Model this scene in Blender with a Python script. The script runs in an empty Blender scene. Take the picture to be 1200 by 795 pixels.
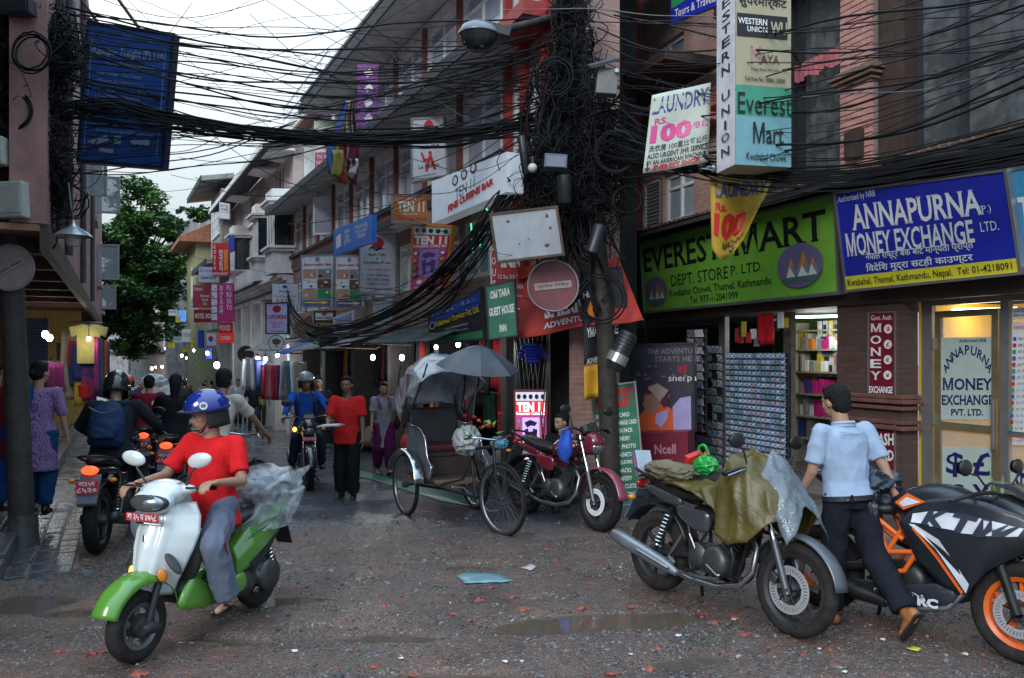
import bpy,bmesh,math,random
from mathutils import Vector,Matrix,Euler,noise
from math import sin,cos,pi,radians as R
random.seed(7)
SC=bpy.context.scene
COL=SC.collection
F=950.0;CX=600.0;HY=415.0;CH=1.85
# ---- camera
_c=bpy.data.cameras.new('camera');cam=bpy.data.objects.new('camera',_c);COL.objects.link(cam)
cam.location=(0,0,CH);cam.rotation_euler=(pi/2,0,0)
_c.sensor_width=36;_c.lens=36*F/1200;_c.shift_y=17.5/1200
_c.clip_start=.05;_c.clip_end=4000
_c.dof.use_dof=False
SC.camera=cam
# ---- world: Nishita daylight under a bright, even overcast
W=bpy.data.worlds.new('World');SC.world=W;W.use_nodes=True
nt=W.node_tree;N=nt.nodes;L=nt.links
bg=N['Background']
sky=N.new('ShaderNodeTexSky');sky.sky_type='NISHITA';sky.sun_disc=False
sky.sun_elevation=R(30);sky.sun_rotation=R(-25);sky.air_density=1.2;sky.dust_density=3
tc=N.new('ShaderNodeTexCoord');nz=N.new('ShaderNodeTexNoise');nz.inputs['Scale'].default_value=1.7
nz.inputs['Detail'].default_value=6;nz.inputs['Roughness'].default_value=.55
rmp=N.new('ShaderNodeValToRGB')
rmp.color_ramp.elements[0].position=.3;rmp.color_ramp.elements[0].color=(4.1,6.0,7.5,1)
rmp.color_ramp.elements[1].position=.72;rmp.color_ramp.elements[1].color=(5.7,7.3,8.6,1)
mx=N.new('ShaderNodeMix');mx.data_type='RGBA';mx.inputs[0].default_value=.88
L.new(tc.outputs['Generated'],nz.inputs['Vector']);L.new(nz.outputs['Fac'],rmp.inputs['Fac'])
L.new(sky.outputs[0],mx.inputs[6]);L.new(rmp.outputs[0],mx.inputs[7]);
sx=N.new('ShaderNodeSeparateXYZ');L.new(tc.outputs['Generated'],sx.inputs[0])
cg=N.new('ShaderNodeMapRange');cg.inputs[1].default_value=0;cg.inputs[2].default_value=1;cg.inputs[3].default_value=.60;cg.inputs[4].default_value=3.3
pw_=N.new('ShaderNodeMath');pw_.operation='POWER';pw_.inputs[1].default_value=1.7;pw_.use_clamp=True;L.new(sx.outputs[2],pw_.inputs[0]);L.new(pw_.outputs[0],cg.inputs[0])
mu=N.new('ShaderNodeVectorMath');mu.operation='SCALE';L.new(mx.outputs[2],mu.inputs[0]);L.new(cg.outputs[0],mu.inputs['Scale']);L.new(mu.outputs[0],bg.inputs[0])
bg.inputs[1].default_value=.10
# ---- one soft sun behind the overcast
_s=bpy.data.lights.new('sun','SUN');sun=bpy.data.objects.new('sun',_s);COL.objects.link(sun)
_s.energy=1.5;_s.angle=R(25);_s.color=(1,.97,.93)
sun.rotation_euler=(R(60),0,R(-25))
SC.view_settings.view_transform='Standard';SC.view_settings.look='None'
SC.view_settings.exposure=.42;SC.view_settings.gamma=1
SC.cycles.max_bounces=6;SC.cycles.diffuse_bounces=3;SC.cycles.glossy_bounces=3
SC.cycles.transparent_max_bounces=8;SC.cycles.sample_clamp_indirect=4
#
MATW={}
def V(*a):return Vector(a)
def P(px,py,Y):return Vector(((px-CX)*Y/F,Y,CH-(py-HY)*Y/F))
def zg(Y):return-.035*max(0,Y-9)if Y<60 else-1.785-.01*(Y-60)
def G(px,py):
 Y=F*CH/(py-HY)
 for _ in range(30):Y=.5*Y+.5*F*(CH-zg(Y))/(py-HY)
 return Vector(((px-CX)*Y/F,Y,zg(Y)))
def Tm(loc=(0,0,0),rz=0,rx=0,ry=0):return Matrix.Translation(loc)@Euler((rx,ry,rz)).to_matrix().to_4x4()
_mats={}
def mat(name,col,rough=.6,metal=0,var=.18,scale=6,bump=0,bscale=40,emit=0,alpha=1,trans=0,coat=0,dirt=0,spec=.5,rv=0,ecol=None):
 if name in _mats:return _mats[name]
 m=bpy.data.materials.new(name);m.use_nodes=True;_mats[name]=m
 n=m.node_tree.nodes;l=m.node_tree.links;b=n['Principled BSDF']
 tc=n.new('ShaderNodeTexCoord')
 nz=n.new('ShaderNodeTexNoise');nz.inputs['Scale'].default_value=scale;nz.inputs['Detail'].default_value=6;nz.inputs['Roughness'].default_value=.6
 l.new(tc.outputs['Object'],nz.inputs['Vector'])
 r=n.new('ShaderNodeValToRGB');e=r.color_ramp.elements
 e[0].position=.3;e[1].position=.7
 e[0].color=tuple(max(0,c*(1-var))for c in col)+(1,);e[1].color=tuple(min(1,c*(1+var))for c in col)+(1,)
 l.new(nz.outputs['Fac'],r.inputs['Fac']);out=r.outputs[0]
 if dirt:
  n2=n.new('ShaderNodeTexNoise');n2.inputs['Scale'].default_value=2.3;n2.inputs['Detail'].default_value=9;n2.inputs['Roughness'].default_value=.72
  mp=n.new('ShaderNodeMapping');mp.inputs['Scale'].default_value=(1,1,.35)
  l.new(tc.outputs['Object'],mp.inputs[0]);l.new(mp.outputs[0],n2.inputs['Vector'])
  r2=n.new('ShaderNodeValToRGB');r2.color_ramp.elements[0].position=.46;r2.color_ramp.elements[1].position=.72
  r2.color_ramp.elements[0].color=(0,0,0,1);r2.color_ramp.elements[1].color=(dirt,dirt,dirt,1)
  l.new(n2.outputs['Fac'],r2.inputs['Fac'])
  mxx=n.new('ShaderNodeMix');mxx.data_type='RGBA';mxx.inputs[7].default_value=(.045,.04,.036,1)
  l.new(r2.outputs[0],mxx.inputs[0]);l.new(out,mxx.inputs[6]);out=mxx.outputs[2]
 l.new(out,b.inputs['Base Color'])
 b.inputs['Roughness'].default_value=rough;b.inputs['Metallic'].default_value=metal
 b.inputs['Specular IOR Level'].default_value=spec
 if rv:
  mr=n.new('ShaderNodeMapRange');mr.inputs[1].default_value=.3;mr.inputs[2].default_value=.7
  mr.inputs[3].default_value=max(0,rough-rv);mr.inputs[4].default_value=min(1,rough+rv)
  l.new(nz.outputs['Fac'],mr.inputs[0]);l.new(mr.outputs[0],b.inputs['Roughness'])
 if bump:
  n3=n.new('ShaderNodeTexNoise');n3.inputs['Scale'].default_value=bscale;n3.inputs['Detail'].default_value=5
  l.new(tc.outputs['Object'],n3.inputs['Vector'])
  bp=n.new('ShaderNodeBump');bp.inputs['Strength'].default_value=min(1,bump);bp.inputs['Distance'].default_value=.02
  l.new(n3.outputs['Fac'],bp.inputs['Height']);l.new(bp.outputs[0],b.inputs['Normal'])
 if emit:
  b.inputs['Emission Strength'].default_value=emit
  b.inputs['Emission Color'].default_value=tuple(ecol or col)+(1,)
  if ecol is None:l.new(out,b.inputs['Emission Color'])
 b.inputs['Alpha'].default_value=alpha
 b.inputs['Transmission Weight'].default_value=trans
 b.inputs['Coat Weight'].default_value=coat;b.inputs['Coat Roughness'].default_value=.08
 return m
def brickmat(name,c1,c2,mortar,bw=.22,bh=.065,scale=1,ax='xz',bump=.6,dirt=.5):
 if name in _mats:return _mats[name]
 m=mat(name,c1,.85);n=m.node_tree.nodes;l=m.node_tree.links;b=n['Principled BSDF']
 tc=n.new('ShaderNodeTexCoord');sp=n.new('ShaderNodeSeparateXYZ');cb=n.new('ShaderNodeCombineXYZ')
 l.new(tc.outputs['Object'],sp.inputs[0])
 ad=n.new('ShaderNodeMath');ad.operation='ADD'
 l.new(sp.outputs[0],ad.inputs[0]);l.new(sp.outputs[1],ad.inputs[1])
 l.new(ad.outputs[0],cb.inputs[0]);l.new(sp.outputs[2],cb.inputs[1])
 br=n.new('ShaderNodeTexBrick');br.inputs['Color1'].default_value=c1+(1,);br.inputs['Color2'].default_value=c2+(1,)
 br.inputs['Mortar'].default_value=mortar+(1,);br.inputs['Scale'].default_value=1
 br.inputs['Brick Width'].default_value=bw;br.inputs['Row Height'].default_value=bh;br.inputs['Mortar Size'].default_value=.008
 l.new(cb.outputs[0],br.inputs['Vector'])
 nz=n.new('ShaderNodeTexNoise');nz.inputs['Scale'].default_value=3;nz.inputs['Detail'].default_value=8;nz.inputs['Roughness'].default_value=.7
 l.new(tc.outputs['Object'],nz.inputs['Vector'])
 r=n.new('ShaderNodeValToRGB');r.color_ramp.elements[0].position=.42;r.color_ramp.elements[1].position=.75
 r.color_ramp.elements[0].color=(0,0,0,1);r.color_ramp.elements[1].color=(dirt,)*3+(1,)
 l.new(nz.outputs['Fac'],r.inputs[0])
 mx=n.new('ShaderNodeMix');mx.data_type='RGBA';mx.inputs[7].default_value=(.06,.055,.05,1)
 l.new(r.outputs[0],mx.inputs[0]);l.new(br.outputs[0],mx.inputs[6]);l.new(mx.outputs[2],b.inputs['Base Color'])
 bp=n.new('ShaderNodeBump');bp.inputs['Strength'].default_value=bump;bp.inputs['Distance'].default_value=.01;bp.invert=True
 l.new(br.outputs[1],bp.inputs['Height']);l.new(bp.outputs[0],b.inputs['Normal'])
 return m
def clear(name,rough=.05,col=(.8,.9,.92),alpha=.25,bump=0,bscale=12):
 m=mat(name,col,rough,alpha=alpha,var=.05,bump=bump,bscale=bscale)
 return m
class MB:
 def __init__(s):s.v=[];s.f=[]
 def add(s,vs,fs,M=None):
  k=len(s.v)
  s.v+=[tuple(M@Vector(v))for v in vs]if M else[tuple(v)for v in vs]
  s.f+=[tuple(i+k for i in f)for f in fs];return s
 def bx(s,x0,x1,y0,y1,z0,z1,M=None):
  return s.add([(x0,y0,z0),(x1,y0,z0),(x1,y1,z0),(x0,y1,z0),(x0,y0,z1),(x1,y0,z1),(x1,y1,z1),(x0,y1,z1)],[(0,3,2,1),(4,5,6,7),(0,1,5,4),(1,2,6,5),(2,3,7,6),(3,0,4,7)],M)
 def box(s,c,d,rx=0,ry=0,rz=0):
  return s.bx(-d[0]/2,d[0]/2,-d[1]/2,d[1]/2,-d[2]/2,d[2]/2,Tm(c,rz,rx,ry))
 def rings(s,rs,closed=True,cap=True,loop=False):
  k=len(s.v);n=len(rs[0])
  for r in rs:s.v+=[tuple(p)for p in r]
  m=len(rs)
  for i in range(m if loop else m-1):
   for j in range(n if closed else n-1):
    a=k+i*n+j;b=k+i*n+(j+1)%n;c=k+((i+1)%m)*n+(j+1)%n;d=k+((i+1)%m)*n+j
    s.f.append((a,b,c,d))
  if cap and closed and not loop:
   s.f.append(tuple(k+j for j in reversed(range(n))));s.f.append(tuple(k+(m-1)*n+j for j in range(n)))
  return s
 def tube(s,pts,r,n=8,loop=False,cap=True):
  pts=[Vector(p)for p in pts];m=len(pts);up=None;rs=[]
  for i in range(m):
   if loop:t=pts[(i+1)%m]-pts[i-1]
   else:t=pts[min(i+1,m-1)]-pts[max(i-1,0)]
   if t.length<1e-9:t=Vector((0,0,1))
   t.normalize()
   if up is None:
    up=t.orthogonal().normalized()
   up=(up-t*up.dot(t))
   if up.length<1e-6:up=t.orthogonal()
   up.normalize();w=t.cross(up)
   rr=r[i]if isinstance(r,(list,tuple))else r
   rs.append([pts[i]+up*cos(2*pi*j/n)*rr+w*sin(2*pi*j/n)*rr for j in range(n)])
  return s.rings(rs,True,cap,loop)
 def cyl(s,a,b,r,r2=None,n=14):return s.tube([a,b],[r,r if r2 is None else r2],n)
 def lathe(s,prof,c=(0,0,0),axis='y',n=32,close=False):
  rs=[]
  for j in range(n):
   t=2*pi*j/n;ring=[]
   for(r,h)in prof:
    if axis=='y':p=(r*cos(t),h,r*sin(t))
    elif axis=='x':p=(h,r*cos(t),r*sin(t))
    else:p=(r*cos(t),r*sin(t),h)
    ring.append(Vector(p)+Vector(c))
   rs.append(ring)
  return s.rings(rs,close,False,True)
 def ell(s,c,r,M=None,nu=14,nv=9,z0=-1,z1=1):
  k=len(s.v);a0=math.asin(z0);a1=math.asin(z1);rs=[]
  for i in range(nv+1):
   a=a0+(a1-a0)*i/nv;ring=[]
   for j in range(nu):
    t=2*pi*j/nu;p=Vector((cos(a)*cos(t)*r[0],cos(a)*sin(t)*r[1],sin(a)*r[2]))
    if M:p=M.to_3x3()@p
    ring.append(p+Vector(c))
   rs.append(ring)
  return s.rings(rs,True,True)
 def prism(s,poly,o,ux,uy,t):
  o=Vector(o);ux=Vector(ux);uy=Vector(uy);nn=ux.cross(uy).normalized()*t
  a=[o+ux*p[0]+uy*p[1]for p in poly];n=len(poly)
  s.add(a+[p+nn for p in a],[tuple(reversed(range(n))),tuple(range(n,2*n))]+[(i,(i+1)%n,n+(i+1)%n,n+i)for i in range(n)])
  return s
 def grid(s,fn,nu,nv,thick=0):
  k=len(s.v);g=[[Vector(fn(i/nu,j/nv))for j in range(nv+1)]for i in range(nu+1)]
  s.rings(g,False,False)
  return s
 def quad(s,a,b,c,d):return s.add([a,b,c,d],[(0,1,2,3)])
 def mesh(s,name,M=None):
  me=bpy.data.meshes.new(name)
  me.from_pydata([tuple(M@Vector(v))for v in s.v]if M else s.v,[],s.f);me.update()
  return me
def tag(o,label=None,cat=None,group=None,kind=None):
 if label:o['label']=label
 if cat:o['category']=cat
 if group:o['group']=group
 if kind:o['kind']=kind
 return o
def thing(name,label,cat,M=None,group=None,kind=None):
 if M is None:M=Matrix.Identity(4)
 elif not isinstance(M,Matrix):M=Matrix.Translation(M)
 o=bpy.data.objects.new(name,None);COL.objects.link(o);o.empty_display_size=.1
 o.matrix_world=M;MATW[o.name]=M.copy()
 return tag(o,label,cat,group,kind)
def finish(o,smooth=None,bevel=0,sub=0,solid=0,bseg=2):
 me=o.data
 if smooth is not None:
  me.shade_smooth()
  if smooth<180:me.set_sharp_from_angle(angle=R(smooth))
 if solid:
  md=o.modifiers.new('s','SOLIDIFY');md.thickness=solid;md.offset=0
 if sub:
  md=o.modifiers.new('u','SUBSURF');md.levels=sub;md.render_levels=sub
 if bevel:
  md=o.modifiers.new('b','BEVEL');md.width=bevel;md.segments=bseg;md.limit_method='ANGLE';md.angle_limit=R(35)
 return o
def part(mb,name,m,parent=None,world=False,smooth=None,bevel=0,sub=0,solid=0,label=None,cat=None,group=None,kind=None,recalc=False,M=None,bseg=2):
 """mesh object; vertices local to the parent thing, or world=True for world coordinates. M: own world matrix for top-level"""
 if isinstance(mb,MB):
  T=None
  if world and parent is not None:T=MATW[parent.name].inverted()
  if world and parent is None and M is not None:T=M.inverted()
  me=mb.mesh(name,T)
 else:me=mb
 if recalc:
  bm=bmesh.new();bm.from_mesh(me);bmesh.ops.recalc_face_normals(bm,faces=bm.faces);bm.to_mesh(me);bm.free()
 if m is not None:
  if not me.materials:me.materials.append(m)
 o=bpy.data.objects.new(name,me);COL.objects.link(o)
 if parent is not None:
  o.parent=parent;MATW[o.name]=MATW[parent.name].copy()
 else:
  M=M or Matrix.Identity(4);o.matrix_world=M;MATW[o.name]=M.copy()
 finish(o,smooth,bevel,sub,solid,bseg)
 return tag(o,label,cat,group,kind)
def inst(o,parent,M=None,name=None):
 """copy of a part (shared mesh) under the same or another parent with an extra local matrix"""
 c=o.copy();COL.objects.link(c);c.parent=parent
 c.matrix_parent_inverse=Matrix.Identity(4);c.matrix_basis=M if M is not None else Matrix.Identity(4)
 MATW[c.name]=MATW[parent.name]@(M if M is not None else Matrix.Identity(4));return c
KIDS={}
def copy_tree(o,M,label=None,group=None):
 kids={}
 for x in bpy.data.objects:
  if x.parent:kids.setdefault(x.parent.name,[]).append(x)
 def rec(a,par):
  c=a.copy();COL.objects.link(c)
  if par is not None:c.parent=par
  for k in kids.get(a.name,[]):rec(k,c)
  return c
 c=rec(o,None);c.matrix_world=M;MATW[c.name]=M.copy()
 return tag(c,label,None,group)
TS=bpy.data.scenes.new('tmp')
def evalmesh(o):
 TS.collection.objects.link(o)
 with bpy.context.temp_override(scene=TS,view_layer=TS.view_layers[0]):
  dg=bpy.context.evaluated_depsgraph_get();r=bpy.data.meshes.new_from_object(o.evaluated_get(dg))
 bpy.data.objects.remove(o);return r
def remesh(mb,vox,smooth=3,fac=.5,ratio=0,fold=0,fscale=9,fstretch=(1,1,1)):
 me=mb.mesh('tmp');o=bpy.data.objects.new('tmp',me)
 md=o.modifiers.new('r','REMESH');md.mode='VOXEL';md.voxel_size=vox
 if smooth:
  sm=o.modifiers.new('s','SMOOTH');sm.iterations=smooth;sm.factor=fac
 if ratio:
  dc=o.modifiers.new('d','DECIMATE');dc.ratio=ratio
 r=evalmesh(o);bpy.data.meshes.remove(me)
 if fold:
  for v in r.vertices:
   c=v.co;q=Vector((c.x*fscale*fstretch[0],c.y*fscale*fstretch[1],c.z*fscale*fstretch[2]))
   h=1-abs(noise.noise(q+.5*noise.noise_vector(q*.7)))*2.4+.55*(.5-abs(noise.noise(q*2.1)))+.15*noise.noise(q*5)
   v.co=c+v.normal*(h-.6)*fold
 r.shade_smooth();return r
 # --- lettering as real flat meshes
_tc={}
def text_mesh(s,bold=0,serif=0,res=2):
 if bold>0:s=s.replace('M','\u039c')
 k=(s,bold,serif)
 if k in _tc:return _tc[k]
 c=bpy.data.curves.new('t','FONT');c.body=s;c.size=1;c.resolution_u=res;c.offset=bold;c.space_line=.95;c.align_x='CENTER'
 o=bpy.data.objects.new('t',c);me=evalmesh(o);bpy.data.curves.remove(c)
 vs=[(v.co.x,v.co.y)for v in me.vertices];fs=[tuple(p.vertices)for p in me.polygons]
 if serif:
  cnt={}
  for f in fs:
   for i in range(len(f)):
    e=tuple(sorted((f[i],f[(i+1)%len(f)])));cnt[e]=cnt.get(e,0)+1
  ys=sorted(v[1]for v in vs);y0=0 if ys[0]>-.5 else ys[0];tops=[v[1]for v in vs]
  for lv,sg in((-bold,1),(None,-1)):
   mids=[]
   for e,q in cnt.items():
    if q==1:
     a,b=vs[e[0]],vs[e[1]]if e[1]<len(vs)else vs[e[0]]
     if abs(a[1]-b[1])<.004 and.03<abs(a[0]-b[0])<.24 and((sg==1 and abs(a[1]+bold)<.02)or(sg==-1 and a[1]>.62)):mids.append((a[0]+b[0])/2)
   for e,q in cnt.items():
    if q!=1:continue
    mc=(vs[e[0]][0]+vs[e[1]][0])/2
    if any(.01<mc-q2<.40 for q2 in mids)and any(.01<q2-mc<.40 for q2 in mids):continue
    a,b=vs[e[0]],vs[e[1]]
    if abs(a[1]-b[1])>.004:continue
    w=abs(a[0]-b[0])
    if not(.03<w<.24):continue
    if sg==1 and abs(a[1]+bold)<.02:ya,yb=a[1],a[1]+.05
    elif sg==-1 and a[1]>.62:ya,yb=a[1]-.05,a[1]
    else:continue
    x0,x1=min(a[0],b[0])-serif,max(a[0],b[0])+serif;k0=len(vs)
    vs=vs+[(x0,ya),(x1,ya),(x1,yb),(x0,yb)];fs=fs+[(k0,k0+1,k0+2,k0+3)]
 bpy.data.meshes.remove(me)
 _tc[k]=(vs,fs);return _tc[k]
class Sign:
 """flat board between four world corners (tl,tr,br,bl); u,v in 0..1 with v down"""
 def __init__(s,name,label,tl,tr,br,bl,thick=.05,face=None,frame=None,fw=.02,cat='sign',group=None,edge=None,back=True,frame_name='frame',sag=0):
  s.c=[Vector(p)for p in(tl,tr,br,bl)];s.sag=sag
  s.n=(s.c[1]-s.c[0]).cross(s.c[3]-s.c[0]).normalized()
  o_=Vector((0,0,CH));d_=s.c[2]-o_;s.c[2]=o_+d_*((s.c[0]-o_).dot(s.n)/d_.dot(s.n))
  ctr=sum(s.c,Vector())/4
  if s.n.dot(Vector((0,0,CH))-ctr)<0:s.n=-s.n
  s.t=thing(name,label,cat,s.c[3].copy(),group)
  s.th=thick;s.k=0
  mb=MB();n=8
  def pt(u,v,w):return s.at(u,v,w)
  if sag:
   mb.grid(lambda u,v:pt(u,v,0),14,14)
   o=part(mb,'banner_cloth',face,s.t,world=True,smooth=60,solid=.004)
  else:
   f=[pt(0,0,0),pt(1,0,0),pt(1,1,0),pt(0,1,0)];b=[pt(0,0,-thick),pt(1,0,-thick),pt(1,1,-thick),pt(0,1,-thick)]
   mb.add(f+b,[(0,1,2,3),(7,6,5,4),(0,4,5,1),(1,5,6,2),(2,6,7,3),(3,7,4,0)])
   o=part(mb,'board',face,s.t,world=True,recalc=True)
  s.board=o
  if frame is not None:
   mb=MB();W_=(s.c[1]-s.c[0]).length;H_=(s.c[3]-s.c[0]).length;a=fw/W_;b=fw/H_
   for(u0,u1,v0,v1)in((-a,1+a,-b,b*.6),(-a,1+a,1-b*.6,1+b),(-a,a*.6,b*.6,1-b*.6),(1-a*.6,1+a,b*.6,1-b*.6)):
    q=[pt(u0,v0,.012),pt(u1,v0,.012),pt(u1,v1,.012),pt(u0,v1,.012),pt(u0,v0,-thick-.004),pt(u1,v0,-thick-.004),pt(u1,v1,-thick-.004),pt(u0,v1,-thick-.004)]
    mb.add(q,[(0,1,2,3),(7,6,5,4),(0,4,5,1),(1,5,6,2),(2,6,7,3),(3,7,4,0)])
   part(mb,frame_name,frame,s.t,world=True,recalc=True)
 def at(s,u,v,w):
  tl,tr,br,bl=s.c
  p=(tl*(1-u)+tr*u)*(1-v)+(bl*(1-u)+br*u)*v
  if s.sag:w+=s.sag*(sin(u*7+v*2.5)*.35+sin(v*9+u*3)*.2)*(.3+v)
  return p+s.n*w
 def poly(s,pts,m,name='panel',w=None,parent=None):
  s.k+=1;w=.0015+.0011*s.k if w is None else w
  mb=MB();mb.add([s.at(u,v,w)for u,v in pts],[tuple(range(len(pts)))])
  o=part(mb,name,m,parent or s.t,world=True);return o
 def rect(s,u0,v0,u1,v1,m,name='panel'):
  return s.poly([(u0,v0),(u1,v0),(u1,v1),(u0,v1)],m,name)
 def disc(s,u,v,ru,rv,m,name='emblem',n=28):
  return s.poly([(u+ru*cos(2*pi*i/n),v+rv*sin(2*pi*i/n))for i in range(n)],m,name)
 def text(s,t,u0,v0,u1,v1,m,bold=.012,serif=0,skew=0,rise=0,name='lettering',arc=0):
  s.k+=1;w=.0015+.0011*s.k
  vs,fs=text_mesh(t,bold,serif)
  if not vs:return
  xs=[v[0]for v in vs];ys=[v[1]for v in vs];xa,xb,ya,yb=min(xs),max(xs),min(ys),max(ys)
  out=[]
  for x,y in vs:
   a=(x-xa)/(xb-xa);b=(yb-y)/(yb-ya)
   u=u0+(u1-u0)*a+skew*(1-b);vv=v0+(v1-v0)*b-rise*a-arc*4*a*(1-a)
   out.append(s.at(u,vv,w))
  mb=MB();mb.add(out,fs);return part(mb,name,m,s.t,world=True)
 def pic(s,kind,u0,v0,u1,v1,cols,seed=1):
  """small abstract photo print: a few coloured patches"""
  rnd=random.Random(seed)
  s.rect(u0,v0,u1,v1,cols[0],'photo_print')
  for i in range(kind):
   cu=rnd.uniform(u0+.2*(u1-u0),u1-.2*(u1-u0));cv=rnd.uniform(v0+.25*(v1-v0),v1-.2*(v1-v0))
   ru=(u1-u0)*rnd.uniform(.1,.2);rv=(v1-v0)*rnd.uniform(.1,.2)
   k=rnd.randint(5,8);ph=rnd.random()*6
   s.poly([(cu+ru*cos(2*pi*j/k+ph)*rnd.uniform(.7,1),cv+rv*sin(2*pi*j/k+ph)*rnd.uniform(.7,1))for j in range(k)],cols[1+i%(len(cols)-1)],'photo_print')
def sgn(name,label,c,Yl,Yr,thick=.05,**k):
 """c = tl,tr,br,bl picture columns/rows measured on the photograph; Yl,Yr distances of its left and right edge"""
 return Sign(name,label,P(c[0],c[1],Yl),P(c[2],c[3],Yr),P(c[4],c[5],Yr),P(c[6],c[7],Yl),thick,**k)
class Wall:
 """facade frame: origin + direction along street (unit), n = outward normal towards the street"""
 def __init__(s,x,y,dx,dy,flip=1):
  d=Vector((dx,dy,0)).normalized();s.o=Vector((x,y,0));s.d=d;s.n=Vector((-d.y,d.x,0))*flip
 def u(s,px,v=0):
  k=(px-CX)/F;o=s.o+s.n*v
  return(k*o.y-o.x)/(s.d.x-k*s.d.y)
 def pt(s,u,v=0,z=0):return s.o+s.d*u+s.n*v+Vector((0,0,z))
 def z(s,px,py,v=0):
  Y=s.pt(s.u(px,v),v).y;return CH-(py-HY)*Y/F
 def M(s,u=0,v=0,z=0):
  """local x along wall, y outwards, z up"""
  m=Matrix.Identity(4)
  x=s.d;y=s.n;zz=Vector((0,0,1))
  for i in range(3):m[i][0]=x[i];m[i][1]=y[i];m[i][2]=zz[i]
  return Matrix.Translation(s.pt(u,v,z))@m
 def sub(s,mb,u0,u1,v0,v1,z0,z1):return mb.bx(u0,u1,v0,v1,z0,z1)
 #
PUD=[((700,728),1.05,.30,.16),((20,705),.5,.35,.0),((95,716),.42,.22,.1),((262,750),.40,.13,-.1),((450,745),.45,.16,.0),((805,772),.42,.16,.3),((520,792),.55,.14,.0),((560,662),.42,.17,.0),((640,700),.25,.1,0),((330,700),.6,.25,0),((380,735),.35,.12,0)]
PUDG=[(G(*p),a*.78,b*.7,an)for p,a,b,an in PUD]
def h_near(x,y):
 n=noise.noise
 z=.016*n(Vector((x*.9,y*.9,3)))+.008*n(Vector((x*3,y*3,7)))
 g=min(1,max(0,(8.9-y+.5*n(Vector((x*.6,y*.6,1)))+.10*max(0,x-1)*3)/.9))
 q=noise.turbulence(Vector((x*7,y*7,1)),3,False)
 z=z*(.35+.65*g)+g*(.014*(q-.5))+g*.006*n(Vector((x*38,y*38,2)))
 dip=0
 for c,a,b,an in PUDG:
  dx=x-c.x;dy=y-c.y
  if abs(dx)>a*2 or abs(dy)>a*2:continue
  u=(dx*cos(an)+dy*sin(an))/a;w=(-dx*sin(an)+dy*cos(an))/b
  d=u*u+w*w+.55*n(Vector((x*3.3,y*3.3,9)))
  if d<1.5:dip=max(dip,min(1,(1.5-d)/.9))
 return z+.012-.055*dip+zg(y)
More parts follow.
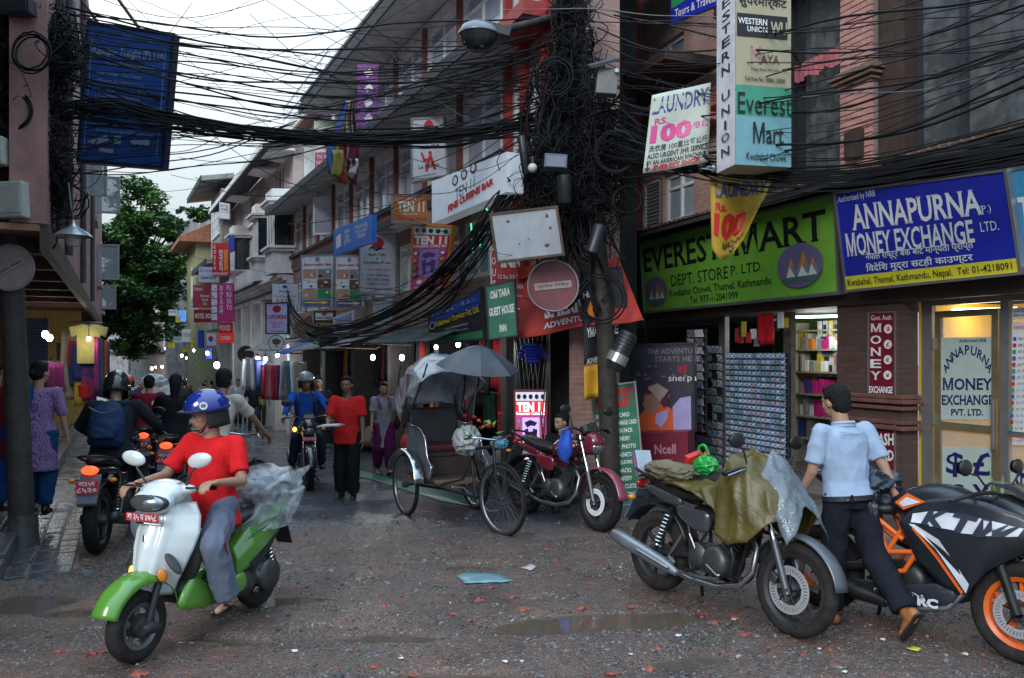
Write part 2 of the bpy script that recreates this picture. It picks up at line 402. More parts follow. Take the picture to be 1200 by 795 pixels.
def road_mat():
 m=bpy.data.materials.new('road_surface');m.use_nodes=True;n=m.node_tree.nodes;l=m.node_tree.links;b=n['Principled BSDF']
 tc=n.new('ShaderNodeTexCoord');sp=n.new('ShaderNodeSeparateXYZ');l.new(tc.outputs['Object'],sp.inputs[0])
 def nzn(s,d=6,r=.6):
  q=n.new('ShaderNodeTexNoise');q.inputs['Scale'].default_value=s;q.inputs['Detail'].default_value=d;q.inputs['Roughness'].default_value=r
  l.new(tc.outputs['Object'],q.inputs['Vector']);return q.outputs['Fac']
 def rp(src,stops):
  r=n.new('ShaderNodeValToRGB');e=r.color_ramp.elements
  while len(e)<len(stops):e.new(.5)
  for i,(p,c)in enumerate(stops):e[i].position=p;e[i].color=(c if len(c)==4 else tuple(c)+(1,))
  l.new(src,r.inputs[0]);return r.outputs[0]
 def mix(f,a,c,t='MIX'):
  q=n.new('ShaderNodeMix');q.data_type='RGBA';q.blend_type=t
  for i,s_ in((0,f),(6,a),(7,c)):
   if isinstance(s_,(int,float)):q.inputs[i].default_value=s_
   elif isinstance(s_,tuple):q.inputs[i].default_value=s_+(1,)
   else:l.new(s_,q.inputs[i])
  return q.outputs[2]
 def math_(op,a,c):
  q=n.new('ShaderNodeMath');q.operation=op
  for i,s_ in((0,a),(1,c)):
   if isinstance(s_,(int,float)):q.inputs[i].default_value=s_
   else:l.new(s_,q.inputs[i])
  return q.outputs[0]
 a=math_('ADD',math_('MULTIPLY',sp.outputs[1],-1),math_('MULTIPLY',nzn(.6,5),2.2))
 a=math_('ADD',a,math_('MULTIPLY',math_('MAXIMUM',math_('SUBTRACT',sp.outputs[0],.6),0),.8))
 gm=n.new('ShaderNodeMapRange');gm.inputs[1].default_value=-8.0;gm.inputs[2].default_value=-7.1;l.new(a,gm.inputs[0]);g=gm.outputs[0]
 vo=n.new('ShaderNodeTexVoronoi');vo.inputs['Scale'].default_value=78;l.new(tc.outputs['Object'],vo.inputs['Vector'])
 sv=n.new('ShaderNodeSeparateColor');l.new(vo.outputs['Color'],sv.inputs[0])
 stones=rp(sv.outputs[0],[(0,(.028,.022,.020)),(.5,(.072,.057,.052)),(.8,(.125,.10,.09)),(.95,(.24,.22,.215)),(1,(.42,.41,.41))])
 mud=rp(nzn(1.4,9,.66),[(.3,(.05,.034,.030)),(.5,(.13,.082,.068)),(.72,(.22,.11,.082))])
 mud=mix(rp(nzn(3.1,8,.7),[(.6,(0,0,0)),(.72,(.8,.8,.8))]),mud,(.22,.062,.04))
 grav=mix(rp(nzn(1.9,10,.72),[(.42,(.10,.10,.10)),(.60,(.72,.72,.72))]),mud,stones)
 asph=rp(nzn(2.6,9,.7),[(.3,(.05,.056,.07)),(.7,(.09,.10,.125))])
 v2=n.new('ShaderNodeTexVoronoi');v2.inputs['Scale'].default_value=130;l.new(tc.outputs['Object'],v2.inputs['Vector'])
 s2=n.new('ShaderNodeSeparateColor');l.new(v2.outputs['Color'],s2.inputs[0])
 asph=mix(.55,asph,rp(s2.outputs[0],[(.5,(.04,.045,.055)),(.85,(.09,.10,.12)),(1,(.26,.27,.3))]))
 l.new(mix(g,asph,grav),b.inputs['Base Color'])
 ra=rp(nzn(.9,7,.62),[(.34,(.10,.10,.10)),(.55,(.26,.26,.26)),(.75,(.5,.5,.5))])
 rg=rp(nzn(1.6,8,.7),[(.36,(.14,.14,.14)),(.52,(.4,.4,.4)),(.68,(.75,.75,.75))])
 l.new(mix(g,ra,rg),b.inputs['Roughness'])
 b.inputs['Specular IOR Level'].default_value=.55
 hb=mix(g,math_('MULTIPLY',s2.outputs[0],.22),math_('ADD',vo.outputs['Distance'],math_('MULTIPLY',nzn(24),.8)))
 bp=n.new('ShaderNodeBump');bp.inputs['Strength'].default_value=.8;bp.inputs['Distance'].default_value=.016
 l.new(hb,bp.inputs['Height']);l.new(bp.outputs[0],b.inputs['Normal'])
 return m
M_road=road_mat()
def near_sheet():
 xs=[];x=-9.0
 while x<9.0:xs.append(x);x+=.045
 ys=[];y=2.6
 while y<12:ys.append(y);y+=.022+.004*max(0,y-5)
 while y<130:ys.append(y);y*=1.06
 xs2=[-60,-45,-34,-26,-20,-16,-13,-11,-9.8]+xs+[9.4,11,14,20,30]
 v=[];f=[]
 for y in ys:
  for x in xs2:v.append((x,y,h_near(x,y)if y<13 and abs(x)<9.01 else zg(y)+.012*noise.noise(Vector((x*.9,y*.9,3)))))
 n=len(xs2)
 for j in range(len(ys)-1):
  for i in range(n-1):a=j*n+i;f.append((a,a+1,a+n+1,a+n))
 me=bpy.data.meshes.new('road');me.from_pydata(v,[],f);me.update();me.shade_smooth()
 o=part(me,'road',M_road,kind='structure');return o
near_sheet()
mb=MB();rows=[-40,0,9,15,25,40,60,130,400,3000]
M_soil=mat('soil',(.09,.075,.062),.9,bump=.5)
mb.rings([[(x,y,zg(y)-.09 if y<2000 else-40)for x in(-3000,-200,-30,0,30,200,3000)]for y in rows],False)
part(mb,'ground',M_soil,kind='structure')
M_water=mat('muddy_water',(.10,.075,.058),.035,var=.1,spec=.7,bump=.02,bscale=9)
for(c,a,b_,an)in PUDG:
 mb=MB();N_=40
 mb.add([(c.x+cos(an)*cos(t)*a*1.4-sin(an)*sin(t)*b_*1.5,c.y+sin(an)*cos(t)*a*1.45+cos(an)*sin(t)*b_*1.5,-.0235-.0007*PUDG.index((c,a,b_,an)))for t in[2*pi*i/N_ for i in range(N_)]],[tuple(range(N_))])
 part(mb,'puddle_water',M_water,kind='structure')
def rock(mb,c,r,rnd,flat=.6):
 t=(1+5**.5)/2;vs=[(-1,t,0),(1,t,0),(-1,-t,0),(1,-t,0),(0,-1,t),(0,1,t),(0,-1,-t),(0,1,-t),(t,0,-1),(t,0,1),(-t,0,-1),(-t,0,1)]
 fs=[(0,11,5),(0,5,1),(0,1,7),(0,7,10),(0,10,11),(1,5,9),(5,11,4),(11,10,2),(10,7,6),(7,1,8),(3,9,4),(3,4,2),(3,2,6),(3,6,8),(3,8,9),(4,9,5),(2,4,11),(6,2,10),(8,6,7),(9,8,1)]
 a=rnd.random()*6.3;sx=rnd.uniform(.7,1.4);M=Tm(c,a,rnd.uniform(-.4,.4),rnd.uniform(-.4,.4))
 mb.add([tuple(Vector(p).normalized()[k]*r*(1,1,flat)[k]*(sx if k==0 else 1)*rnd.uniform(.75,1.15)for k in range(3))for p in vs],fs,M)
rnd=random.Random(3)
GM=[mat('pebble_grey',(.11,.11,.115),.5,var=.4,scale=30),mat('pebble_dark',(.04,.04,.043),.4,var=.4,scale=30),mat('pebble_pale',(.24,.225,.22),.5,var=.3,scale=30),mat('pebble_red',(.25,.075,.05),.65,var=.3,scale=30)]
bins=[MB(),MB(),MB(),MB()]
cl=[(rnd.uniform(-4,4.5),rnd.uniform(4,8.6),rnd.uniform(.3,1.1))for _ in range(26)]
for i in range(14000):
 if rnd.random()<.78:
  k=rnd.choice(cl);x=rnd.gauss(k[0],k[2]);y=rnd.gauss(k[1],k[2]*.6)
 else:y=rnd.uniform(3.9,9.2);x=rnd.uniform(-.66*y-.3,.66*y+.3)
 if y<3.6 or y>9.4+.3*max(0,x):continue
 r=.005+.010*rnd.random()**2.2+(.012 if rnd.random()<.03 else 0);b=0 if(q:=rnd.random())<.5 else 1 if q<.8 else 2 if q<.9 else 3
 rock(bins[b],(x,y,h_near(x,y)+r*.15),r,rnd)
for b,m,nm in zip(bins,GM,('gravel','gravel','gravel','brick_gravel')):part(b,nm,m,kind='stuff')
M_bfrag=mat('brick_fragment',(.25,.06,.04),.6,var=.5,scale=25,bump=.6)
fr=[(145,0)]
frag_px=[(395,787),(420,786),(467,786),(485,786),(510,787),(438,784),(612,716),(680,714),(575,690),(560,705),(720,719),(690,722),(762,706),(740,712),(775,720),(600,700),(530,722),(650,660),(700,662),(750,660),(690,685),(715,683),(820,718),(835,730),(870,745),(900,760),(860,722),(940,768),(980,783),(70,765),(110,768),(160,792),(715,793),(760,788),(590,655),(640,645),(510,652),(470,700),(450,712),(640,742)]
for i,(x,y)in enumerate(frag_px):
 g=G(x,y);mb=MB();r=rnd.choice((.014,.02,.026,.034,.045))
 rock(mb,(0,0,0),r,rnd,.42);rock(mb,(r*.9,r*.3,0),r*.6,rnd,.4)
 part(mb,'brick_fragment',M_bfrag,M=Matrix.Translation((g.x,g.y,h_near(g.x,g.y)+.001)),label='small broken red brick piece trodden into the muddy gravel',cat='brick piece',group='broken brick pieces in the gravel')
M_lit=mat('litter_white',(.62,.62,.6),.6)
for(x,y)in[(345,765),(697,726),(703,731),(612,775),(795,748),(1035,752),(860,727),(1132,768),(960,762),(740,770),(592,778),(150,690),(620,668),(470,773),(990,790)]:
 g=G(x,y);mb=MB();r=rnd.uniform(.012,.022);pts=[(r*cos(a)*rnd.uniform(.6,1.3),r*sin(a)*rnd.uniform(.6,1.3),.004*rnd.random())for a in[j*pi/4 for j in range(8)]]
 mb.add(pts+[(p[0],p[1],p[2]+.003)for p in pts],[tuple(range(8,16)),tuple(reversed(range(8)))]+[(j,(j+1)%8,8+(j+1)%8,8+j)for j in range(8)])
 part(mb,'paper_scrap',M_lit,M=Matrix.Translation((g.x,g.y,h_near(g.x,g.y)+.006)),label='tiny pale scrap of paper lying on the wet gravel',cat='litter',group='paper scraps on the gravel')
def patch(name,pxs,m,label,cat,z=.012,kind=None,seed=0):
 c=[G(*p)for p in pxs];o=sum(c,Vector())/len(c);n_=len(c)
 mb=MB();vs=[(o.x,o.y,h_near(o.x,o.y)+z)]
 out=[]
 for i in range(n_):
  for k in range(4):
   q=c[i].lerp(c[(i+1)%n_],k/4);q=o.lerp(q,1+.1*noise.noise(Vector((q.x*9,q.y*9,seed))))
   out.append((q.x,q.y,h_near(q.x,q.y)+z*.8))
 mid=[tuple(Vector(p).lerp(Vector(vs[0]),.5))for p in out];mid=[(p[0],p[1],h_near(p[0],p[1])+z)for p in mid]
 k=len(out);vs+=mid+out
 fs=[(0,1+i,1+(i+1)%k)for i in range(k)]+[(1+i,1+k+i,1+k+(i+1)%k,1+(i+1)%k)for i in range(k)]
 mb.add([(p[0]-o.x,p[1]-o.y,p[2]-o.z)for p in vs],fs)
 return part(mb,name,m,M=Matrix.Translation(o),label=label,cat=cat,kind=kind,smooth=180,solid=.004)
patch('plastic_sheet',[(535,676),(560,672),(590,676),(601,682),(575,684),(545,684)],mat('blue_scrap',(.14,.25,.29),.35),'flat pale blue plastic scrap pressed into the gravel','litter')
patch('paper_sheet',[(610,667),(622,663),(629,667),(622,671)],mat('pink_scrap',(.42,.36,.38),.5),'crumpled pale pink paper on the gravel beside the blue scrap','litter')
patch('leaf',[(1062,764),(1070,761),(1080,764),(1076,767),(1068,766)],mat('leaf_yellow',(.45,.5,.05),.5),'yellow green leaf lying in front of the orange and black motorcycle','leaf')
patch('road_mat',[(390,554),(424,553),(470,565),(553,583),(560,597),(520,590),(430,562)],mat('green_sheet',(.04,.12,.085),.45),'long thin green plastic strip lying across the wet road','mat',z=.01)
# ---- left pavement
WLk=Wall(-.86*.9,-.86*.436,.4358,-.9)
M_kerb=mat('wet_concrete',(.075,.075,.078),.3,var=.35,scale=3,bump=.25,dirt=.5,rv=.16)
M_kerb2=mat('wet_slab',(.13,.13,.13),.26,var=.35,scale=2.2,bump=.12,dirt=.5,rv=.16)
uN=-7.9;
PZ=.17
mb=MB();pv=[]
base=MB();base.bx(-26,uN,-2.6,-.17,-1.6,PZ-.03)
pav=part(base,'pavement',mat('pavement_bed',(.05,.05,.05),.8),M=WLk.M(),kind='structure')
u=-26;ks=None
kb=MB();kb.bx(0,.985,-.15,0,-.35,PZ);i=0
k0=None
while u<uN-.5:
 L_=1.0
 if k0 is None:k0=part(kb,'kerb_stone',M_kerb,pav,bevel=.012);k0.matrix_basis=Matrix.Translation((u,0,0))
 else:inst(k0,pav,Matrix.Translation((u,rnd.uniform(-.006,.006),rnd.uniform(-.006,.006))))
 u+=L_
kb=MB();kb.bx(0,.74,0,.785,-.028,0);k0=None
u=-26
while u<uN-.6:
 for j in range(3):
  T=Matrix.Translation((u,-.965-j*.8,PZ+rnd.uniform(-.006,.005)))@Euler((rnd.uniform(-.008,.008),rnd.uniform(-.008,.008),0)).to_matrix().to_4x4()
  if k0 is None:k0=part(kb,'slab',M_kerb2,pav,bevel=.006);k0.matrix_basis=T
  else:inst(k0,pav,T)
 u+=.755
mb=MB();mb.bx(uN-.02,uN+.16,-2.6,0,-.3,PZ-.02);part(mb,'kerb_end',M_kerb,pav,bevel=.02)
mb=MB();mb.bx(-26,-12.5,-2.6,-1.35,PZ,PZ+.2);mb.bx(-26,-15.5,-2.6,-1.0,PZ,PZ+.14);part(mb,'step',M_kerb,pav,bevel=.02)
gut=part(MB().bx(-26,uN+.1,.004,.5,-1.2,-.02),'gutter',M_kerb,M=WLk.M(),kind='structure')
gb=None;u=-26
while u<uN:
 z=zg(WLk.pt(u,.2).y)
 for j,(a,b_)in enumerate(((.01,.17),(.18,.34),(.35,.5))):
  T=Matrix.Translation((u+(j%2)*.13,a,z+.004+rnd.uniform(0,.014)))
  if gb is None:gb=part(MB().bx(0,.25,0,.15,-.05,.014),'paving_stone',mat('wet_stone',(.055,.058,.068),.26,var=.4,bump=.2,rv=.12),gut,bevel=.008);gb.matrix_basis=T
  elif u>-18:inst(gb,gut,T)
 u+=.265
 # ---- right pavements
 #
def hw(mb,u0,u1,z0,z1,v0,v1,holes=()):
 us=sorted({u0,u1,*[h[0]for h in holes],*[h[1]for h in holes]});us=[u for u in us if u0<=u<=u1]
 for a,b in zip(us,us[1:]):
  m=(a+b)/2;hs=sorted([(max(z0,h[2]),min(z1,h[3]))for h in holes if h[0]<=m<=h[1]]);z=z0
  for(p,q)in hs:
   if p>=q:continue
   if p>z+.002:mb.bx(a,b,v0,v1,z,p)
   z=max(z,q)
  if z<z1-.002:mb.bx(a,b,v0,v1,z,z1)
 return mb
def each(name,m,b,boxes,**k):
 out=None
 for q in boxes:out=part(MB().bx(*q),name,m,b,**k)
 return out
M_glass=mat('window_glass',(.45,.53,.63),.14,metal=.35,var=.25,scale=1.2,spec=1)  # pale blue base colour stands in for sky reflected in the panes
M_glassd=mat('dark_glass',(.02,.026,.033),.06,var=.3,scale=1,spec=.9)
M_wwood=mat('white_painted_wood',(.76,.76,.77),.5,var=.08,dirt=.2)
M_curt=mat('lace_curtain',(.30,.31,.30),.9,var=.5,scale=9)
def win(b,u0,u1,z0,z1,v=-.015,mf=None,mg=None,nx=2,transom=.3,fw=.075,d=.05,nz=0,curtain=False,open_=0):
 mf=mf or M_wwood;mg=mg or M_glass
 mb=MB();mb.bx(u0,u0+fw,v-d,v,z0,z1);mb.bx(u1-fw,u1,v-d,v,z0,z1);mb.bx(u0+fw,u1-fw,v-d,v,z0,z0+fw);mb.bx(u0+fw,u1-fw,v-d,v,z1-fw,z1)
 zs=[z0+fw,z1-fw]
 if transom:zt=z1-(z1-z0)*transom;zs=[z0+fw,zt,z1-fw];mb.bx(u0+fw,u1-fw,v-d*.9,v-.004,zt-fw*.35,zt+fw*.35)
 if nz:
  zs=[z0+fw+(z1-z0-2*fw)*i/nz for i in range(nz+1)]
  for z in zs[1:-1]:mb.bx(u0+fw,u1-fw,v-d*.8,v-.006,z-fw*.2,z+fw*.2)
 us=[u0+fw+(u1-u0-2*fw)*i/nx for i in range(nx+1)]
 for u in us[1:-1]:mb.bx(u-fw*.35,u+fw*.35,v-d*.9,v-.002,z0+fw,z1-fw)
 o=part(mb,'window',mf,b)
 k=0
 for i in range(nx):
  for j in range(len(zs)-1):
   t=random.uniform(-.012,.012)
   p=MB().add([(us[i],v-d*.6+t,zs[j]),(us[i+1],v-d*.6-t,zs[j]),(us[i+1],v-d*.6-t*.5,zs[j+1]),(us[i],v-d*.6+t,zs[j+1]),(us[i],v-d*.6+t-.005,zs[j]),(us[i+1],v-d*.6-t-.005,zs[j]),(us[i+1],v-d*.6-t*.5-.005,zs[j+1]),(us[i],v-d*.6+t-.005,zs[j+1])],[(0,1,2,3),(7,6,5,4),(0,4,5,1),(2,6,7,3),(1,5,6,2),(3,7,4,0)])
   part(p,'pane',mg,o,recalc=True)
 return o
M_pink=brickmat('pink_brick',(.38,.19,.155),(.45,.24,.205),(.36,.31,.29))
M_salm=mat('salmon_paint',(.42,.13,.10),.7,var=.2,dirt=.4,bump=.2)
M_red=mat('red_painted_trim',(.36,.03,.022),.5,var=.25,dirt=.3)
M_bwood=mat('dark_brown_wood',(.05,.028,.02),.6,var=.4,scale=10,dirt=.4)
M_conc=mat('grimy_concrete',(.30,.29,.275),.9,var=.3,dirt=.8,bump=.4,scale=2)
M_soff=mat('grey_soffit',(.48,.46,.45),.85,var=.2,dirt=.6)
M_slabe=mat('slab_edge',(.05,.05,.055),.8,var=.3,dirt=.5)
M_white=mat('white_render',(.74,.72,.71),.75,var=.08,dirt=.5,scale=3)
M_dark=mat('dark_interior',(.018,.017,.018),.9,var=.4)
M_dgrey=mat('dark_steel',(.04,.042,.048),.45,metal=.3,var=.3)
M_alu=mat('aluminium',(.45,.46,.47),.35,metal=.8,var=.1)
M_tileb=mat('clay_tile',(.20,.12,.09),.85,var=.4,scale=14,dirt=.6,bump=.5)
M_brk=mat('single_brick',(.46,.225,.195),.85,var=.25,scale=9,bump=.5,dirt=.35)
M_rbp=mat('red_brown_post',(.20,.06,.045),.7,var=.25,dirt=.2)
# ---------------- building C: long brick house with white w
WC=Wall(4.629,2.369,-.4555,.8902)
uA=WC.u(597);uB=WC.u(344);uR=WC.u(392)
bC=thing('brick_building','long brick house with white windows and wide grey eaves above the outdoor shops','building',WC.M())
holes=[];wins=[]
u=uA+.25;k=0
while u<uB-1.2:
 wins.append((u,u+1.34));u+=1.56
for(a,b)in wins:
 holes+=[(a,b,3.02,3.92),(a,b,4.75,5.78)]
 if b<uR:holes.append((a,b,6.5,7.5))
mw=MB();hw(mw,uA,uB,4.3,6.0,-.3,0,[h for h in holes if h[2]>4]);hw(mw,uA,uR,6.0,7.72,-.3,0,holes);part(mw,'upper_wall',M_white,bC)
mb=MB();hw(mb,uA,uB,2.3,4.3,-.3,0,holes)
M_rbrick=brickmat('red_brown_brick',(.30,.165,.135),(.37,.21,.175),(.34,.30,.28))
part(mb,'wall',M_rbrick,bC)
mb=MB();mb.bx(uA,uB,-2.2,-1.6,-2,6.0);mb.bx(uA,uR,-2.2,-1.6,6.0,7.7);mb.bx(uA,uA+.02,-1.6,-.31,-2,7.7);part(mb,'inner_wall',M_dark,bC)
for(a,b)in wins:
 win(bC,a,b,3.02,3.92,nx=3,transom=.28);win(bC,a,b,4.75,5.78,nx=2,transom=.3)
 if b<uR:win(bC,a,b,6.5,7.5,nx=2,transom=.3)
 if int(a*10)%3==0 and a>uA+2:
  M_=Matrix.Translation((a,0,4.8))@Euler((0,0,R(62))).to_matrix().to_4x4()
  cb=MB();cb.bx(0,.04,-.02,.02,0,.93);cb.bx(.46,.5,-.02,.02,0,.93);cb.bx(.04,.46,-.02,.02,0,.04);cb.bx(.04,.46,-.02,.02,.89,.93);cb.bx(.04,.46,-.02,.02,.6,.63)
  c=part(cb,'casement',M_wwood,bC);c.matrix_basis=M_
  part(MB().bx(.04,.46,-.004,.004,.04,.89),'pane',M_glass,c)
each('pilaster',M_rbp,bC,[(b+.05,b+.16,.001,.07,4.75,5.99)for(a,b)in wins]);each('pilaster',M_rbp,bC,[(b+.05,b+.16,.001,.07,6.13,7.6)for(a,b)in wins if b<uR])
def slab(b,u0,u1,v1,z,t=.12,v0=-.02,name='eave',m=None,drop=0):
 mb=MB();mb.add([(u0,v0,z),(u1,v0,z),(u1,v1,z-drop),(u0,v1,z-drop),(u0,v0,z+t),(u1,v0,z+t),(u1,v1,z+t-drop),(u0,v1,z+t-drop)],[(0,3,2,1),(4,5,6,7),(0,1,5,4),(1,2,6,5),(2,3,7,6),(3,0,4,7)])
 o=part(mb,name,m or M_soff,b)
 part(MB().bx(u0,u1,v1+.001,v1+.035,z-drop-.03,z+t-drop+.02),'fascia',M_slabe,o)
 return o
slab(bC,uA-.6,uB,.8,6.0,drop=.1);slab(bC,uA-1.2,uR,.85,7.75,drop=.1,t=.16);slab(bC,uA+.2,uB-2,.45,4.2,t=.1)
mb=MB();mb.bx(uA,uB,0,.05,4.30,4.72);part(mb,'sill_band',M_salm,bC)
mb=MB();mb.bx(uA,uB,0,.14,4.66,4.74);part(mb,'sill',M_slabe,bC)
mb=MB();mb.bx(uA-1.3,uR,-3,.85,7.93,8.0);part(mb,'roof',M_slabe,bC)
u=uA;piers=[]
while u<uB:piers.append(u);u+=2.55
each('pier',M_slabe,bC,[(u,u+.18,-.45,.05,-1.8,2.19)for u in piers])
mb=MB();mb.bx(uA,uB,-.5,.25,2.2,2.32);part(mb,'shop_lintel',M_slabe,bC)
WD=Wall(*WC.pt(uA).xy,-.392,.92);
bD=thing('corner_building','brick corner house with bright red window posts behind the cable pole','building',WD.M())
mb=MB();hs=[(-1.22,-.7,3.1,5.6),(-.58,-.12,3.1,5.6),(-1.22,-.7,6.3,8.4),(-.58,-.12,6.3,8.4)]
hw(mb,-1.35,-.02,2.3,9,-.3,0,hs);part(mb,'wall',M_pink,bD)
for h in hs:win(bD,h[0],h[1],h[2],h[3],nx=1,transom=.35,fw=.07)
each('post',M_red,bD,[(u-.05,u+.06,.002,.1,z0,z1)for u in(-1.3,-.64,-.06)for z0,z1 in((3.01,5.97),(6.17,9))]);part(MB().bx(-1.6,.1,0,.5,5.98,6.16),'beam',M_red,bD);part(MB().bx(-1.4,.05,0,.12,2.85,3.0),'beam',M_red,bD)
part(MB().bx(-1.35,-1.25,-1.0,-.31,0,9),'side_wall',M_pink,bD);part(MB().bx(-1.24,.1,-1.0,-.6,0,9),'inner_wall',M_dark,bD)
# ---------------- building A: Everest Mart / money exchange
WA=Wall(2.21,13.8,-.363,.932)
uW=WA.u(752);uE=-9.6;uL=WA.u(600)
bA=thing('mart_building','salmon brick building above the department store and money exchange','building',WA.M())
def ua(px,v=0):return WA.u(px,v)
u930,u1000,u1078=ua(927,-.4),ua(1000,-.35),ua(1078,-.35);u818,u855=ua(818,-.4),ua(852,-.4)
each('door_post',mat('dull_metal',(.16,.15,.14),.4,metal=.4,var=.3),bA,[(ua(934,-.4),ua(925,-.4),-.38,-.3,.1,2.41),(ua(856,-.4),ua(849,-.4),-.38,-.3,.1,2.41),(ua(735,-.4),ua(728,-.4),-.6,-.3,0,2.41)])
mb=MB();mb.bx(uE,uL,-.7,-.06,2.42,3.84);part(mb,'lintel',M_bwood,bA)
M_green=mat('green_shop_wall',(.22,.42,.10),.7,var=.15)
part(MB().bx(ua(1010,-2.2),ua(905,-2.6),-2.7,-2.6,.1,2.45),'shop_back_wall',M_green,bA)
part(MB().bx(ua(905,-2.2)+.01,uL,-2.7,-2.6,.1,2.45),'shop_back_wall',M_dark,bA)
part(MB().bx(uE,uL,-2.8,-.06,-.5,.12),'shop_floor',mat('shop_floor',(.1,.09,.085),.5),bA)
part(MB().bx(uE,uL,-2.8,-.7,2.46,2.56),'ceiling',M_dark,bA)
mb=MB();mb.bx(uE,uL,-.06,.75,-.6,.1);sb=part(mb,'pavement',M_kerb,M=WA.M(),kind='structure')
k0=None;u=uE
while u<uL-.9:
 if k0 is None:k0=part(MB().bx(0,.985,0,.16,-.4,.115),'kerb_stone',mat('pale_kerb',(.2,.19,.175),.5,var=.3,dirt=.5),sb,bevel=.012);k0.matrix_basis=Matrix.Translation((u,.752,0))
 else:inst(k0,sb,Matrix.Translation((u,.752+rnd.uniform(-.005,.005),rnd.uniform(-.006,.006))))
 u+=1
cb=brickmat('column_brick',(.075,.035,.026),(.10,.05,.038),(.05,.04,.036))
part(MB().bx(u1078,u1000,-.32,-.1,.1,2.42),'column',cb,bA)
zc=WA.z(1040,480,-.1)
each('column_moulding',mat('terracotta',(.15,.065,.048),.8,var=.3,dirt=.5),bA,[(u1078-w,u1000+w,-.34,-.1+w,zc+dz,zc+dz+.045)for(dz,w)in((0,.05),(.07,.08),(.12,.05),(-.16,.03),(-.22,.06))],bevel=.008)
v=-.32;zt=WA.z(1120,357,v)
u1,u2,u3,u4=ua(1080,v),ua(1092,v),ua(1172,v),ua(1182,v)
mb=MB();mb.bx(u2,u1,v-.06,v,.1,zt);mb.bx(u4,u3,v-.06,v,.1,zt);mb.bx(uE,u4,v-.06,v,.1,.6);mb.bx(uE,u1,v-.06,v+.01,zt,zt+.09);mb.bx(uE,u4,v-.06,v,1.05,1.1)
fr_=part(mb,'shopfront_frame',M_alu,bA)
part(MB().bx(uE,u4-.004,v-.035,v-.028,.62,zt-.002),'pane',clear('shop_glass',alpha=.22,col=(.6,.7,.75)),fr_)
dr=thing;M_brass=mat('anodised_frame',(.36,.30,.18),.35,metal=.7)
a,b=u3+.03,u2-.03;dz1=zt-.06
mb=MB();mb.bx(a,a+.07,v-.05,v-.008,.14,dz1);mb.bx(b-.07,b,v-.05,v-.008,.14,dz1)
for z0,z1 in((.14,.24),(1.05,1.13),(dz1-.07,dz1)):mb.bx(a+.07,b-.07,v-.05,v-.008,z0,z1)
door=part(mb,'door',M_brass,bA)
part(MB().bx(a+.07,b-.07,v-.034,v-.026,.24,1.05),'pane',clear('shop_glass2',alpha=.16),door);part(MB().bx(a+.07,b-.07,v-.034,v-.026,1.13,dz1-.07),'pane',clear('shop_glass2'),door)
part(MB().bx(a+.03,a+.05,v+.0,v+.03,.9,1.4),'handle',M_alu,door)
for z in(.4,1.1,1.9):part(MB().bx(b-.005,b+.03,v-.004,v+.02,z,z+.12),'hinge',M_alu,door)
M_yel=mat('yellow_wall_glow',(.75,.42,.03),.6,var=.1,emit=.10)  # faint emission added to the yellow booth wall, which is no lamp
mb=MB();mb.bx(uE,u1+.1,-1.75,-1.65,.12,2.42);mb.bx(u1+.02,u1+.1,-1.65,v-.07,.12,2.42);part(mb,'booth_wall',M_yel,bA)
M_frost=mat('frosted_panel',(.42,.50,.46),.4,var=.06);M_navy=mat('navy_print',(.01,.012,.10),.5,var=.1)
def onwall(Wl,px0,px1,py0,py1,v,name,label,face,Yfix=None,**k):
 a,b=Wl.pt(Wl.u(px0,v),v),Wl.pt(Wl.u(px1,v),v)
 def pz(px,py,q):return Vector((q.x,q.y,CH-(py-HY)*q.y/F))
 return Sign(name,label,pz(px0,py0[0],a),pz(px1,py0[1],b),pz(px1,py1[1],b),pz(px0,py1[0],a),.004,face=face,**k)
dv=v-.02
s=onwall(WA,1103,1166,(396,395),(492,492),dv,'door_sign','frosted upper panel on the glass door lettered Annapurna Money Exchange in navy',M_frost)
s.text('Authorised NRB',.35,.02,.85,.06,M_navy)
word='ANNAPURNA'
for i,ch in enumerate(word):
 t=-1.15+2.3*i/8;cx_=.5+.44*sin(t);cy_=.52-.37*cos(t)
 vs,fs=text_mesh(ch,.02,.03);xs=[q[0]for q in vs];ys=[q[1]for q in vs];mxx=(min(xs)+max(xs))/2;out=[]
 for x,y in vs:
  lx=(x-mxx)*.17;ly=(y-.35)*.155;out.append(s.at(cx_+lx*cos(t*.75)+ly*sin(t*.75)*.8,cy_-ly*cos(t*.75)+lx*sin(t*.75)*.8,.003))
 part(MB().add(out,fs),'lettering',M_navy,s.t,world=True)
s.text('MONEY',.03,.49,.97,.64,M_navy,.02,.035);s.text('EXCHANGE',.02,.70,.98,.82,M_navy,.02,.035);s.text('PVT. LTD.',.2,.87,.8,.95,M_navy,.02,.03)
s=onwall(WA,1104,1168,(524,524),(588,588),dv,'door_sign','frosted lower panel on the glass door with large currency signs',M_frost)
s.text('$',.08,.1,.42,.55,M_navy,.02);s.text('£',.58,.1,.9,.53,M_navy,.02);s.text('€',.1,.68,.42,1,M_navy,.02);s.text('¥',.58,.68,.9,1,M_navy,.02)
s=onwall(WA,1184,1204,(548,548),(592,592),v-.01,'window_sign','frosted window panel with a blue currency sign beside the door',M_frost)
s.text('$',.3,.1,.95,.9,M_navy,.02)
M_paper=mat('white_paper',(.66,.67,.68),.6,var=.04);M_ink=mat('black_print',(.015,.015,.018),.5);M_redp=mat('red_print',(.55,.02,.02),.5);M_bluep=mat('blue_print',(.03,.10,.42),.5)
s=onwall(WA,1186,1206,(378,377),(522,522),v-.01,'rate_board','white exchange rate board with flags in the window at the right edge',M_paper)
s.text('MONEY EXCHANGE',.1,.03,1.2,.06,M_redp)
rr=random.Random(5)
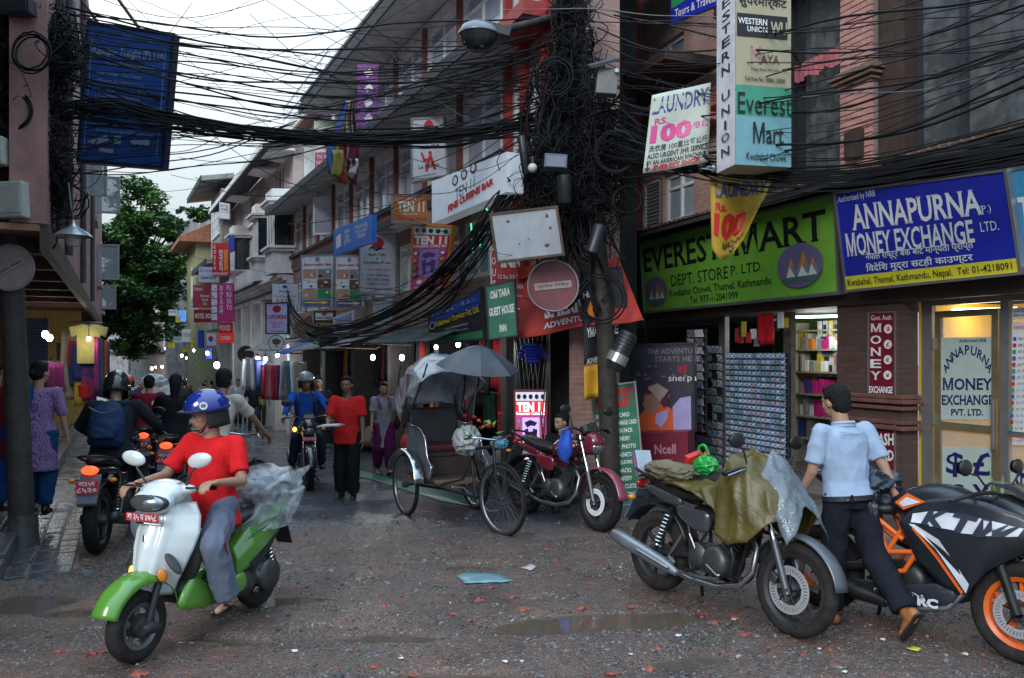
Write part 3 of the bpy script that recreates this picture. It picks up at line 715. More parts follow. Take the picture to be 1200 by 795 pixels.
for i in range(15):
 y0=.12+i*.052;s.rect(.08,y0,.28,y0+.03,[M_bluep,M_redp,mat('green_print',(.03,.3,.12),.5)][i%3],'flag_print');s.text(str(rr.randint(60,160))+'.'+str(rr.randint(10,99)),.4,y0+.004,.62,y0+.026,M_ink);s.text(str(rr.randint(60,160)),.7,y0+.004,.86,y0+.026,M_ink)
s.text('NO COIN',.1,.93,.9,.97,M_redp)
s=onwall(WA,1186,1206,(361,360),(374,373),v-.01,'notice','small white notice above the exchange rate board',M_paper);s.text('CASH CREDIT',.1,.2,.9,.42,M_redp);s.text('OPEN 7 DAYS',.1,.6,.9,.8,M_ink)
zT=3.98
u982,u1020=ua(984,.0),ua(1021,.0)
pil=part(MB().bx(u1020+.012,u982-.012,-.34,-.012,zT,7.2),'pillar',mat('mortar',(.22,.17,.155),.9,dirt=.4),bA)
bw=(u982-u1020)/1.5;kb_=None;z=zT+.01;r_=0
bm_=MB().bx(.004,bw-.006,-.05,0,0,.062);bh_=MB().bx(.004,bw*.5-.006,-.05,0,0,.062)
bs=None;bh0=None
while z<6.45:
 xs=[(0,1),(bw,.5)]if r_%2==0 else[(0,.5),(bw*.5,1)]
 for(x,wd)in xs:
  T=Matrix.Translation((u1020+x,rnd.uniform(-.004,.006),z))
  if wd==1:
   if bs is None:bs=part(bm_,'brick',M_brk,pil,bevel=.004);bs.matrix_basis=T
   else:inst(bs,pil,T)
  else:
   if bh0 is None:bh0=part(bh_,'brick',M_brk,pil,bevel=.004);bh0.matrix_basis=T
   else:inst(bh0,pil,T)
 z+=.072;r_+=1
each('pillar_moulding',M_tileb,bA,[(u1020-w,u982+w,-.3,w,4.95+i*.05,4.95+i*.05+.035)for i,w in enumerate((.03,.07,.1,.05))],bevel=.006)
part(MB().bx(u1020+.1,u982-.12,.002,.05,4.1,4.42),'niche',M_bwood,bA)
part(MB().bx(ua(1060,-.1),u1020-.005,-.4,-.1,zT,7.2),'pilaster',M_bwood,bA)
def bigwin(x0,x1,z0,z1,v,muls):
 mb=MB();fw=.06
 mb.bx(x0,x1,v-.06,v,z0,z0+.07);mb.bx(x0,x1,v-.06,v,z1-.07,z1)
 for m_ in(x0+.03,x1-.03)+tuple(muls):mb.bx(m_-.035,m_+.035,v-.06,v,z0+.07,z1-.07)
 o=part(mb,'window',M_dgrey,bA)
 es=sorted([x0+.065]+[m_ for m_ in muls]+[x1-.065])
 for a,b in zip(es,es[1:]):part(MB().bx(a+.036,b-.036,v-.036,v-.03,z0+.07,z1-.07),'pane',clear('tinted_pane',.04,(.05,.06,.07),.35),o)
 part(MB().grid(lambda p,q:(x0+(x1-x0)*p,v-.22+.035*sin(p*46)+.02*sin(p*19+q*2),z0+(z1-z0)*q),90,6),'curtain',lace,o,smooth=180)
 part(MB().bx(x0-.1,x1+.1,v-.62,v-.6,z0,z1),'room_wall',M_dark,o)
def lace_mat():
 m=mat('lace',(.5,.5,.49),.9,var=.1);n=m.node_tree.nodes;l=m.node_tree.links;b=n['Principled BSDF']
 tc=n.new('ShaderNodeTexCoord');nz_=n.new('ShaderNodeTexNoise');nz_.inputs['Scale'].default_value=5;nz_.inputs['Detail'].default_value=7
 l.new(tc.outputs['Object'],nz_.inputs['Vector']);mr=n.new('ShaderNodeMapRange');mr.inputs[1].default_value=.42;mr.inputs[2].default_value=.62;mr.inputs[3].default_value=.38;mr.inputs[4].default_value=1
 l.new(nz_.outputs['Fac'],mr.inputs[0]);l.new(mr.outputs[0],b.inputs['Alpha']);return m
lace=lace_mat()
bigwin(uE,ua(1062,-.2),zT+.02,7.0,-.2,(ua(1128,-.2),))
bigwin(u982+.01,ua(926,-.2),zT+.02,6.6,-.2,(ua(938,-.2),))
part(MB().bx(uE,ua(850),-.3,.2,6.62,7.2),'beam',M_bwood,bA)
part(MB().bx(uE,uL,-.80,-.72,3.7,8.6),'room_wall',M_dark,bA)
mb=MB();mb.grid(lambda p,q:(u982+.08+(ua(932,-.15)-u982-.1)*p,-.12+.02*sin(p*60),5.55-(.16+.07*abs(sin(p*9)))*q),60,3);part(mb,'valance',mat('pink_valance',(.38,.10,.12),.8,var=.3),bA,smooth=180)
te=thing('tile_awning','mossy clay tile ledge running above the shop signs','awning',WA.M())
part(MB().add([(uE,-.3,4.0),(uL,-.3,4.0),(uL,.42,3.80),(uE,.42,3.80),(uE,-.3,3.93),(uL,-.3,3.93),(uL,.42,3.74),(uE,.42,3.74)],[(0,1,2,3),(7,6,5,4),(0,4,5,1),(1,5,6,2),(2,6,7,3),(3,7,4,0)]),'bed',M_slabe,te,recalc=True)
tt=None;n_=0
for row in range(3):
 u=uE+.05+(.06 if row%2 else 0)
 while u<uW+.4:
  v_=.20-row*.2;T=Matrix.Translation((u,v_,3.885+row*.06+rnd.uniform(-.006,.006)))@Euler((-.27+rnd.uniform(-.03,.03),0,rnd.uniform(-.04,.04))).to_matrix().to_4x4()
  if tt is None:
   tt=part(MB().add([(0,0,0),(.112,0,0),(.112,.25,0),(0,.25,0),(.01,0,.025),(.102,0,.025),(.102,.25,.03),(.01,.25,.03)],[(0,3,2,1),(4,5,6,7),(0,1,5,4),(1,2,6,5),(2,3,7,6),(3,0,4,7)]),'roof_tile',M_tileb,te);tt.matrix_basis=T
  elif n_<290:inst(tt,te,T)
  n_+=1;u+=.12
hl=[(ua(812),ua(776),3.95,4.75),(ua(772),ua(752),3.9,4.75),(ua(745),ua(722),3.8,5.1),(ua(800),ua(760),5.75,6.9),(ua(742),ua(722),5.7,7.4),(ua(700),ua(668),3.8,5.1),(ua(700),ua(668),5.7,7.4)]
mb=MB();hw(mb,ua(850),uL,3.85,8.6,-.3,-.02,hl);part(mb,'wall',M_pink,bA)
for h in hl[:1]+hl[2:]:win(bA,h[0],h[1],h[2],h[3],v=-.08,nx=2 if h[1]-h[0]>.6 else 1,transom=.3,fw=.07)
h=hl[1];sh=part(MB().bx(h[0],h[0]+.05,-.1,-.04,h[2],h[3]).bx(h[1]-.05,h[1],-.1,-.04,h[2],h[3]).bx(h[0]+.05,h[1]-.05,-.1,-.04,h[3]-.05,h[3]).bx(h[0]+.05,h[1]-.05,-.1,-.04,h[2],h[2]+.05),'shutter',M_wwood,bA)
sl=None;z=h[2]+.07
while z<h[3]-.06:
 T=Matrix.Translation((h[0]+.05,-.07,z))@Euler((.7,0,0)).to_matrix().to_4x4()
 if sl is None:sl=part(MB().bx(0,h[1]-h[0]-.1,-.03,.03,-.005,.005),'slat',M_wwood,sh);sl.matrix_basis=T
 else:inst(sl,sh,T)
 z+=.062
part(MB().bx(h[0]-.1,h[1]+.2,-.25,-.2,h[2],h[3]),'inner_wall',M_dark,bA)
each('post',M_red,bA,[(ua(px_)-.06,ua(px_)+.06,-.015,.08,3.85,5.19)for px_ in(748,720,704,664)]+[(ua(px_)-.06,ua(px_)+.06,-.015,.08,5.71,8.6)for px_ in(748,720,704,664)])
part(MB().bx(ua(850),uL,-.018,.1,5.45,5.7),'beam',M_salm,bA);part(MB().bx(ua(850),uL,-.018,.3,5.2,5.3),'beam',M_salm,bA)
part(MB().bx(ua(850),ua(762),.101,1.0,5.95,6.1),'balcony',M_bwood,bA,bevel=.01)
part(MB().bx(ua(840),ua(775),.101,.9,6.101,6.16),'balcony_top',M_slabe,bA)
# ---------------- white and pink brick house beyond
def CX_(px,v=0):return WC.u(px,v)
uw0,uw1=uB+.01,CX_(274)
bW=thing('white_building','pink brick house with white bay windows and cornices beyond the long brick house','building',WC.M())
hs=[]
cols_=[(CX_(334),CX_(322)),(CX_(316),CX_(308)),(CX_(300),CX_(292)),(CX_(286),CX_(280))]
for a,b in cols_:
 hs+=[(a+.2,b-.2,5.0,6.3),(a+.2,b-.2,6.9,7.9)]
M_pinkw=brickmat('pale_pink_brick',(.55,.42,.38),(.62,.48,.45),(.45,.42,.40),dirt=.15)
mb=MB();hw(mb,uw0,uw1,4.2,8.1,-.3,0,hs);part(mb,'wall',M_pinkw,bW)
mb=MB();mb.bx(uw0,uw1,-.3,0,3.7,4.2);mb.bx(uw0,uw1,-7,-.31,-3,8.05);part(mb,'base_wall',M_white,bW)
for h in hs:win(bW,h[0],h[1],h[2],h[3],v=-.05,mg=mat('teal_glass',(.10,.17,.19),.08,spec=1),nx=2,transom=0,fw=.1)
for(a,b)in((CX_(343),CX_(334)),(CX_(322),CX_(316)),(CX_(292),CX_(287))):
 a0,b0=a+.05,b-.05
 for z0,z1 in((4.25,5.0),(6.3,6.75),(7.9,8.1)):bay=part(MB().prism([(a0-.25,0),(b0+.25,0),(b0,.6),(a0,.6)],(0,0,z0),(1,0,0),(0,1,0),z1-z0),'bay',M_white,bW,recalc=True)
 for z0,o_ in((4.9,.08),(4.98,.14),(6.28,.1),(6.36,.16),(7.85,.12)):part(MB().prism([(a0-.3-o_,0),(b0+.3+o_,0),(b0+o_,.6+o_),(a0-o_,.6+o_)],(0,0,z0),(1,0,0),(0,1,0),.07),'cornice',M_white,bay,recalc=True)
 win(bW,a0+.03,b0-.03,5.05,6.27,v=.56,mg=mat('teal_glass',(.1,.17,.19)),nx=2,transom=0,fw=.09)
 mb=MB();mb.bx(a0-.1,b0+.1,0,.48,5.05,6.27);part(mb,'bay_side',M_glassd,bay)
each('cornice',M_white,bW,[(uw0,uw1+.1,.001,o_,z0,z1)for z0,z1,o_ in((3.95,4.05,.2),(4.05,4.12,.32),(4.12,4.2,.45),(6.62,6.7,.12),(3.7,3.8,.15))])
mb=MB();mb.bx(CX_(318),CX_(276),.45,.55,4.2,4.75);mb.bx(CX_(318),CX_(276),.05,.55,4.2,4.28);part(mb,'balcony',M_white,bW)
each('pilaster',M_white,bW,[(uw0+k*2.2,uw0+k*2.2+.35,-.3,.12,-2,3.69)for k in range(int((uw1-uw0)/2.2)+1)])
o=part(MB().add([(uw0-.3,.02,8.1),(uw1+.2,.02,8.1),(uw1+.2,.95,7.8),(uw0-.3,.95,7.8),(uw0-.3,.02,8.25),(uw1+.2,.02,8.25),(uw1+.2,.95,7.92),(uw0-.3,.95,7.92)],[(0,3,2,1),(4,5,6,7),(0,1,5,4),(1,2,6,5),(2,3,7,6),(3,0,4,7)]),'eave',M_slabe,bW)
part(MB().bx(uw0-.3,uw1+.2,.951,1.0,7.78,7.94),'fascia',M_white,o)
mb=MB();mb.bx(uw0-1,uw1-3,-3.2,-.9,8.1,10.2);mb.bx(uw0-.6,uw0+5,-4.5,-2.2,10.2,12.4);part(mb,'roof_storey',M_white,bW)
mb=MB();mb.prism([(-.9,9.1),(-.2,8.75),(-.2,8.85),(-.9,9.25)],(uw0-1.2,0,0),(0,1,0),(0,0,1),8);part(mb,'tile_band',mat('brown_tile',(.2,.1,.09),.8,var=.3),bW,recalc=True)
mb=MB()
for k in range(7):part(MB().cyl((uw0+k*1.1-.5,-.95,10.2),(uw0+k*1.1-.5,-.95,10.9),.03,n=6),'railing_post',M_wwood,bW)
for z in(10.5,10.92):part(MB().cyl((uw0-.5,-.95,z),(uw0+6.1,-.95,z),.035,n=6),'rail',M_wwood,bW)
# ---------------- grimy concrete house
uc0,uc1=uw1+.02,CX_(254)
bG=thing('concrete_building','grimy grey concrete house with a white lattice window and dark eaves','building',WC.M())
hs=[(uc0+.8,uc1-1.8,3.5,5.1)]
mb=MB();hw(mb,uc0,uc1,-3,9.4,-.3,0,hs);mb.bx(uc0,uc1,-6,-.9,-3,9.3);mb.bx(uc0,uc1-2.0,0,.5,6.2,8.9);part(mb,'wall',M_conc,bG)
win(bG,uc0+.4,uc1-2.6,7.0,8.6,v=.56,mf=M_wwood,nx=4,nz=4,transom=0,fw=.1);win(bG,hs[0][0],hs[0][1],3.5,5.1,v=-.05,mf=M_bwood,mg=M_glassd,nx=4,nz=4,transom=0,fw=.12)
for z,w in((9.4,1.3),(5.9,1.1)):slab(bG,uc0,uc1+.3,w,z,t=.2,m=M_conc,drop=.25)
part(MB().bx(uc0+.5,uc1-1,.01,.6,2.9,3.45),'balcony',M_conc,bG,bevel=.05)
# ---------------- small yellow house and ruined grey tower
uy0,uy1=uc1+.6,CX_(240)
bY=thing('yellow_house','small yellow green house with an orange tiled roof far down the lane','building',WC.M())
mb=MB();mb.bx(uy0,uy1,-5,.9,-4,7.5);part(mb,'wall',mat('yellow_render',(.36,.36,.2),.8,dirt=.3),bY)
mb=MB();mb.prism([(-5.3,7.4),(1.7,7.3),(1.7,7.5),(-1.6,9.2),(-1.9,9.2),(-5.3,7.6)],(uy0-.4,0,0),(0,1,0),(0,0,1),uy1-uy0+.6);part(mb,'roof',mat('orange_roof',(.36,.15,.09),.8,var=.3),bY,recalc=True)
win(bY,uy0+1.5,uy1-3,4.6,6.3,v=.96,nx=2,fw=.12)
bR=thing('ruined_building','tall stained grey ruin topped with shrubs at the bend of the lane','building',Matrix.Translation(P(233,415,62)))
def ruin(p,q):
 a=p*2*pi;r=1.9+.25*noise.noise(Vector((a*2,q*3,1)));z=-5+q*(15.0+1.2*noise.noise(Vector((cos(a)*2,sin(a)*2,5))))
 sx=max(-1,min(1,cos(a)*1.35));sy=max(-1,min(1,sin(a)*1.35));return(sx*r,sy*r,z)
part(MB().grid(ruin,40,24),'wall',mat('stained_render',(.26,.25,.24),.9,var=.35,dirt=.9,scale=1.4),bR,smooth=40)
# ---------------- left building
WL=Wall(-.6*.9,-.6*.436,.4358,-.9)
def ul(px,v=0):return WL.u(px,v)
l0=-34.5;l1=-8.6
bL=thing('pink_building','old pink building on the left with outward opening grey windows over a covered walkway','building',WL.M())
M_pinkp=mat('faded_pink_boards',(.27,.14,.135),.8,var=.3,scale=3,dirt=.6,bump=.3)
hs=[(-23.2,-22.0,5.2,6.2),(-28.4,-27,4.0,5.1),(-33.4,-32,3.4,4.3),(-12.6,-11.4,6.2,7.6)]
mb=MB();hw(mb,l0,l1,3.05,9.5,-.3,0,hs);part(mb,'wall',M_pinkp,bL)
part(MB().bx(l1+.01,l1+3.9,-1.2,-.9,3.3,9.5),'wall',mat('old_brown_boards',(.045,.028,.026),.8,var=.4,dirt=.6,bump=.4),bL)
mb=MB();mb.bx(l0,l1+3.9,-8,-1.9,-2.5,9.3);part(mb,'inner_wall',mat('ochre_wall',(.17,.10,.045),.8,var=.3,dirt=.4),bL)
mb=MB();mb.bx(l0,l1,-1.9,0,2.98,3.04);part(mb,'soffit',mat('plank_soffit',(.24,.13,.075),.7,var=.35,scale=4),bL)
for k in range(12):part(MB().bx(-9.4-k*1.7,-9.2-k*1.7,-1.88,-.06,2.84,2.978),'beam',mat('beam_brown',(.11,.045,.03),.7,var=.3),bL)
part(MB().bx(l0,l1,-.06,.02,2.8,3.045),'fascia',M_bwood,bL)
for i,(u_,z_,w_,h_)in enumerate(((-22.0,5.25,.62,.9),(-26.9,4.05,.6,1.05),(-31.9,3.42,.5,.86),(-16.5,4.7,.4,.7))):
 M_=Matrix.Translation((u_,.005,z_))@Euler((0,0,R(78))).to_matrix().to_4x4()
 cb=MB();cb.bx(0,.05,-.025,.025,0,h_);cb.bx(w_-.05,w_,-.025,.025,0,h_);cb.bx(.05,w_-.05,-.025,.025,0,.05);cb.bx(.05,w_-.05,-.025,.025,h_-.05,h_)
 c=part(cb,'open_window',mat('grey_wood',(.3,.29,.3),.7,dirt=.4),bL);c.matrix_basis=M_
 part(MB().bx(.05,w_-.05,-.003,.003,.05,h_-.05),'pane',clear('grimy_pane',.1,(.35,.42,.45),.55),c)
for h in hs:win(bL,h[0],h[1],h[2],h[3],v=-.05,mf=mat('grey_wood',(.3,.29,.3)),nx=2,transom=.3)
each('sill',mat('grey_wood',(.3,.29,.3)),bL,[(h[0]-.1,h[1]+.1,.001,.12,h[2]-.14,h[2]-.02)for h in hs])
for u_ in[-9.6,-11.2,-15.5,-20.8]:part(MB().cyl((u_,.05,3.05),(u_,.05,9.4),.045,n=8),'drainpipe',M_slabe,bL)
ue=-22.5
part(MB().bx(ue-.2,ue,-1.9,-.25,-1,2.97),'cross_wall',mat('yellow_ochre',(.42,.30,.10),.7,var=.15),bL)
sh=part(MB().bx(ue+.001,ue+.03,-1.75,-.95,1.35,2.7),'roller_shutter',mat('shutter_blue',(.07,.12,.22),.5),bL)
s0=None
for k in range(19):
 T=Matrix.Translation((ue+.032,-1.75,1.36+k*.07))
 if s0 is None:s0=part(MB().add([(0,0,0),(0,.8,0),(.025,.8,.035),(.025,0,.035),(0,0,.066),(0,.8,.066)],[(0,1,2,3),(3,2,5,4)]),'slat',mat('shutter_blue',(.07,.12,.22)),sh);s0.matrix_basis=T
 else:inst(s0,sh,T)
 # ---------------- left side farther: more shops beyond, the
def block(name,label,x,y,dx,dy,L_,D_,z1,m,nwin=3,sg=1,floors=2,zb=-4,wz=1.3,cat='building',n0=2.2):
 Wl=Wall(x,y,dx,dy);b=thing(name,label,cat,Wl.M())
 hs=[]
 for f in range(floors):
  for k in range(nwin):
   a=(k+.25)*L_/nwin;hs.append((a,a+.5*L_/nwin,n0+f*2.6+.5,n0+f*2.6+.5+wz))
 hs=[h for h in hs if h[3]<z1-.2]
 part(hw(MB(),0,L_,zb,z1,-.3,0,hs),'wall',m,b);part(MB().bx(0,L_,-D_,-.8,zb,z1-.05),'inner_wall',m,b)
 for h in hs:win(b,*h,nx=2,fw=.08)
 slab(b,-.2,L_+.2,.6,z1,t=.15,m=M_conc);part(MB().bx(0,L_,.001,.5,n0-.2,n0),'shop_canopy',M_slabe,b)
 return b
pl=lambda u_,v_=0:WL.pt(u_,v_)
q=pl(-40,-1.0);block('grey_house','grey rendered house on the left behind the big tree',q.x,q.y,.4358,-.9,9,6,7.5,M_conc,3)
q=pl(-62,-1.0);block('brown_house','brown brick house far down the left side of the lane',q.x,q.y,.4358,-.9,20,6,8.5,M_rbrick,6)
q=WC.pt(uy1+14,-1);block('far_grey_house','pale grey block closing the right side of the lane far away',q.x,q.y,-.4555,.8902,22,6,6,M_conc,6)
block('end_house','brick house closing the far end of the lane',P(262,415,112).x,112,-1,.12,16,8,7,M_rbrick,5)
block('end_house','pale house closing the lane beyond the tree crown',P(150,415,108).x,108,-1,.0,22,8,6,M_conc,6)
#
def YC(px,v=.8):return WC.pt(WC.u(px,v),v).y
def YA(px,v=.1):return WA.pt(WA.u(px,v),v).y
def ink(n,c,**k):return mat('print_'+n,c,.5,var=.08,**k)
Kk=ink('black',(.012,.012,.016));Rd=ink('red',(.55,.015,.02));Wh=ink('white',(.72,.72,.72));Bl=ink('blue',(.02,.06,.42));Nv=ink('navy',(.012,.015,.14))
Yl=ink('yellow',(.72,.55,.02));Gn=ink('green',(.03,.26,.10));Mg=ink('magenta',(.55,.04,.22));Sk=ink('skin',(.48,.26,.17));Br=ink('brown',(.14,.06,.03));Gy=ink('grey',(.22,.22,.23));Or=ink('orange',(.75,.22,.03));Vi=ink('violet',(.28,.16,.5));Lb=ink('light_blue',(.2,.42,.7));Gl=ink('pale_green',(.5,.62,.5))
M_face=mat('vinyl_white',(.60,.62,.68),.45,var=.06,dirt=.25)
M_rust=mat('rusty_steel',(.09,.06,.045),.75,var=.4,metal=.3)
# --- Everest Mart
g=mat('vinyl_green',(.19,.46,.05),.45,var=.1,dirt=.12)
s=sgn('shop_sign','long bright green sign lettered EVEREST MART DEPT. STORE with two mountain emblems',(750,285,978,228,983,343,755,366),YA(752),YA(981),.14,face=g,frame=M_alu,fw=.025)
s.text('EVEREST',.02,.10,.50,.44,Kk,.018,.03);s.text('MART',.565,.10,.965,.44,Kk,.018,.03)
s.text('DEPT. STORE',.20,.54,.53,.69,Kk,.0,.03);s.text('P. LTD.',.545,.55,.70,.66,Kk,.0,.03)
s.text('Kwabahal Chowk, Thamel, Kathmandu',.185,.735,.735,.84,Kk,.006);s.text('Tel: 977-1-2041099',.31,.86,.575,.95,Kk,.006)
def mountain(s,u,v,ru,rv):
 s.disc(u,v,ru,rv,ink('dusk_violet',(.16,.13,.26)))
 for k,m in((0,Gy),(1,Or),(2,Wh)):
  for(a,h,w_)in((-.35,.35,.32),(.2,.62,.4),(.6,.25,.3)):
   h2=h*(1,.95,.0)[k]if k<2 else h*.45
   base=.35 if k==0 else h*.35
   if k==1:s.poly([(u+ru*(a-w_*.45),v+rv*(.25-h*.1)),(u+ru*a,v-rv*h),(u+ru*(a+w_*.3),v-rv*(h*.25))],m,'emblem')
   elif k==0:s.poly([(u+ru*(a-w_),v+rv*.4),(u+ru*a,v-rv*h),(u+ru*(a+w_*.9),v+rv*.4)],m,'emblem')
   else:s.poly([(u+ru*(a-w_*.7),v+rv*.5),(u+ru*(a-.05),v+rv*.02),(u+ru*(a+.08),v+rv*.3),(u+ru*(a+w_*.6),v+rv*.5)],m,'emblem')
 s.text('EVEREST MART',u-ru*.8,v+rv*.52,u+ru*.8,v+rv*.74,Gn,.02)
mountain(s,.095,.73,.078,.21);mountain(s,.86,.665,.092,.24)
# --- Annapurna
nb=mat('vinyl_blue',(.016,.026,.36),.4,var=.1,dirt=.1)
s=sgn('shop_sign','deep blue sign lettered ANNAPURNA MONEY EXCHANGE with a yellow strip below',(978,227,1178,200,1196,320,992,341),YA(985,.2),YA(1186,.2),.14,face=nb,frame=M_alu,fw=.02)
s.rect(.0,.855,1,1,ink('strip_yellow',(.66,.58,.03)))
s.text('Authorised by NRB',.02,.035,.28,.12,Wh,.0,rise=.02)
s.text('ANNAPURNA',.10,.14,.87,.40,Wh,.02,.035,rise=.0);s.text('MONEY EXCHANGE',.04,.42,.81,.66,Wh,.02,.03)
s.text('(P.)',.85,.31,.91,.40,Wh,0,.02);s.text('LTD.',.845,.47,.935,.565,Wh,0,.03)
s.text('नेपाल राष्ट्र बैंक बाट मान्यता प्राप्त',.165,.625,.80,.735,Wh,.01);s.text('िवदेिश मुद्रा सटही काउण्टर',.16,.745,.79,.855,Wh,.014)
s.text('Kwabahal, Thamel, Kathmandu, Nepal.  Tel: 01-4218091',.02,.885,.97,.975,Kk,.006)
s=sgn('shop_sign','light blue sign cut off by the right edge beside the Annapurna sign',(1184,199,1260,188,1262,300,1199,310),YA(1190,.16),YA(1260,.16),.12,face=mat('vinyl_sky',(.05,.26,.5),.4),frame=M_alu,fw=.02)
s.text('T',.05,.3,.25,.6,Wh,.02,.04);s.text('TR',.3,.3,.8,.6,Wh,.02,.04)
# --- tall projecting light box
Y0=7.8;a=P(862,-60,Y0);b=P(924,-60,Y0+.15);h=(193+60)*Y0/F
cr=mat('lightbox_cream',(.40,.36,.24),.4,var=.06);LB=thing
bz=P(862,193,Y0).z;tz=bz+2.35
A_=Vector((P(862,0,Y0).x,Y0,0));B_=Vector((P(927,0,Y0+.12).x,Y0+.12,0));Cc=Vector((P(849,0,Y0+.34).x,Y0+.34,0));Z=lambda p,z:Vector((p.x,p.y,z))
s=Sign('light_box_sign','tall projecting cream and green light box lettered Everest Mart',Z(A_,tz),Z(B_,tz),Z(B_,bz),Z(A_,bz),.38,face=cr)
def fv(y):return(tz-(CH-(y-HY)*Y0/F))/(tz-bz)
s.rect(0,fv(99),1,fv(135),ink('jade',(.06,.30,.20)));s.rect(0,fv(135),1,1,ink('aqua',(.17,.36,.42)))
s.text('सुपरमार्केट',.05,fv(-8),.92,fv(8),Kk,.02)
s.rect(.02,fv(15),.93,fv(42),Kk);s.text('WESTERN',.04,fv(20),.56,fv(27.5),Wh,.02);s.text('UNION',.2,fv(29.5),.56,fv(36),Wh,.02);s.text('WU',.62,fv(22),.92,fv(37),cr,.03)
s.text('M',.26,fv(53),.45,fv(73),ink('rose',(.45,.22,.25)),0,.03);s.text('AYA',.44,fv(62),.78,fv(72),ink('maroon',(.12,.02,.03)),0,.03)
s.text('Maya Rand Pvt. Ltd.',.27,fv(78),.78,fv(82),Kk);s.text('Toll Free No: 16600 120000',.15,fv(89),.88,fv(94),Kk)
s.text('Everest',.03,fv(108),1.0,fv(133),Kk,.0,0,name='lettering');s.text('Mart',.3,fv(142),.85,fv(167),Kk,.01);s.text('Kwabahal Chowk',.18,fv(178),.9,fv(187),Kk,.006)
kk=-s.n*.38+Vector((-.004,0,0));kf=Vector((-.004,0,0));q=[Z(A_,tz)+kk,Z(A_,tz)+kf,Z(A_,bz)+kf,Z(A_,bz)+kk]
sd=Sign.__new__(Sign);sd.c=q;sd.sag=0;sd.n=(q[1]-q[0]).cross(q[3]-q[0]).normalized();sd.n=sd.n if sd.n.x<0 else-sd.n;sd.t=s.t;sd.k=0
sd.rect(-.02,0,1.02,1,mat('lightbox_white',(.62,.62,.66),.4),'side_panel')
for ch,y in zip('WESTERNUNION',(-22,-6,10,26,41.5,58,75,106,124,141,156,173)):
 sd.text(ch,.46 if ch=='I' else.3,fv(y-5.5)-.0,.58 if ch=='I' else.75,fv(y+5),Kk,.01)
bx_=MB();bx_.tube([s.at(.5,.2,-.2),WA.pt(WA.u(930,0),-.1,s.at(.5,.2,0).z)],.025,6);part(bx_,'bracket',M_dgrey,s.t,world=True)
bx_=MB();bx_.tube([s.at(.5,.85,-.2),WA.pt(WA.u(930,0),-.1,s.at(.5,.85,0).z)],.025,6);part(bx_,'bracket',M_dgrey,s.t,world=True)
# --- laundry banners
cl1=mat('banner_cloth_white',(.52,.56,.50),.8,var=.1,dirt=.12)
s=sgn('banner','white cloth LAUNDRY banner with a big pink 100 hanging from the cables',(764,112,833,97,830,190,753,204),8.55,8.5,.004,face=cl1,sag=.05)
s.text('LAUNDRY',.04,.05,.97,.27,ink('indigo',(.05,.06,.25)),.02);s.text('RS.',.1,.32,.32,.40,Mg,.03);s.text('100',.05,.40,.72,.64,ink('hot_pink',(.62,.06,.25)),.06);s.text('PER KG.',.74,.46,.98,.545,Mg,.02)
s.text('洗衣房 100重比每公斤',.05,.66,.97,.745,Kk,.01);s.text('ALSO URGENT 3HR SERVICE',.04,.765,.98,.83,Kk,.014);s.text('BY AN AMERICAN MACHINE',.04,.85,.95,.91,Kk,.014);s.text('EVEREST SHOP',.16,.92,.86,.985,Rd,.03)
s.text('↓',.02,.90,.10,.98,Kk,.03);s.text('↓',.9,.86,.99,.95,Kk,.03)
ycl=mat('banner_cloth_yellow',(.50,.32,.03),.8,var=.15,dirt=.15)
yl_=thing('banner','drooping yellow LAUNDRY banner folded over in front of the green sign','banner',P(832,300,8.7))
def yb(u,v):
 L_=Vector((832+2*v,208+78*v,0));R_=Vector((905-20*v-24*max(0,v-.4),207+60*v+30*max(0,v-.5),0))
 p=L_.lerp(R_,u);px_=p.x;py_=p.y+15*v*u*(1-u)*2+(14*v*v*(1-abs(u-.35)*1.6))
 return P(px_,py_,8.7-.05*sin(u*5+v*3)-.06*v*sin(u*7))
part(MB().grid(yb,16,16),'banner_cloth',ycl,yl_,world=True,smooth=70,solid=.004)
def ytext(t,u0,v0,u1,v1,m,bold):
 vs,fs=text_mesh(t,bold,0);xs=[q[0]for q in vs];ys=[q[1]for q in vs];xa,xb,ya,yb_=min(xs),max(xs),min(ys),max(ys)
 part(MB().add([yb(u0+(u1-u0)*(x-xa)/(xb-xa),v0+(v1-v0)*(yb_-y)/(yb_-ya))+Vector((0,-.012,0))for x,y in vs],fs),'lettering',m,yl_,world=True)
ytext('LAUNDRY',.08,.08,.96,.30,ink('indigo',(.05,.06,.25)),.03);ytext('Rs.',.08,.36,.3,.48,Rd,.03);ytext('100',.06,.5,.75,.8,Rd,.06);ytext('MACHINE',.3,.82,.85,.9,Kk,.02);ytext('↓',.5,.88,.7,.98,Kk,.03)
# --- signs of the brick house
fc=mat('vinyl_orange',(.50,.17,.06),.45,var=.1)
s=sgn('shop_sign','small orange light box sign lettered TEN 11 in white',(460,229,505,229,504,262,460,260),13.2,13.0,.16,face=fc,frame=M_alu)
s.text('TEN 11',.13,.22,.84,.60,Wh,.03);s.text('o o o',.38,.06,.62,.17,Wh,.02);s.text('LORD BUDDHA',.27,.66,.67,.73,Wh);s.text('CUISINE      RESTAURANT',.08,.82,.9,.90,Rd)
YT0,YT1=YC(506,.85),YC(596,.85)
s=sgn('light_box_sign','large white slanting light box sign lettered TEN 11 with red writing below',(506,213,594,178,594,225,506,262),YT0,YT1,.22,face=mat('lightbox_bluewhite',(.62,.68,.78),.35,var=.04,emit=.12),edge=None)
s.text('TEN 11',.36,.42,.62,.68,Kk,.0,rise=.14)
for k in range(3):s.disc(.36+.125*k,.20-.06*k,.042,.13,Kk);s.disc(.36+.125*k,.20-.06*k,.026,.09,Wh)
s.text('FINE CUISINE BAR',.26,.74,.86,.92,Rd,.07,rise=.24)
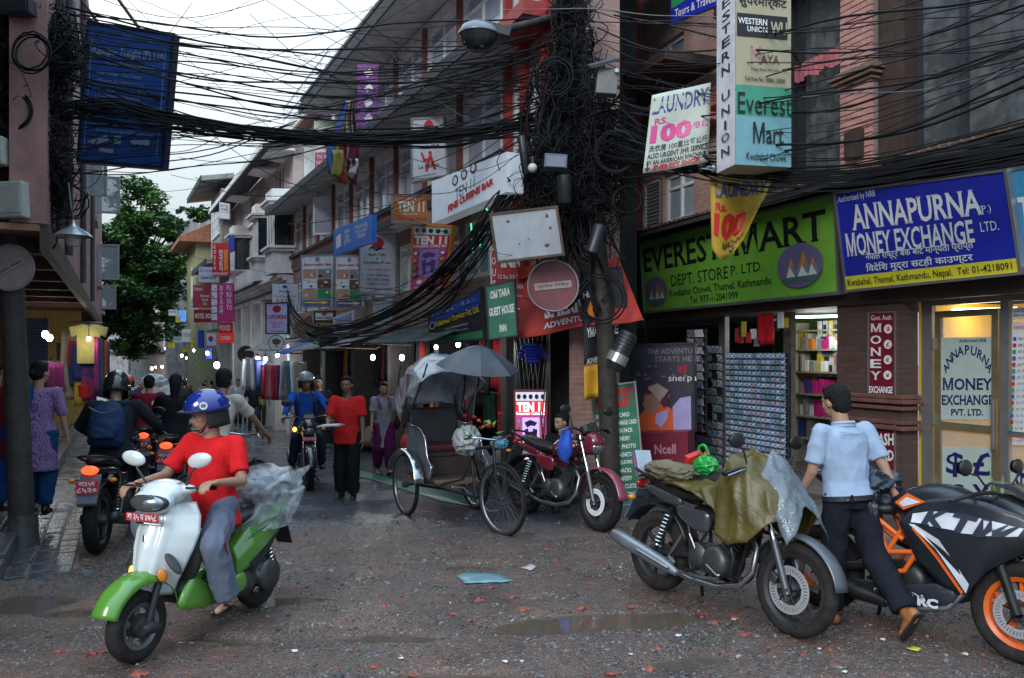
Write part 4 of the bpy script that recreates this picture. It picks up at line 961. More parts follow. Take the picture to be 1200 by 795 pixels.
s=sgn('shop_sign','white Nepal restaurant sign with a red fan emblem and a red walking figure',(483,140,519,138,525,205,483,213),12.9,12.7,.08,face=M_face,frame=M_alu)
s.poly([(.36,.16),(.42,.06),(.53,.02),(.64,.05),(.70,.14),(.53,.27)],Rd,'emblem');s.disc(.38,.28,.05,.015,Kk);s.disc(.64,.28,.05,.015,Kk)
s.text('NEPAL',.25,.30,.82,.36,Kk,.03);s.text('VEDITA',.2,.45,.85,.50,Kk,.02);s.poly([(.5,.62),(.58,.62),(.7,.86),(.62,.87),(.54,.7),(.44,.88),(.38,.87)],Rd,'emblem');s.disc(.54,.58,.05,.03,Rd);s.poly([(.26,.56),(.31,.55),(.38,.66),(.5,.67),(.5,.71),(.34,.71)],Rd,'emblem')
s.text('Le Restro',.2,.76,.78,.82,Kk,.01);s.text('www.nepal.com',.03,.92,.7,.965,Kk,.01)
s=sgn('hanging_banner','tall violet cloth banner hanging under the upper eave',(419,76,444,76,443,152,419,152),15.2,15.1,.01,face=mat('violet_cloth',(.20,.07,.26),.8,var=.12),sag=.03)
for k in range(4):s.poly([(.3,.12+.23*k),(.6,.06+.23*k),(.75,.14+.23*k),(.45,.2+.23*k)],Wh,'emblem')
s=sgn('shop_sign','small pink sign below the violet banner beside the prayer flag',(369,179,390,178,390,196,369,197),19,19,.06,face=mat('vinyl_pink',(.42,.05,.13),.5));s.text('THE ARTS',.1,.15,.9,.4,Wh,.01);s.text('HOTEL',.1,.55,.9,.85,Wh,.01)
s=sgn('shop_sign','green and white sign half hidden behind the cables above the pink sign',(368,142,392,141,392,160,368,160),19.3,19.3,.06,face=Gl)
s=sgn('shop_sign','bright blue slanting sign with white writing over the street',(391,270,436,251,436,284,391,299),YC(391,1.2),YC(436,1.2),.08,face=mat('vinyl_azure',(.02,.17,.62),.4))
s.poly([(.08,.3),(.22,.25),(.22,.75),(.08,.8)],Wh,'emblem');s.text('एमका\nटूर्स\nट्राभल',.3,.2,.48,.8,Wh,.02);s.text('TRAVEL\nTOURS\nTREK',.58,.2,.92,.7,Wh,.01)
s=sgn('shop_sign','pale grey Exotic Treks and Expedition sign with a red sun emblem',(422,275,464,275,464,346,421,344),15.5,15.3,.08,face=mat('vinyl_pale',(.42,.42,.48),.5,dirt=.2),frame=M_alu)
s.disc(.5,.14,.17,.1,ink('dull_red',(.35,.02,.02)));s.poly([(.22,.27),(.34,.19),(.45,.25),(.55,.2),(.74,.27),(.6,.24),(.46,.28),(.34,.23)],Kk,'emblem')
s.text('Exotic Treks',.25,.31,.72,.36,Kk,.01);s.text('&',.46,.38,.52,.42,Kk,.01);s.text('Expedition (P) Ltd.',.12,.45,.86,.50,Kk,.01);s.text('(Trekking, Rafting, Tours)',.14,.57,.86,.61,Rd,.01)
for k,t in enumerate(('Thamel, Kathmandu','Tel: 977-1-2041','info@exotictreks','www.exotic.com')):s.text(t,.2,.66+.075*k,.82,.70+.075*k,Kk,.005)
for nm,cs,Y in(('left',(353,300,391,299,390,359,354,359),17.8),('right',(393,300,426,300,427,360,393,360),17.3)):
 s=sgn('shop_sign',{'left':'white Ayurvedic Spa board with six photographs, farther of the pair','right':'white Ayurvedic Spa board with six photographs, partly behind the pale grey trekking sign'}[nm],cs,Y,Y-.1,.1,face=mat('vinyl_bright',(.66,.66,.74),.5),frame=M_alu)
 s.disc(.5,.08,.07,.05,Gy);s.text('Ayurvedic Spa',.06,.15,.94,.22,Rd,.03,.01)
 for i in range(3):
  for j in range(2):s.pic(3,.05+.46*j,.27+.2*i,.48+.46*j,.45+.2*i,[(Sk,Gy,Wh,Br,Sk,Gn)[i*2+j],(Wh,Sk,Br,Sk,Wh,Or)[i*2+j],Kk,Wh],i*7+j)
 s.rect(.05,.885,.94,.975,Bl);s.poly([(.1,.915),(.65,.915),(.65,.895),(.92,.93),(.65,.965),(.65,.945),(.1,.945)],Yl,'emblem')
s=sgn('shop_sign','small white Asian Trekking sign under the spa boards',(369,366,391,365,391,376,369,376),17.5,17.4,.06,face=M_face,frame=M_dgrey);s.text('Asian Trekking',.08,.5,.92,.85,Kk,.02);s.disc(.5,.25,.15,.18,Rd)
s=sgn('shop_sign','small yellow bar and casino sign under the white trekking sign',(369,377,391,377,391,388,369,388),17.5,17.4,.06,face=ink('mustard',(.5,.33,.05)),frame=M_dgrey);s.text('BAR & CASINO',.06,.1,.94,.4,Rd,.02);s.disc(.3,.7,.14,.18,Br);s.disc(.7,.7,.14,.18,Br)
s=sgn('shop_sign','tilted light blue guesthouse sign beside the small yellow sign',(392,373,414,365,413,386,391,391),17,16.8,.05,face=Lb,frame=M_face);s.text('GUEST HOUSE',.08,.2,.92,.5,Rd,.03);s.text('TIBETAN',.1,.6,.9,.82,Wh,.02)
s=sgn('shop_sign','tilted brown wooden sign above the thick cable bundle',(345,380,363,370,368,390,350,394),17.6,17.4,.05,face=ink('rust_brown',(.16,.07,.05)));s.text('TREKKING',.15,.4,.9,.6,Gy,.02)
s=sgn('shop_sign','white octagonal Gateway tours sign above the lilac cafe sign',(319,333,349,333,349,357,319,357),21.5,21.3,.05,face=M_face);s.text('Gateway',.25,.3,.75,.45,Bl,.02);s.text('Tours & Travels (P) Ltd.',.06,.55,.94,.66,Kk,.01);s.disc(.5,.14,.1,.08,Bl);s.text('中 工 興 院',.15,.72,.85,.9,Rd,.02)
s=sgn('shop_sign','lilac Cafe Mitra sign hanging over the lane',(312,356,337,355,337,391,312,391),21,20.8,.08,face=mat('vinyl_lilac',(.46,.42,.72),.5),frame=M_dgrey);s.disc(.5,.19,.2,.12,ink('dull_red',(.35,.02,.02)));s.text('CAFE MITRA',.03,.38,.97,.52,ink('dull_red',(.35,.02,.02)),.03,.02);s.text('Restaurant\nLunch\nDinner',.2,.6,.8,.82,Rd,.01);s.text('Tel: 01-4225309',.2,.9,.8,.96,Kk)
def roundsign(name,label,px_,py_,Y,r,face,rim,txt=None,tilt=0,cat='sign'):
 c=P(px_,py_,Y);t=thing(name,label,cat,c)
 part(MB().lathe([(r,-.02),(r,.012),(r-.02,.018),(r-.03,.012),(0.001,.010)],axis='y',n=40),'plate',face,t).matrix_basis=Matrix.Rotation(pi,4,'Z')
 part(MB().torus_((0,-.012,0),r,.012)if hasattr(MB,'torus_')else MB().tube([(r*cos(a),-.012,r*sin(a))for a in[2*pi*i/40 for i in range(40)]],.011,6,loop=True),'rim',rim,t,smooth=60)
 return t
def rtext(t,txt,w,h,m,z=0,y=-.022,rot=0,bold=.01):
 vs,fs=text_mesh(txt,bold,0);xs=[q[0]for q in vs];ys=[q[1]for q in vs];xa,xb,ya,yb_=min(xs),max(xs),min(ys),max(ys);out=[]
 for x,q in vs:
  X=(x-(xa+xb)/2)/(xb-xa)*w;Zz=(q-(ya+yb_)/2)/(yb_-ya)*h;out.append((X*cos(rot)-Zz*sin(rot),y,z+X*sin(rot)+Zz*cos(rot)))
 part(MB().add(out,fs),'lettering',m,t)
M_signred=mat('faded_red_paint',(.17,.045,.05),.45,var=.3,scale=3,dirt=.25);M_signrim=mat('galvanised_rim',(.28,.29,.31),.5,metal=.4,dirt=.3)
t=roundsign('road_sign','faded red round no entry sign with a pale strip of writing, on the cable pole',648,335,9.6,.30,M_signred,M_signrim,cat='road sign')
part(MB().box((0,-.018,.0),(.44,.006,.085),ry=-.1),'strip',ink('dusty_pink',(.33,.26,.26)),t,bevel=.004);rtext(t,'प्रवेश िनषेध',.38,.055,ink('dark_maroon',(.06,.015,.015)),rot=.1)
t=roundsign('road_sign','worn round no entry sign turned pale, on the post at the left edge',13,314,7.6,.215,mat('peeled_red_paint',(.34,.25,.27),.5,var=.25,scale=3,dirt=.4),M_signrim,cat='road sign')
part(MB().box((0,-.018,0),(.3,.006,.06),ry=-.5),'strip',ink('pale_strip',(.3,.27,.27)),t,bevel=.003);rtext(t,'प्रवेश िनषेध',.26,.04,ink('dark_maroon',(.06,.015,.015)),rot=.5)
t=roundsign('shop_sign','small round white sign with a tree emblem under the lilac cafe sign',324,402,20.8,.2,M_face,M_dgrey);part(MB().add([(.11*cos(a)*(1+.15*sin(5*a)),-.02,.03+.08*sin(a))for a in[2*pi*i/24 for i in range(24)]],[tuple(range(24))]),'emblem',Br,t);part(MB().bx(-.015,.015,-.021,-.02,-.12,0),'emblem',Br,t)
t=roundsign('shop_sign','dark round hanging sign in the lane beyond the small white round sign',288,415,26,.27,M_dark,M_signrim)
def far(label,c,Y,face,lines=(),tm=Wh,frame=None,emit=0,nm='shop_sign'):
 s=sgn(nm,label,c,Y,Y,.12,face=face,frame=frame)
 for(t,a,b,c_,d,m)in lines:s.text(t,a,b,c_,d,m,.02)
 return s
far('tall red and orange Korean restaurant sign highest on the right of the lane',(249,285,268,285,268,324,249,324),30,Rd,[('K\nO\nR\nE\nA',.06,.05,.22,.8,Wh),('한\n국\n음\n식',.4,.2,.65,.85,Wh),('RESTAURANT',.05,.88,.95,.96,Wh)]).rect(.7,.2,.95,.82,Or)
s=far('red FURUSATO sign with Japanese writing and small photographs',(247,332,273,332,274,377,247,377),29,Mg,[('おふくろの味'.replace('','\n')[1:-1],.38,.06,.56,.8,Wh),('FU\nRU\nSA\nTO',.68,.06,.94,.7,Wh)])
for k in range(5):s.pic(2,.04,.04+.19*k,.28,.2+.19*k,[Wh,Br,Gn,Or],k)
far('white Grocery sign with violet letters above the dark red signs',(233,313,256,313,256,331,233,331),31,M_face,[('Grocery',.05,.1,.95,.4,Vi),('Guest House',.1,.55,.9,.8,Bl)])
far('pinkish red board half behind the Japanese sign',(226,334,248,334,248,361,226,361),31.5,mat('vinyl_pinkred',(.45,.06,.10),.5),[('Hotel',.08,.1,.5,.25,Wh),('Massage\nSauna\nSpa',.4,.4,.9,.9,Wh)])
far('dark red strip sign below the Japanese sign',(227,363,256,363,256,378,227,378),31,mat('vinyl_darkred',(.22,.015,.02),.5),[('HOTEL NORBU',.05,.3,.9,.7,Wh)])
s=far('white banner with a red and blue round flag emblem',(242,391,252,391,252,405,242,405),28,M_face);s.disc(.5,.45,.3,.24,Rd);s.poly([(.2,.45),(.35,.5),(.5,.45),(.65,.4),(.8,.45),(.7,.62),(.5,.69),(.3,.62)],Bl,'emblem')
far('red glowing shop sign beside the flag banner',(256,391,273,390,273,402,256,402),28.5,mat('neon_red_panel',(.5,.02,.02),.5,emit=.35),[('OPEN',.15,.3,.85,.7,Wh)])
far('small red sign above the glowing sign',(256,379,272,379,272,390,256,390),28.7,Rd,[('FOOD',.1,.2,.9,.8,Wh)])
far('small blue lit sign hanging deep in the lane',(207,364,217,364,217,377,207,377),45,mat('lit_blue',(.1,.3,.8),.5,emit=.6),[('ATM',.1,.1,.9,.5,Wh)])
far('narrow blue sign deep in the lane',(221,366,227,366,227,381,221,381),44,Bl)
far('white board hanging across the lane in the distance',(213,386,228,386,228,401,213,401),42,M_face,[('TOURS',.1,.3,.9,.6,Kk)])
far('tall narrow blue sign near the dim arcade',(232,387,238,387,238,408,232,408),36,Bl)
far('small white sign with dark writing high on the concrete house',(257,237,269,239,269,257,257,256),30,M_face,[('HOTEL\nHOME',.1,.1,.9,.5,Kk)])
far('blue and red shop hoarding high beside the concrete house',(268,278,274,276,274,294,268,296),29,Bl)
for k,(x,y,w,h,Y,m,lb)in enumerate(((196,352,9,7,60,Wh,'tiny white sign over the far crowd near the tree'),(198,372,8,5,62,Vi,'tiny lilac sign over the far crowd'),(205,385,8,7,58,M_face,'tiny pale sign left of the hanging white board'),(240,346,6,12,50,Gn,'small green sign beside the pinkish board'),(213,408,14,5,50,Yl,'low yellow canopy sign at the far shops'),(236,410,12,6,40,Gy,'grey low sign at the far shops'))):
 far(lb,(x,y,x+w,y,x+w,y+h,x,y+h),Y,m)
rf=random.Random(33)
for k in range(26):
 x=rf.uniform(196,262);Y=rf.uniform(34,85);y=rf.uniform(352,412);w=rf.uniform(4,12);h=rf.uniform(5,13)
 s=far('small bright shop sign too far down the lane to read',(x,y,x+w,y,x+w,y+h,x,y+h),Y,rf.choice((Wh,Rd,Bl,Yl,Gn,Mg,M_face,Lb,Or,M_face)),[(rf.choice(('HOTEL','SHOP','CAFE','TREK')),.1,.2,.9,.5,rf.choice((Kk,Kk,Gy)))]);s.t['group']='far shop signs in the lane'
def menu(s,lit=0,cut=False):
 s.rect(.03,.02,.97,.145,Gl if not lit else ink('lit_grey',(.5,.5,.6),emit=.7))
 for k in range(5):s.disc(.13+.185*k,.085,.06,.035,Kk)
 s.rect(.03,.15,.97,.345,ink('lit_red',(.75,.02,.03),emit=.8)if lit else Rd);wt=ink('lit_white',(.9,.9,.95),emit=1.0)if lit else Wh
 s.text('TEN 11',.07,.165,.93,.30,wt,.05);s.text('Restaurant Coffee Bar',.05,.30,.95,.345,wt,.03)
 s.rect(.03,.355,.97,.97,ink('lit_magenta',(.62,.06,.35),emit=.45)if lit else Mg);s.rect(.24,.38,.76,.8,ink('lit_lilac',(.55,.42,.85),emit=.8)if lit else Vi)
 dk=ink('deep_violet',(.06,.02,.12))
 s.poly([(.3,.45),(.48,.41),(.7,.45),(.62,.5),(.5,.49),(.38,.52)],dk,'photo_print');s.poly([(.3,.55),(.42,.53),(.44,.75),(.36,.77)],dk,'photo_print');s.poly([(.56,.53),(.7,.55),(.66,.76),(.58,.74)],dk,'photo_print');s.poly([(.42,.58),(.58,.57),(.57,.63),(.43,.63)],dk,'photo_print')
 for i in range(4):
  for c_ in(.13,.87):s.disc(c_,.43+.105*i,.085,.042,(ink('lit_food',(.45,.2,.15),emit=.3)if lit else Br));s.disc(c_,.43+.105*i,.05,.025,(Wh,Or,Gn,Sk)[i])
 for i in range(3):s.disc(.3+.2*i,.87,.085,.035,(Wh,Sk,Or)[i])
 s.text('Indian Chinese',.15,.93,.85,.96,wt,.02)
s=sgn('shop_sign','tall colourful TEN 11 restaurant banner hanging below the orange sign',(484,263,530,266,522,335,482,343),YC(484,.5),YC(526,.5),.05,face=Mg,frame=Or,fw=.03);menu(s)
s=sgn('light_box_sign','glowing pink and violet TEN 11 menu light box standing at the doorway',(603,458,641,458,642,541,604,541),10.6,10.5,.16,face=Mg,frame=ink('rust_frame',(.2,.05,.03)),fw=.012);menu(s,1)
sd=s;
for(dx,dy)in((0.04,-.02),(.4,-.02),(.04,-.13),(.4,-.13)):
 p=s.c[3];part(MB().cyl((p.x+dx,p.y-dy+.02,p.z),(p.x+dx,p.y-dy+.02,-.06),.012,n=6),'leg',M_dgrey,s.t,world=True)
s=sgn('shop_sign','dark outdoor shop banner with yellow letters and blue mountains',(502,369,563,339,567,396,506,403),YC(504,.7),YC(565,.7),.05,face=ink('dark_blue_black',(.02,.022,.035)),frame=M_dgrey)
s.poly([(.0,.0),(1,0),(1,.3),(.85,.38),(.6,.27),(.45,.36),(.25,.3),(.1,.42),(0,.4)],Bl,'photo_print')
for k in range(9):s.poly([(.05+.1*k,.22),(.1+.1*k,.05+.04*(k%3)),(.13+.1*k,.2),(.1+.1*k,.16)],Lb,'photo_print')
s.rect(0,.84,1,1,Gn);s.text('Kailashgang Outdoor Pvt. Ltd.',.15,.33,.97,.54,Yl,.035,rise=.04);s.text('Thamel, Kathmandu, Nepal',.3,.6,.75,.67,Wh);s.text('info@outdoor.com',.35,.71,.75,.77,Wh);s.disc(.08,.42,.06,.12,Wh);s.disc(.08,.42,.045,.09,Kk)
s=sgn('shop_sign','green OM TARA GUEST HOUSE INN board with white letters',(570,336,603,328,606,393,573,398),10.0,9.9,.03,face=mat('board_green',(.03,.17,.10),.5,dirt=.15),frame=M_dgrey,fw=.01)
s.text('OM TARA',.12,.1,.82,.26,Wh,.04);s.text('GUEST HOUSE',.06,.42,.94,.58,Wh,.04);s.text('INN',.4,.76,.64,.9,Wh,.04)
s=sgn('shop_sign','red INN guesthouse board with white address lines behind the blank metal board',(573,211,616,213,616,362,577,362),11.0,10.9,.06,face=mat('board_red',(.42,.02,.03),.5,dirt=.1),frame=Wh,fw=.012)
s.disc(.58,.16,.3,.09,ink('dark_green',(.02,.09,.05)));s.disc(.58,.16,.2,.06,Rd);s.disc(.58,.16,.1,.035,Gn);s.text('ON THE WAY',.25,.27,.95,.34,Wh,.02)
for k,ch in enumerate('GUESTHOUSE'):s.text(ch,.03,.06+.09*k,.14,.12+.09*k,Wh,.02)
s.text('INN',.3,.58,.9,.68,Wh,.05);s.text('P.O. Box: 5034, Thamel',.2,.735,.98,.775,Wh,.01);s.text('Tel: +977 4259404',.26,.81,.94,.85,Wh,.01);s.text('inn@mail.com',.4,.885,.98,.915,Wh,.01)
aw=thing('awning','big red shop awning lettered SHERPA ADVENTURE behind the pole','awning',P(605,393,10.6))
rc=mat('red_awning_cloth',(.40,.03,.022),.75,var=.12,dirt=.15)
def awf(u,v):
 a=Vector((620,304,11.0)).lerp(Vector((724,300,10.6)),u);b=Vector((603,396,10.2)).lerp(Vector((754,374,9.7)),u);q=a.lerp(b,v)
 return P(q.x,q.y+2*sin(u*9)*v,q.z)
part(MB().grid(awf,12,8),'canopy',rc,aw,world=True,smooth=60,solid=.01)
def awt(t,u0,v0,u1,v1,m,bold,serif=0,par=aw,f=None,off=.02):
 f=f or awf;vs,fs=text_mesh(t,bold,serif);xs=[q[0]for q in vs];ys=[q[1]for q in vs];xa,xb,ya,yb_=min(xs),max(xs),min(ys),max(ys)
 part(MB().add([f(u0+(u1-u0)*(x-xa)/(xb-xa),v0+(v1-v0)*(yb_-y)/(yb_-ya))+Vector((0,-off,-.003))for x,y in vs],fs),'lettering',m,par,world=True)
awt('SHERPA',.22,.60,.62,.79,Wh,.05,.04);awt('ADVENTURE',.22,.84,.62,.92,Wh,.02,.03)
for k,x in enumerate((604,754)):q=awf(k,1);part(MB().tube([q,WA.pt(WA.u(x+5,-.3),-.3,q.z-.2)]if k else[q,Vector((.1,11.2,q.z-.1))],.012,6),'strut',M_dgrey,aw,world=True)
bb=thing('banner','tapering black banner with orange and white letters and a yellow foot hanging on the pole','banner',P(700,440,9.9))
def bf(u,v):
 a=Vector((679,318)).lerp(Vector((728,312)),u);b=Vector((685,470)).lerp(Vector((712,462)),u);m_=Vector((672,330));q=a.lerp(b,v)
 bulge=sin(pi*min(1,v*1.0))*14*(1 if u>.5 else.1)*(abs(u-.5)*2)
 return P(q.x+bulge,q.y,9.95-.05*sin(u*6+v*2))
part(MB().grid(lambda u,v:bf(u,v*.72),10,14),'banner_cloth',mat('black_cloth',(.014,.016,.024),.7,var=.2),bb,world=True,smooth=60,solid=.006)
part(MB().grid(lambda u,v:bf(u*.8,.74+.26*v)+Vector((0,.01,0)),10,5),'yellow_foot',mat('yellow_cloth',(.62,.32,.02),.7,var=.1),bb,world=True,smooth=60,solid=.006)
awt('Q',.15,.22,.75,.42,Or,.05,0,bb,bf,.03);awt('HIMAL',.04,.16,.7,.21,Wh,.03,.03,bb,bf,.03);awt('YMARSEYE',.12,.44,.85,.52,Wh,.03,0,bb,bf,.03);awt('ADVENTURE',.1,.68,.9,.72,Wh,.02,0,bb,bf,.03)
s=sgn('metal_board','blank rusty edged white metal board fixed across the cable pole',(575,252,652,243,660,298,583,307),9.35,9.25,.05,face=mat('blank_paint',(.34,.36,.40),.5,var=.08,dirt=.35),frame=M_rust,fw=.018,cat='board')
for(u,v,r)in((.25,.18,.03),(.84,.16,.035),(.86,.42,.03),(.78,.78,.035),(.52,.6,.012),(.37,.68,.014)):s.poly([(u+r*cos(a)*random.uniform(.5,1.3),v+r*1.2*sin(a)*random.uniform(.4,1.2))for a in[i*pi/5 for i in range(10)]],M_rust,'rust_spot')
s=sgn('hanging_sign','dark blue Kantipur Freight board hanging over the street at the left',(104,27,203,41,190,196,92,188),8.9,8.8,.1,face=mat('vinyl_deepblue',(.015,.085,.36),.45,var=.15,dirt=.2),frame=mat('navy_frame',(.006,.012,.05),.5),fw=.02)
pw=ink('pale_blue_print',(.34,.40,.50))
s.text('Kantipur Freight (P) Ltd.',.08,.16,.92,.235,pw,.014,.02,rise=.02);s.text('(Cargo & Freight Forwarder)',.25,.25,.86,.295,pw,.0)
for k,t in enumerate(('Air Cargo - Sea Cargo','Export Documentation','Packing & Forwarding','Customs Clearing','Worldwide Door Delivery','All Cargo Insurance')):s.text('• '+t,.14,.335+.055*k,.68+.03*(k%3),.368+.055*k,pw,.008)
s.text('TEL: +977-1-4260405, 4701217',.08,.70,.8,.73,pw,.004);s.text('E-mail: kantipur@freight.com',.2,.755,.88,.785,pw,.004)
s.rect(.06,.12,.068,.93,pw);s.rect(.93,.12,.938,.93,pw)
for k in range(3):s.disc(.66+.07*k,.83,.045,.022,pw)
s.poly([(.1,.86),(.32,.8),(.36,.84),(.2,.88)],pw,'emblem');s.rect(.42,.80,.5,.86,pw);s.rect(.25,.9,.42,.93,pw)
for k in(.1,.6):part(MB().tube([s.at(k,0,-.05),s.at(k,-.35,-.05)+Vector((-.5,.1,.1))],.02,6),'hanger',M_rust,s.t,world=True)
u_a=(1018,1049)
s=onwall(WA,1018,1049,(367,366),(463,464),-.085,'wall_sign','narrow dark red MONEY EXCHANGE sign with four currency discs on the brick column',mat('vinyl_maroon',(.16,.008,.02),.45),frame=M_alu,fw=.01)
s.text('Govt. Auth.',.1,.03,.9,.09,Wh,0,.02)
for k,ch in enumerate('MONEY'):s.text(ch,.08,.13+.145*k,.5,.235+.145*k,Wh,.02,.04)
for k,ch in enumerate('$£€¥'):s.disc(.76,.2+.185*k,.15,.055,Wh);s.text(ch,.69,.17+.185*k,.84,.23+.185*k,Rd,.02)
s.text('EXCHANGE',.06,.89,.95,.975,Wh,.03)
s=onwall(WA,1020,1049,(495,495),(560,560),-.085,'wall_sign','small red We Accept CASH sign lower on the brick column',mat('vinyl_maroon',(.16,.008,.02)),frame=M_alu,fw=.01)
s.text('We Accept',.1,.04,.95,.14,Wh,.01,.02);s.text('CASH',.1,.2,.95,.42,Wh,.03);s.text('CARD',.1,.5,.95,.7,Wh,.03)
gb_=mat('board_green',(.03,.17,.10))
s=sgn('folding_board','green folding EVEREST MART board listing sim card, laundry and snacks',(707,453,744,448,757,590,722,592),10.0,9.9,.02,face=gb_,frame=M_alu,fw=.012,cat='sign')
s.text('EVEREST',.08,.03,.96,.10,Rd,.05);s.text('MART',.3,.11,.82,.19,Rd,.05)
for k,t in enumerate(('SIM CARD','RECHARGE CARD','DATA PACK','LAUNDRY','P.P. PHOTO','MAGNETS','LIQUORS','SNACKS','BAKERY','BISCUITS','ICE CREAM')):
 s.text('- '+t,.1,.235+.066*k,min(.95,.3+.055*len(t)),.272+.066*k,Wh,.025)
tt_=s.t
p0=s.c
s2=Sign('x','x',P(692,455,10.3),P(705,453,10.02),P(721,592,10.02),P(709,588,10.3),.02,face=gb_,frame=M_alu,fw=.012)
s2.text('EVEREST',.12,.03,.9,.10,Rd,.05);s2.text('MART',.3,.11,.8,.19,Rd,.05)
for k,t in enumerate(('SIM CARD','RECHARGE','DATA PACK','LAUNDRY','P.P. PHOTO','MAGNETS','LIQUORS','SNACKS','BAKERY','BISCUITS','ICE CREAM')):s2.text('- '+t,.1,.235+.066*k,.92,.272+.066*k,Wh,.03)
for o in[o for o in bpy.data.objects if o.parent==s2.t]:
 for v_ in o.data.vertices:v_.co+=MATW[s2.t.name].translation-MATW[tt_.name].translation
 o.parent=tt_
bpy.data.objects.remove(s2.t)
s=sgn('poster','dark adventure poster with a climber in a striped woollen hat and orange jacket',(741,405,813,403,813,505,741,506),11.4,10.9,.06,face=ink('night_violet',(.045,.04,.06)),frame=M_dgrey,cat='poster')
s.text('THE ADVENTURE',.25,.05,1.1,.11,Gy,.0,.02);s.text('STARTS HERE',.38,.14,1.1,.20,Gy,0,.02);s.text('85',.75,.25,.9,.33,Rd,0,.02);s.text('sherpa',.6,.35,1.05,.45,Wh,0)
rck=ink('rock_violet',(.13,.11,.15));rc2=ink('rock_grey',(.2,.19,.22))
for k in range(26):x,y,w=random.random()*.92,.24+random.random()*.4,random.uniform(.02,.06);s.poly([(x+w*cos(a)*random.uniform(.5,1.2),y+w*.5*sin(a)*random.uniform(.5,1.2))for a in[i*pi/4 for i in range(8)]],(rck,rck,ink('rock_dark',(.07,.06,.085)))[k%3],'photo_print')
s.poly([(.12,1),(.14,.82),(.22,.74),(.4,.78),(.5,.68),(.66,.74),(.76,.86),(.78,1)],ink('jacket_orange',(.62,.10,.03)),'photo_print')
s.poly([(.7,1),(.68,.72),(.8,.62),(.97,.6),(.98,1)],ink('jacket_lilac',(.38,.32,.6)),'photo_print')
s.poly([(.185,.685),(.215,.65),(.21,.61),(.235,.56),(.3,.53),(.4,.54),(.47,.60),(.49,.68),(.46,.75),(.38,.80),(.31,.81),(.26,.79),(.235,.755),(.225,.73),(.215,.71)],ink('tan_skin',(.3,.15,.11)),'photo_print')
s.poly([(.24,.575),(.25,.51),(.29,.46),(.35,.43),(.42,.42),(.50,.44),(.56,.49),(.60,.56),(.62,.64),(.60,.71),(.54,.73),(.49,.66),(.43,.60),(.35,.565)],ink('hat_maroon',(.10,.02,.04)),'photo_print')
for k in range(4):s.poly([(.28+.04*k,.5-.005*k),(.31+.04*k,.47-.01*k),(.5+.04*k,.62-.03*k),(.49+.03*k,.66-.03*k)],ink('hat_stripe',(.33,.26,.24)),'photo_print')
s.poly([(.42,.8),(.62,.74),(.6,.86),(.5,.96),(.4,.9)],ink('scarf_lilac',(.36,.3,.55)),'photo_print')
s=sgn('display_box','low dark red printed display box under the adventure poster',(750,508,806,506,806,552,752,554),10.9,10.6,.35,face=mat('vinyl_claret',(.16,.01,.03),.45),cat='box');s.text('Ncell',.3,.3,.75,.55,ink('rose',(.45,.22,.25)),.02)
s=sgn('shop_sign','slanting blue sign with a landscape picture on the balcony at the top',(786,-14,842,-40,842,6,786,28),YA(786,.95),YA(842,.95),.05,face=nb);s.poly([(.02,.05),(.9,.05),(.6,.45),(.02,.6)],Gn,'photo_print');s.poly([(.1,.3),(.3,.2),(.5,.3),(.3,.4)],Yl,'photo_print');s.text('Tours & Travels',.1,.66,.95,.88,Wh,.01)
s=sgn('hanging_sheet','faded pale paper sheet hung among the low cables',(437,356,460,347,459,378,438,383),14.2,14.1,.01,face=mat('pale_sheet',(.4,.46,.5),.6,dirt=.2),cat='banner')
fl=thing('flag','bundled Buddhist striped flag hanging from the thick cable bundle','flag',P(400,140,11.5))
for k,(x0,x1,m)in enumerate(((386,396,ink('flag_blue',(.06,.11,.35))),(394,403,ink('flag_olive',(.28,.22,.05))),(401,408,ink('flag_red',(.30,.02,.02))),(407,413,ink('flag_white',(.55,.55,.55))),(411,418,ink('flag_maroon',(.13,.012,.03))))):
 def ff(u,v,x0=x0,x1=x1,k=k):
  top=408+(k-2)*2;w_=min(1,v*1.5)**.7;xa=top+(x0-2-top)*w_;xb=top+4+(x1+2-top-4)*w_
  return P(xa+(xb-xa)*u+2*sin(v*7+k),118+(86+9*sin(k*2.1)+6*u)*v,11.5+.05*sin(u*5+k+v*4)+.012*k)
 part(MB().grid(ff,5,14),'stripe',m,fl,world=True,smooth=60,solid=.004)
for k,(y0,y1,x0,x1,m)in enumerate(((176,208,389,402,'flag_olive'),(186,204,410,419,'flag_white'),(200,214,395,406,'flag_red'),(160,192,408,418,'flag_maroon'))):
 part(MB().grid(lambda u,v:P(x0+(x1-x0)*u+sin(v*5)*1.5,y0+(y1-y0)*v,11.42+.03*sin(u*6)),4,6),'stripe',_mats['print_'+m],fl,world=True,smooth=60,solid=.004)
 #
M_cab=mat('cable_rubber',(.006,.0065,.009),.65,var=.3,spec=.25)
M_cab2=mat('cable_grey',(.09,.095,.11),.5,var=.3)
M_polem=mat('tarred_steel',(.045,.037,.032),.7,var=.4,metal=.2,dirt=.5,bump=.3,scale=10)
rw=random.Random(11)
def cat_(p0,p1,sag,n=18,wob=.02):
 ph=rw.random()*6;out=[]
 for i in range(n+1):
  t=i/n;p=Vector(p0).lerp(Vector(p1),t);p.z-=sag*4*t*(1-t)
  e=sin(pi*t);p.x+=wob*e*sin(t*7+ph);p.z+=wob*e*sin(t*11+ph*2);p.y+=wob*2*e*sin(t*5+ph);out.append(p)
 return out
def cable(pts,r,label,group,m=None):
 o=Vector(pts[0]);mb=MB().tube([Vector(p)-o for p in pts],r,5,cap=False)
 return part(mb,'overhead_cable',m or M_cab,M=Matrix.Translation(o),label=label,cat='cable',group=group,smooth=180)
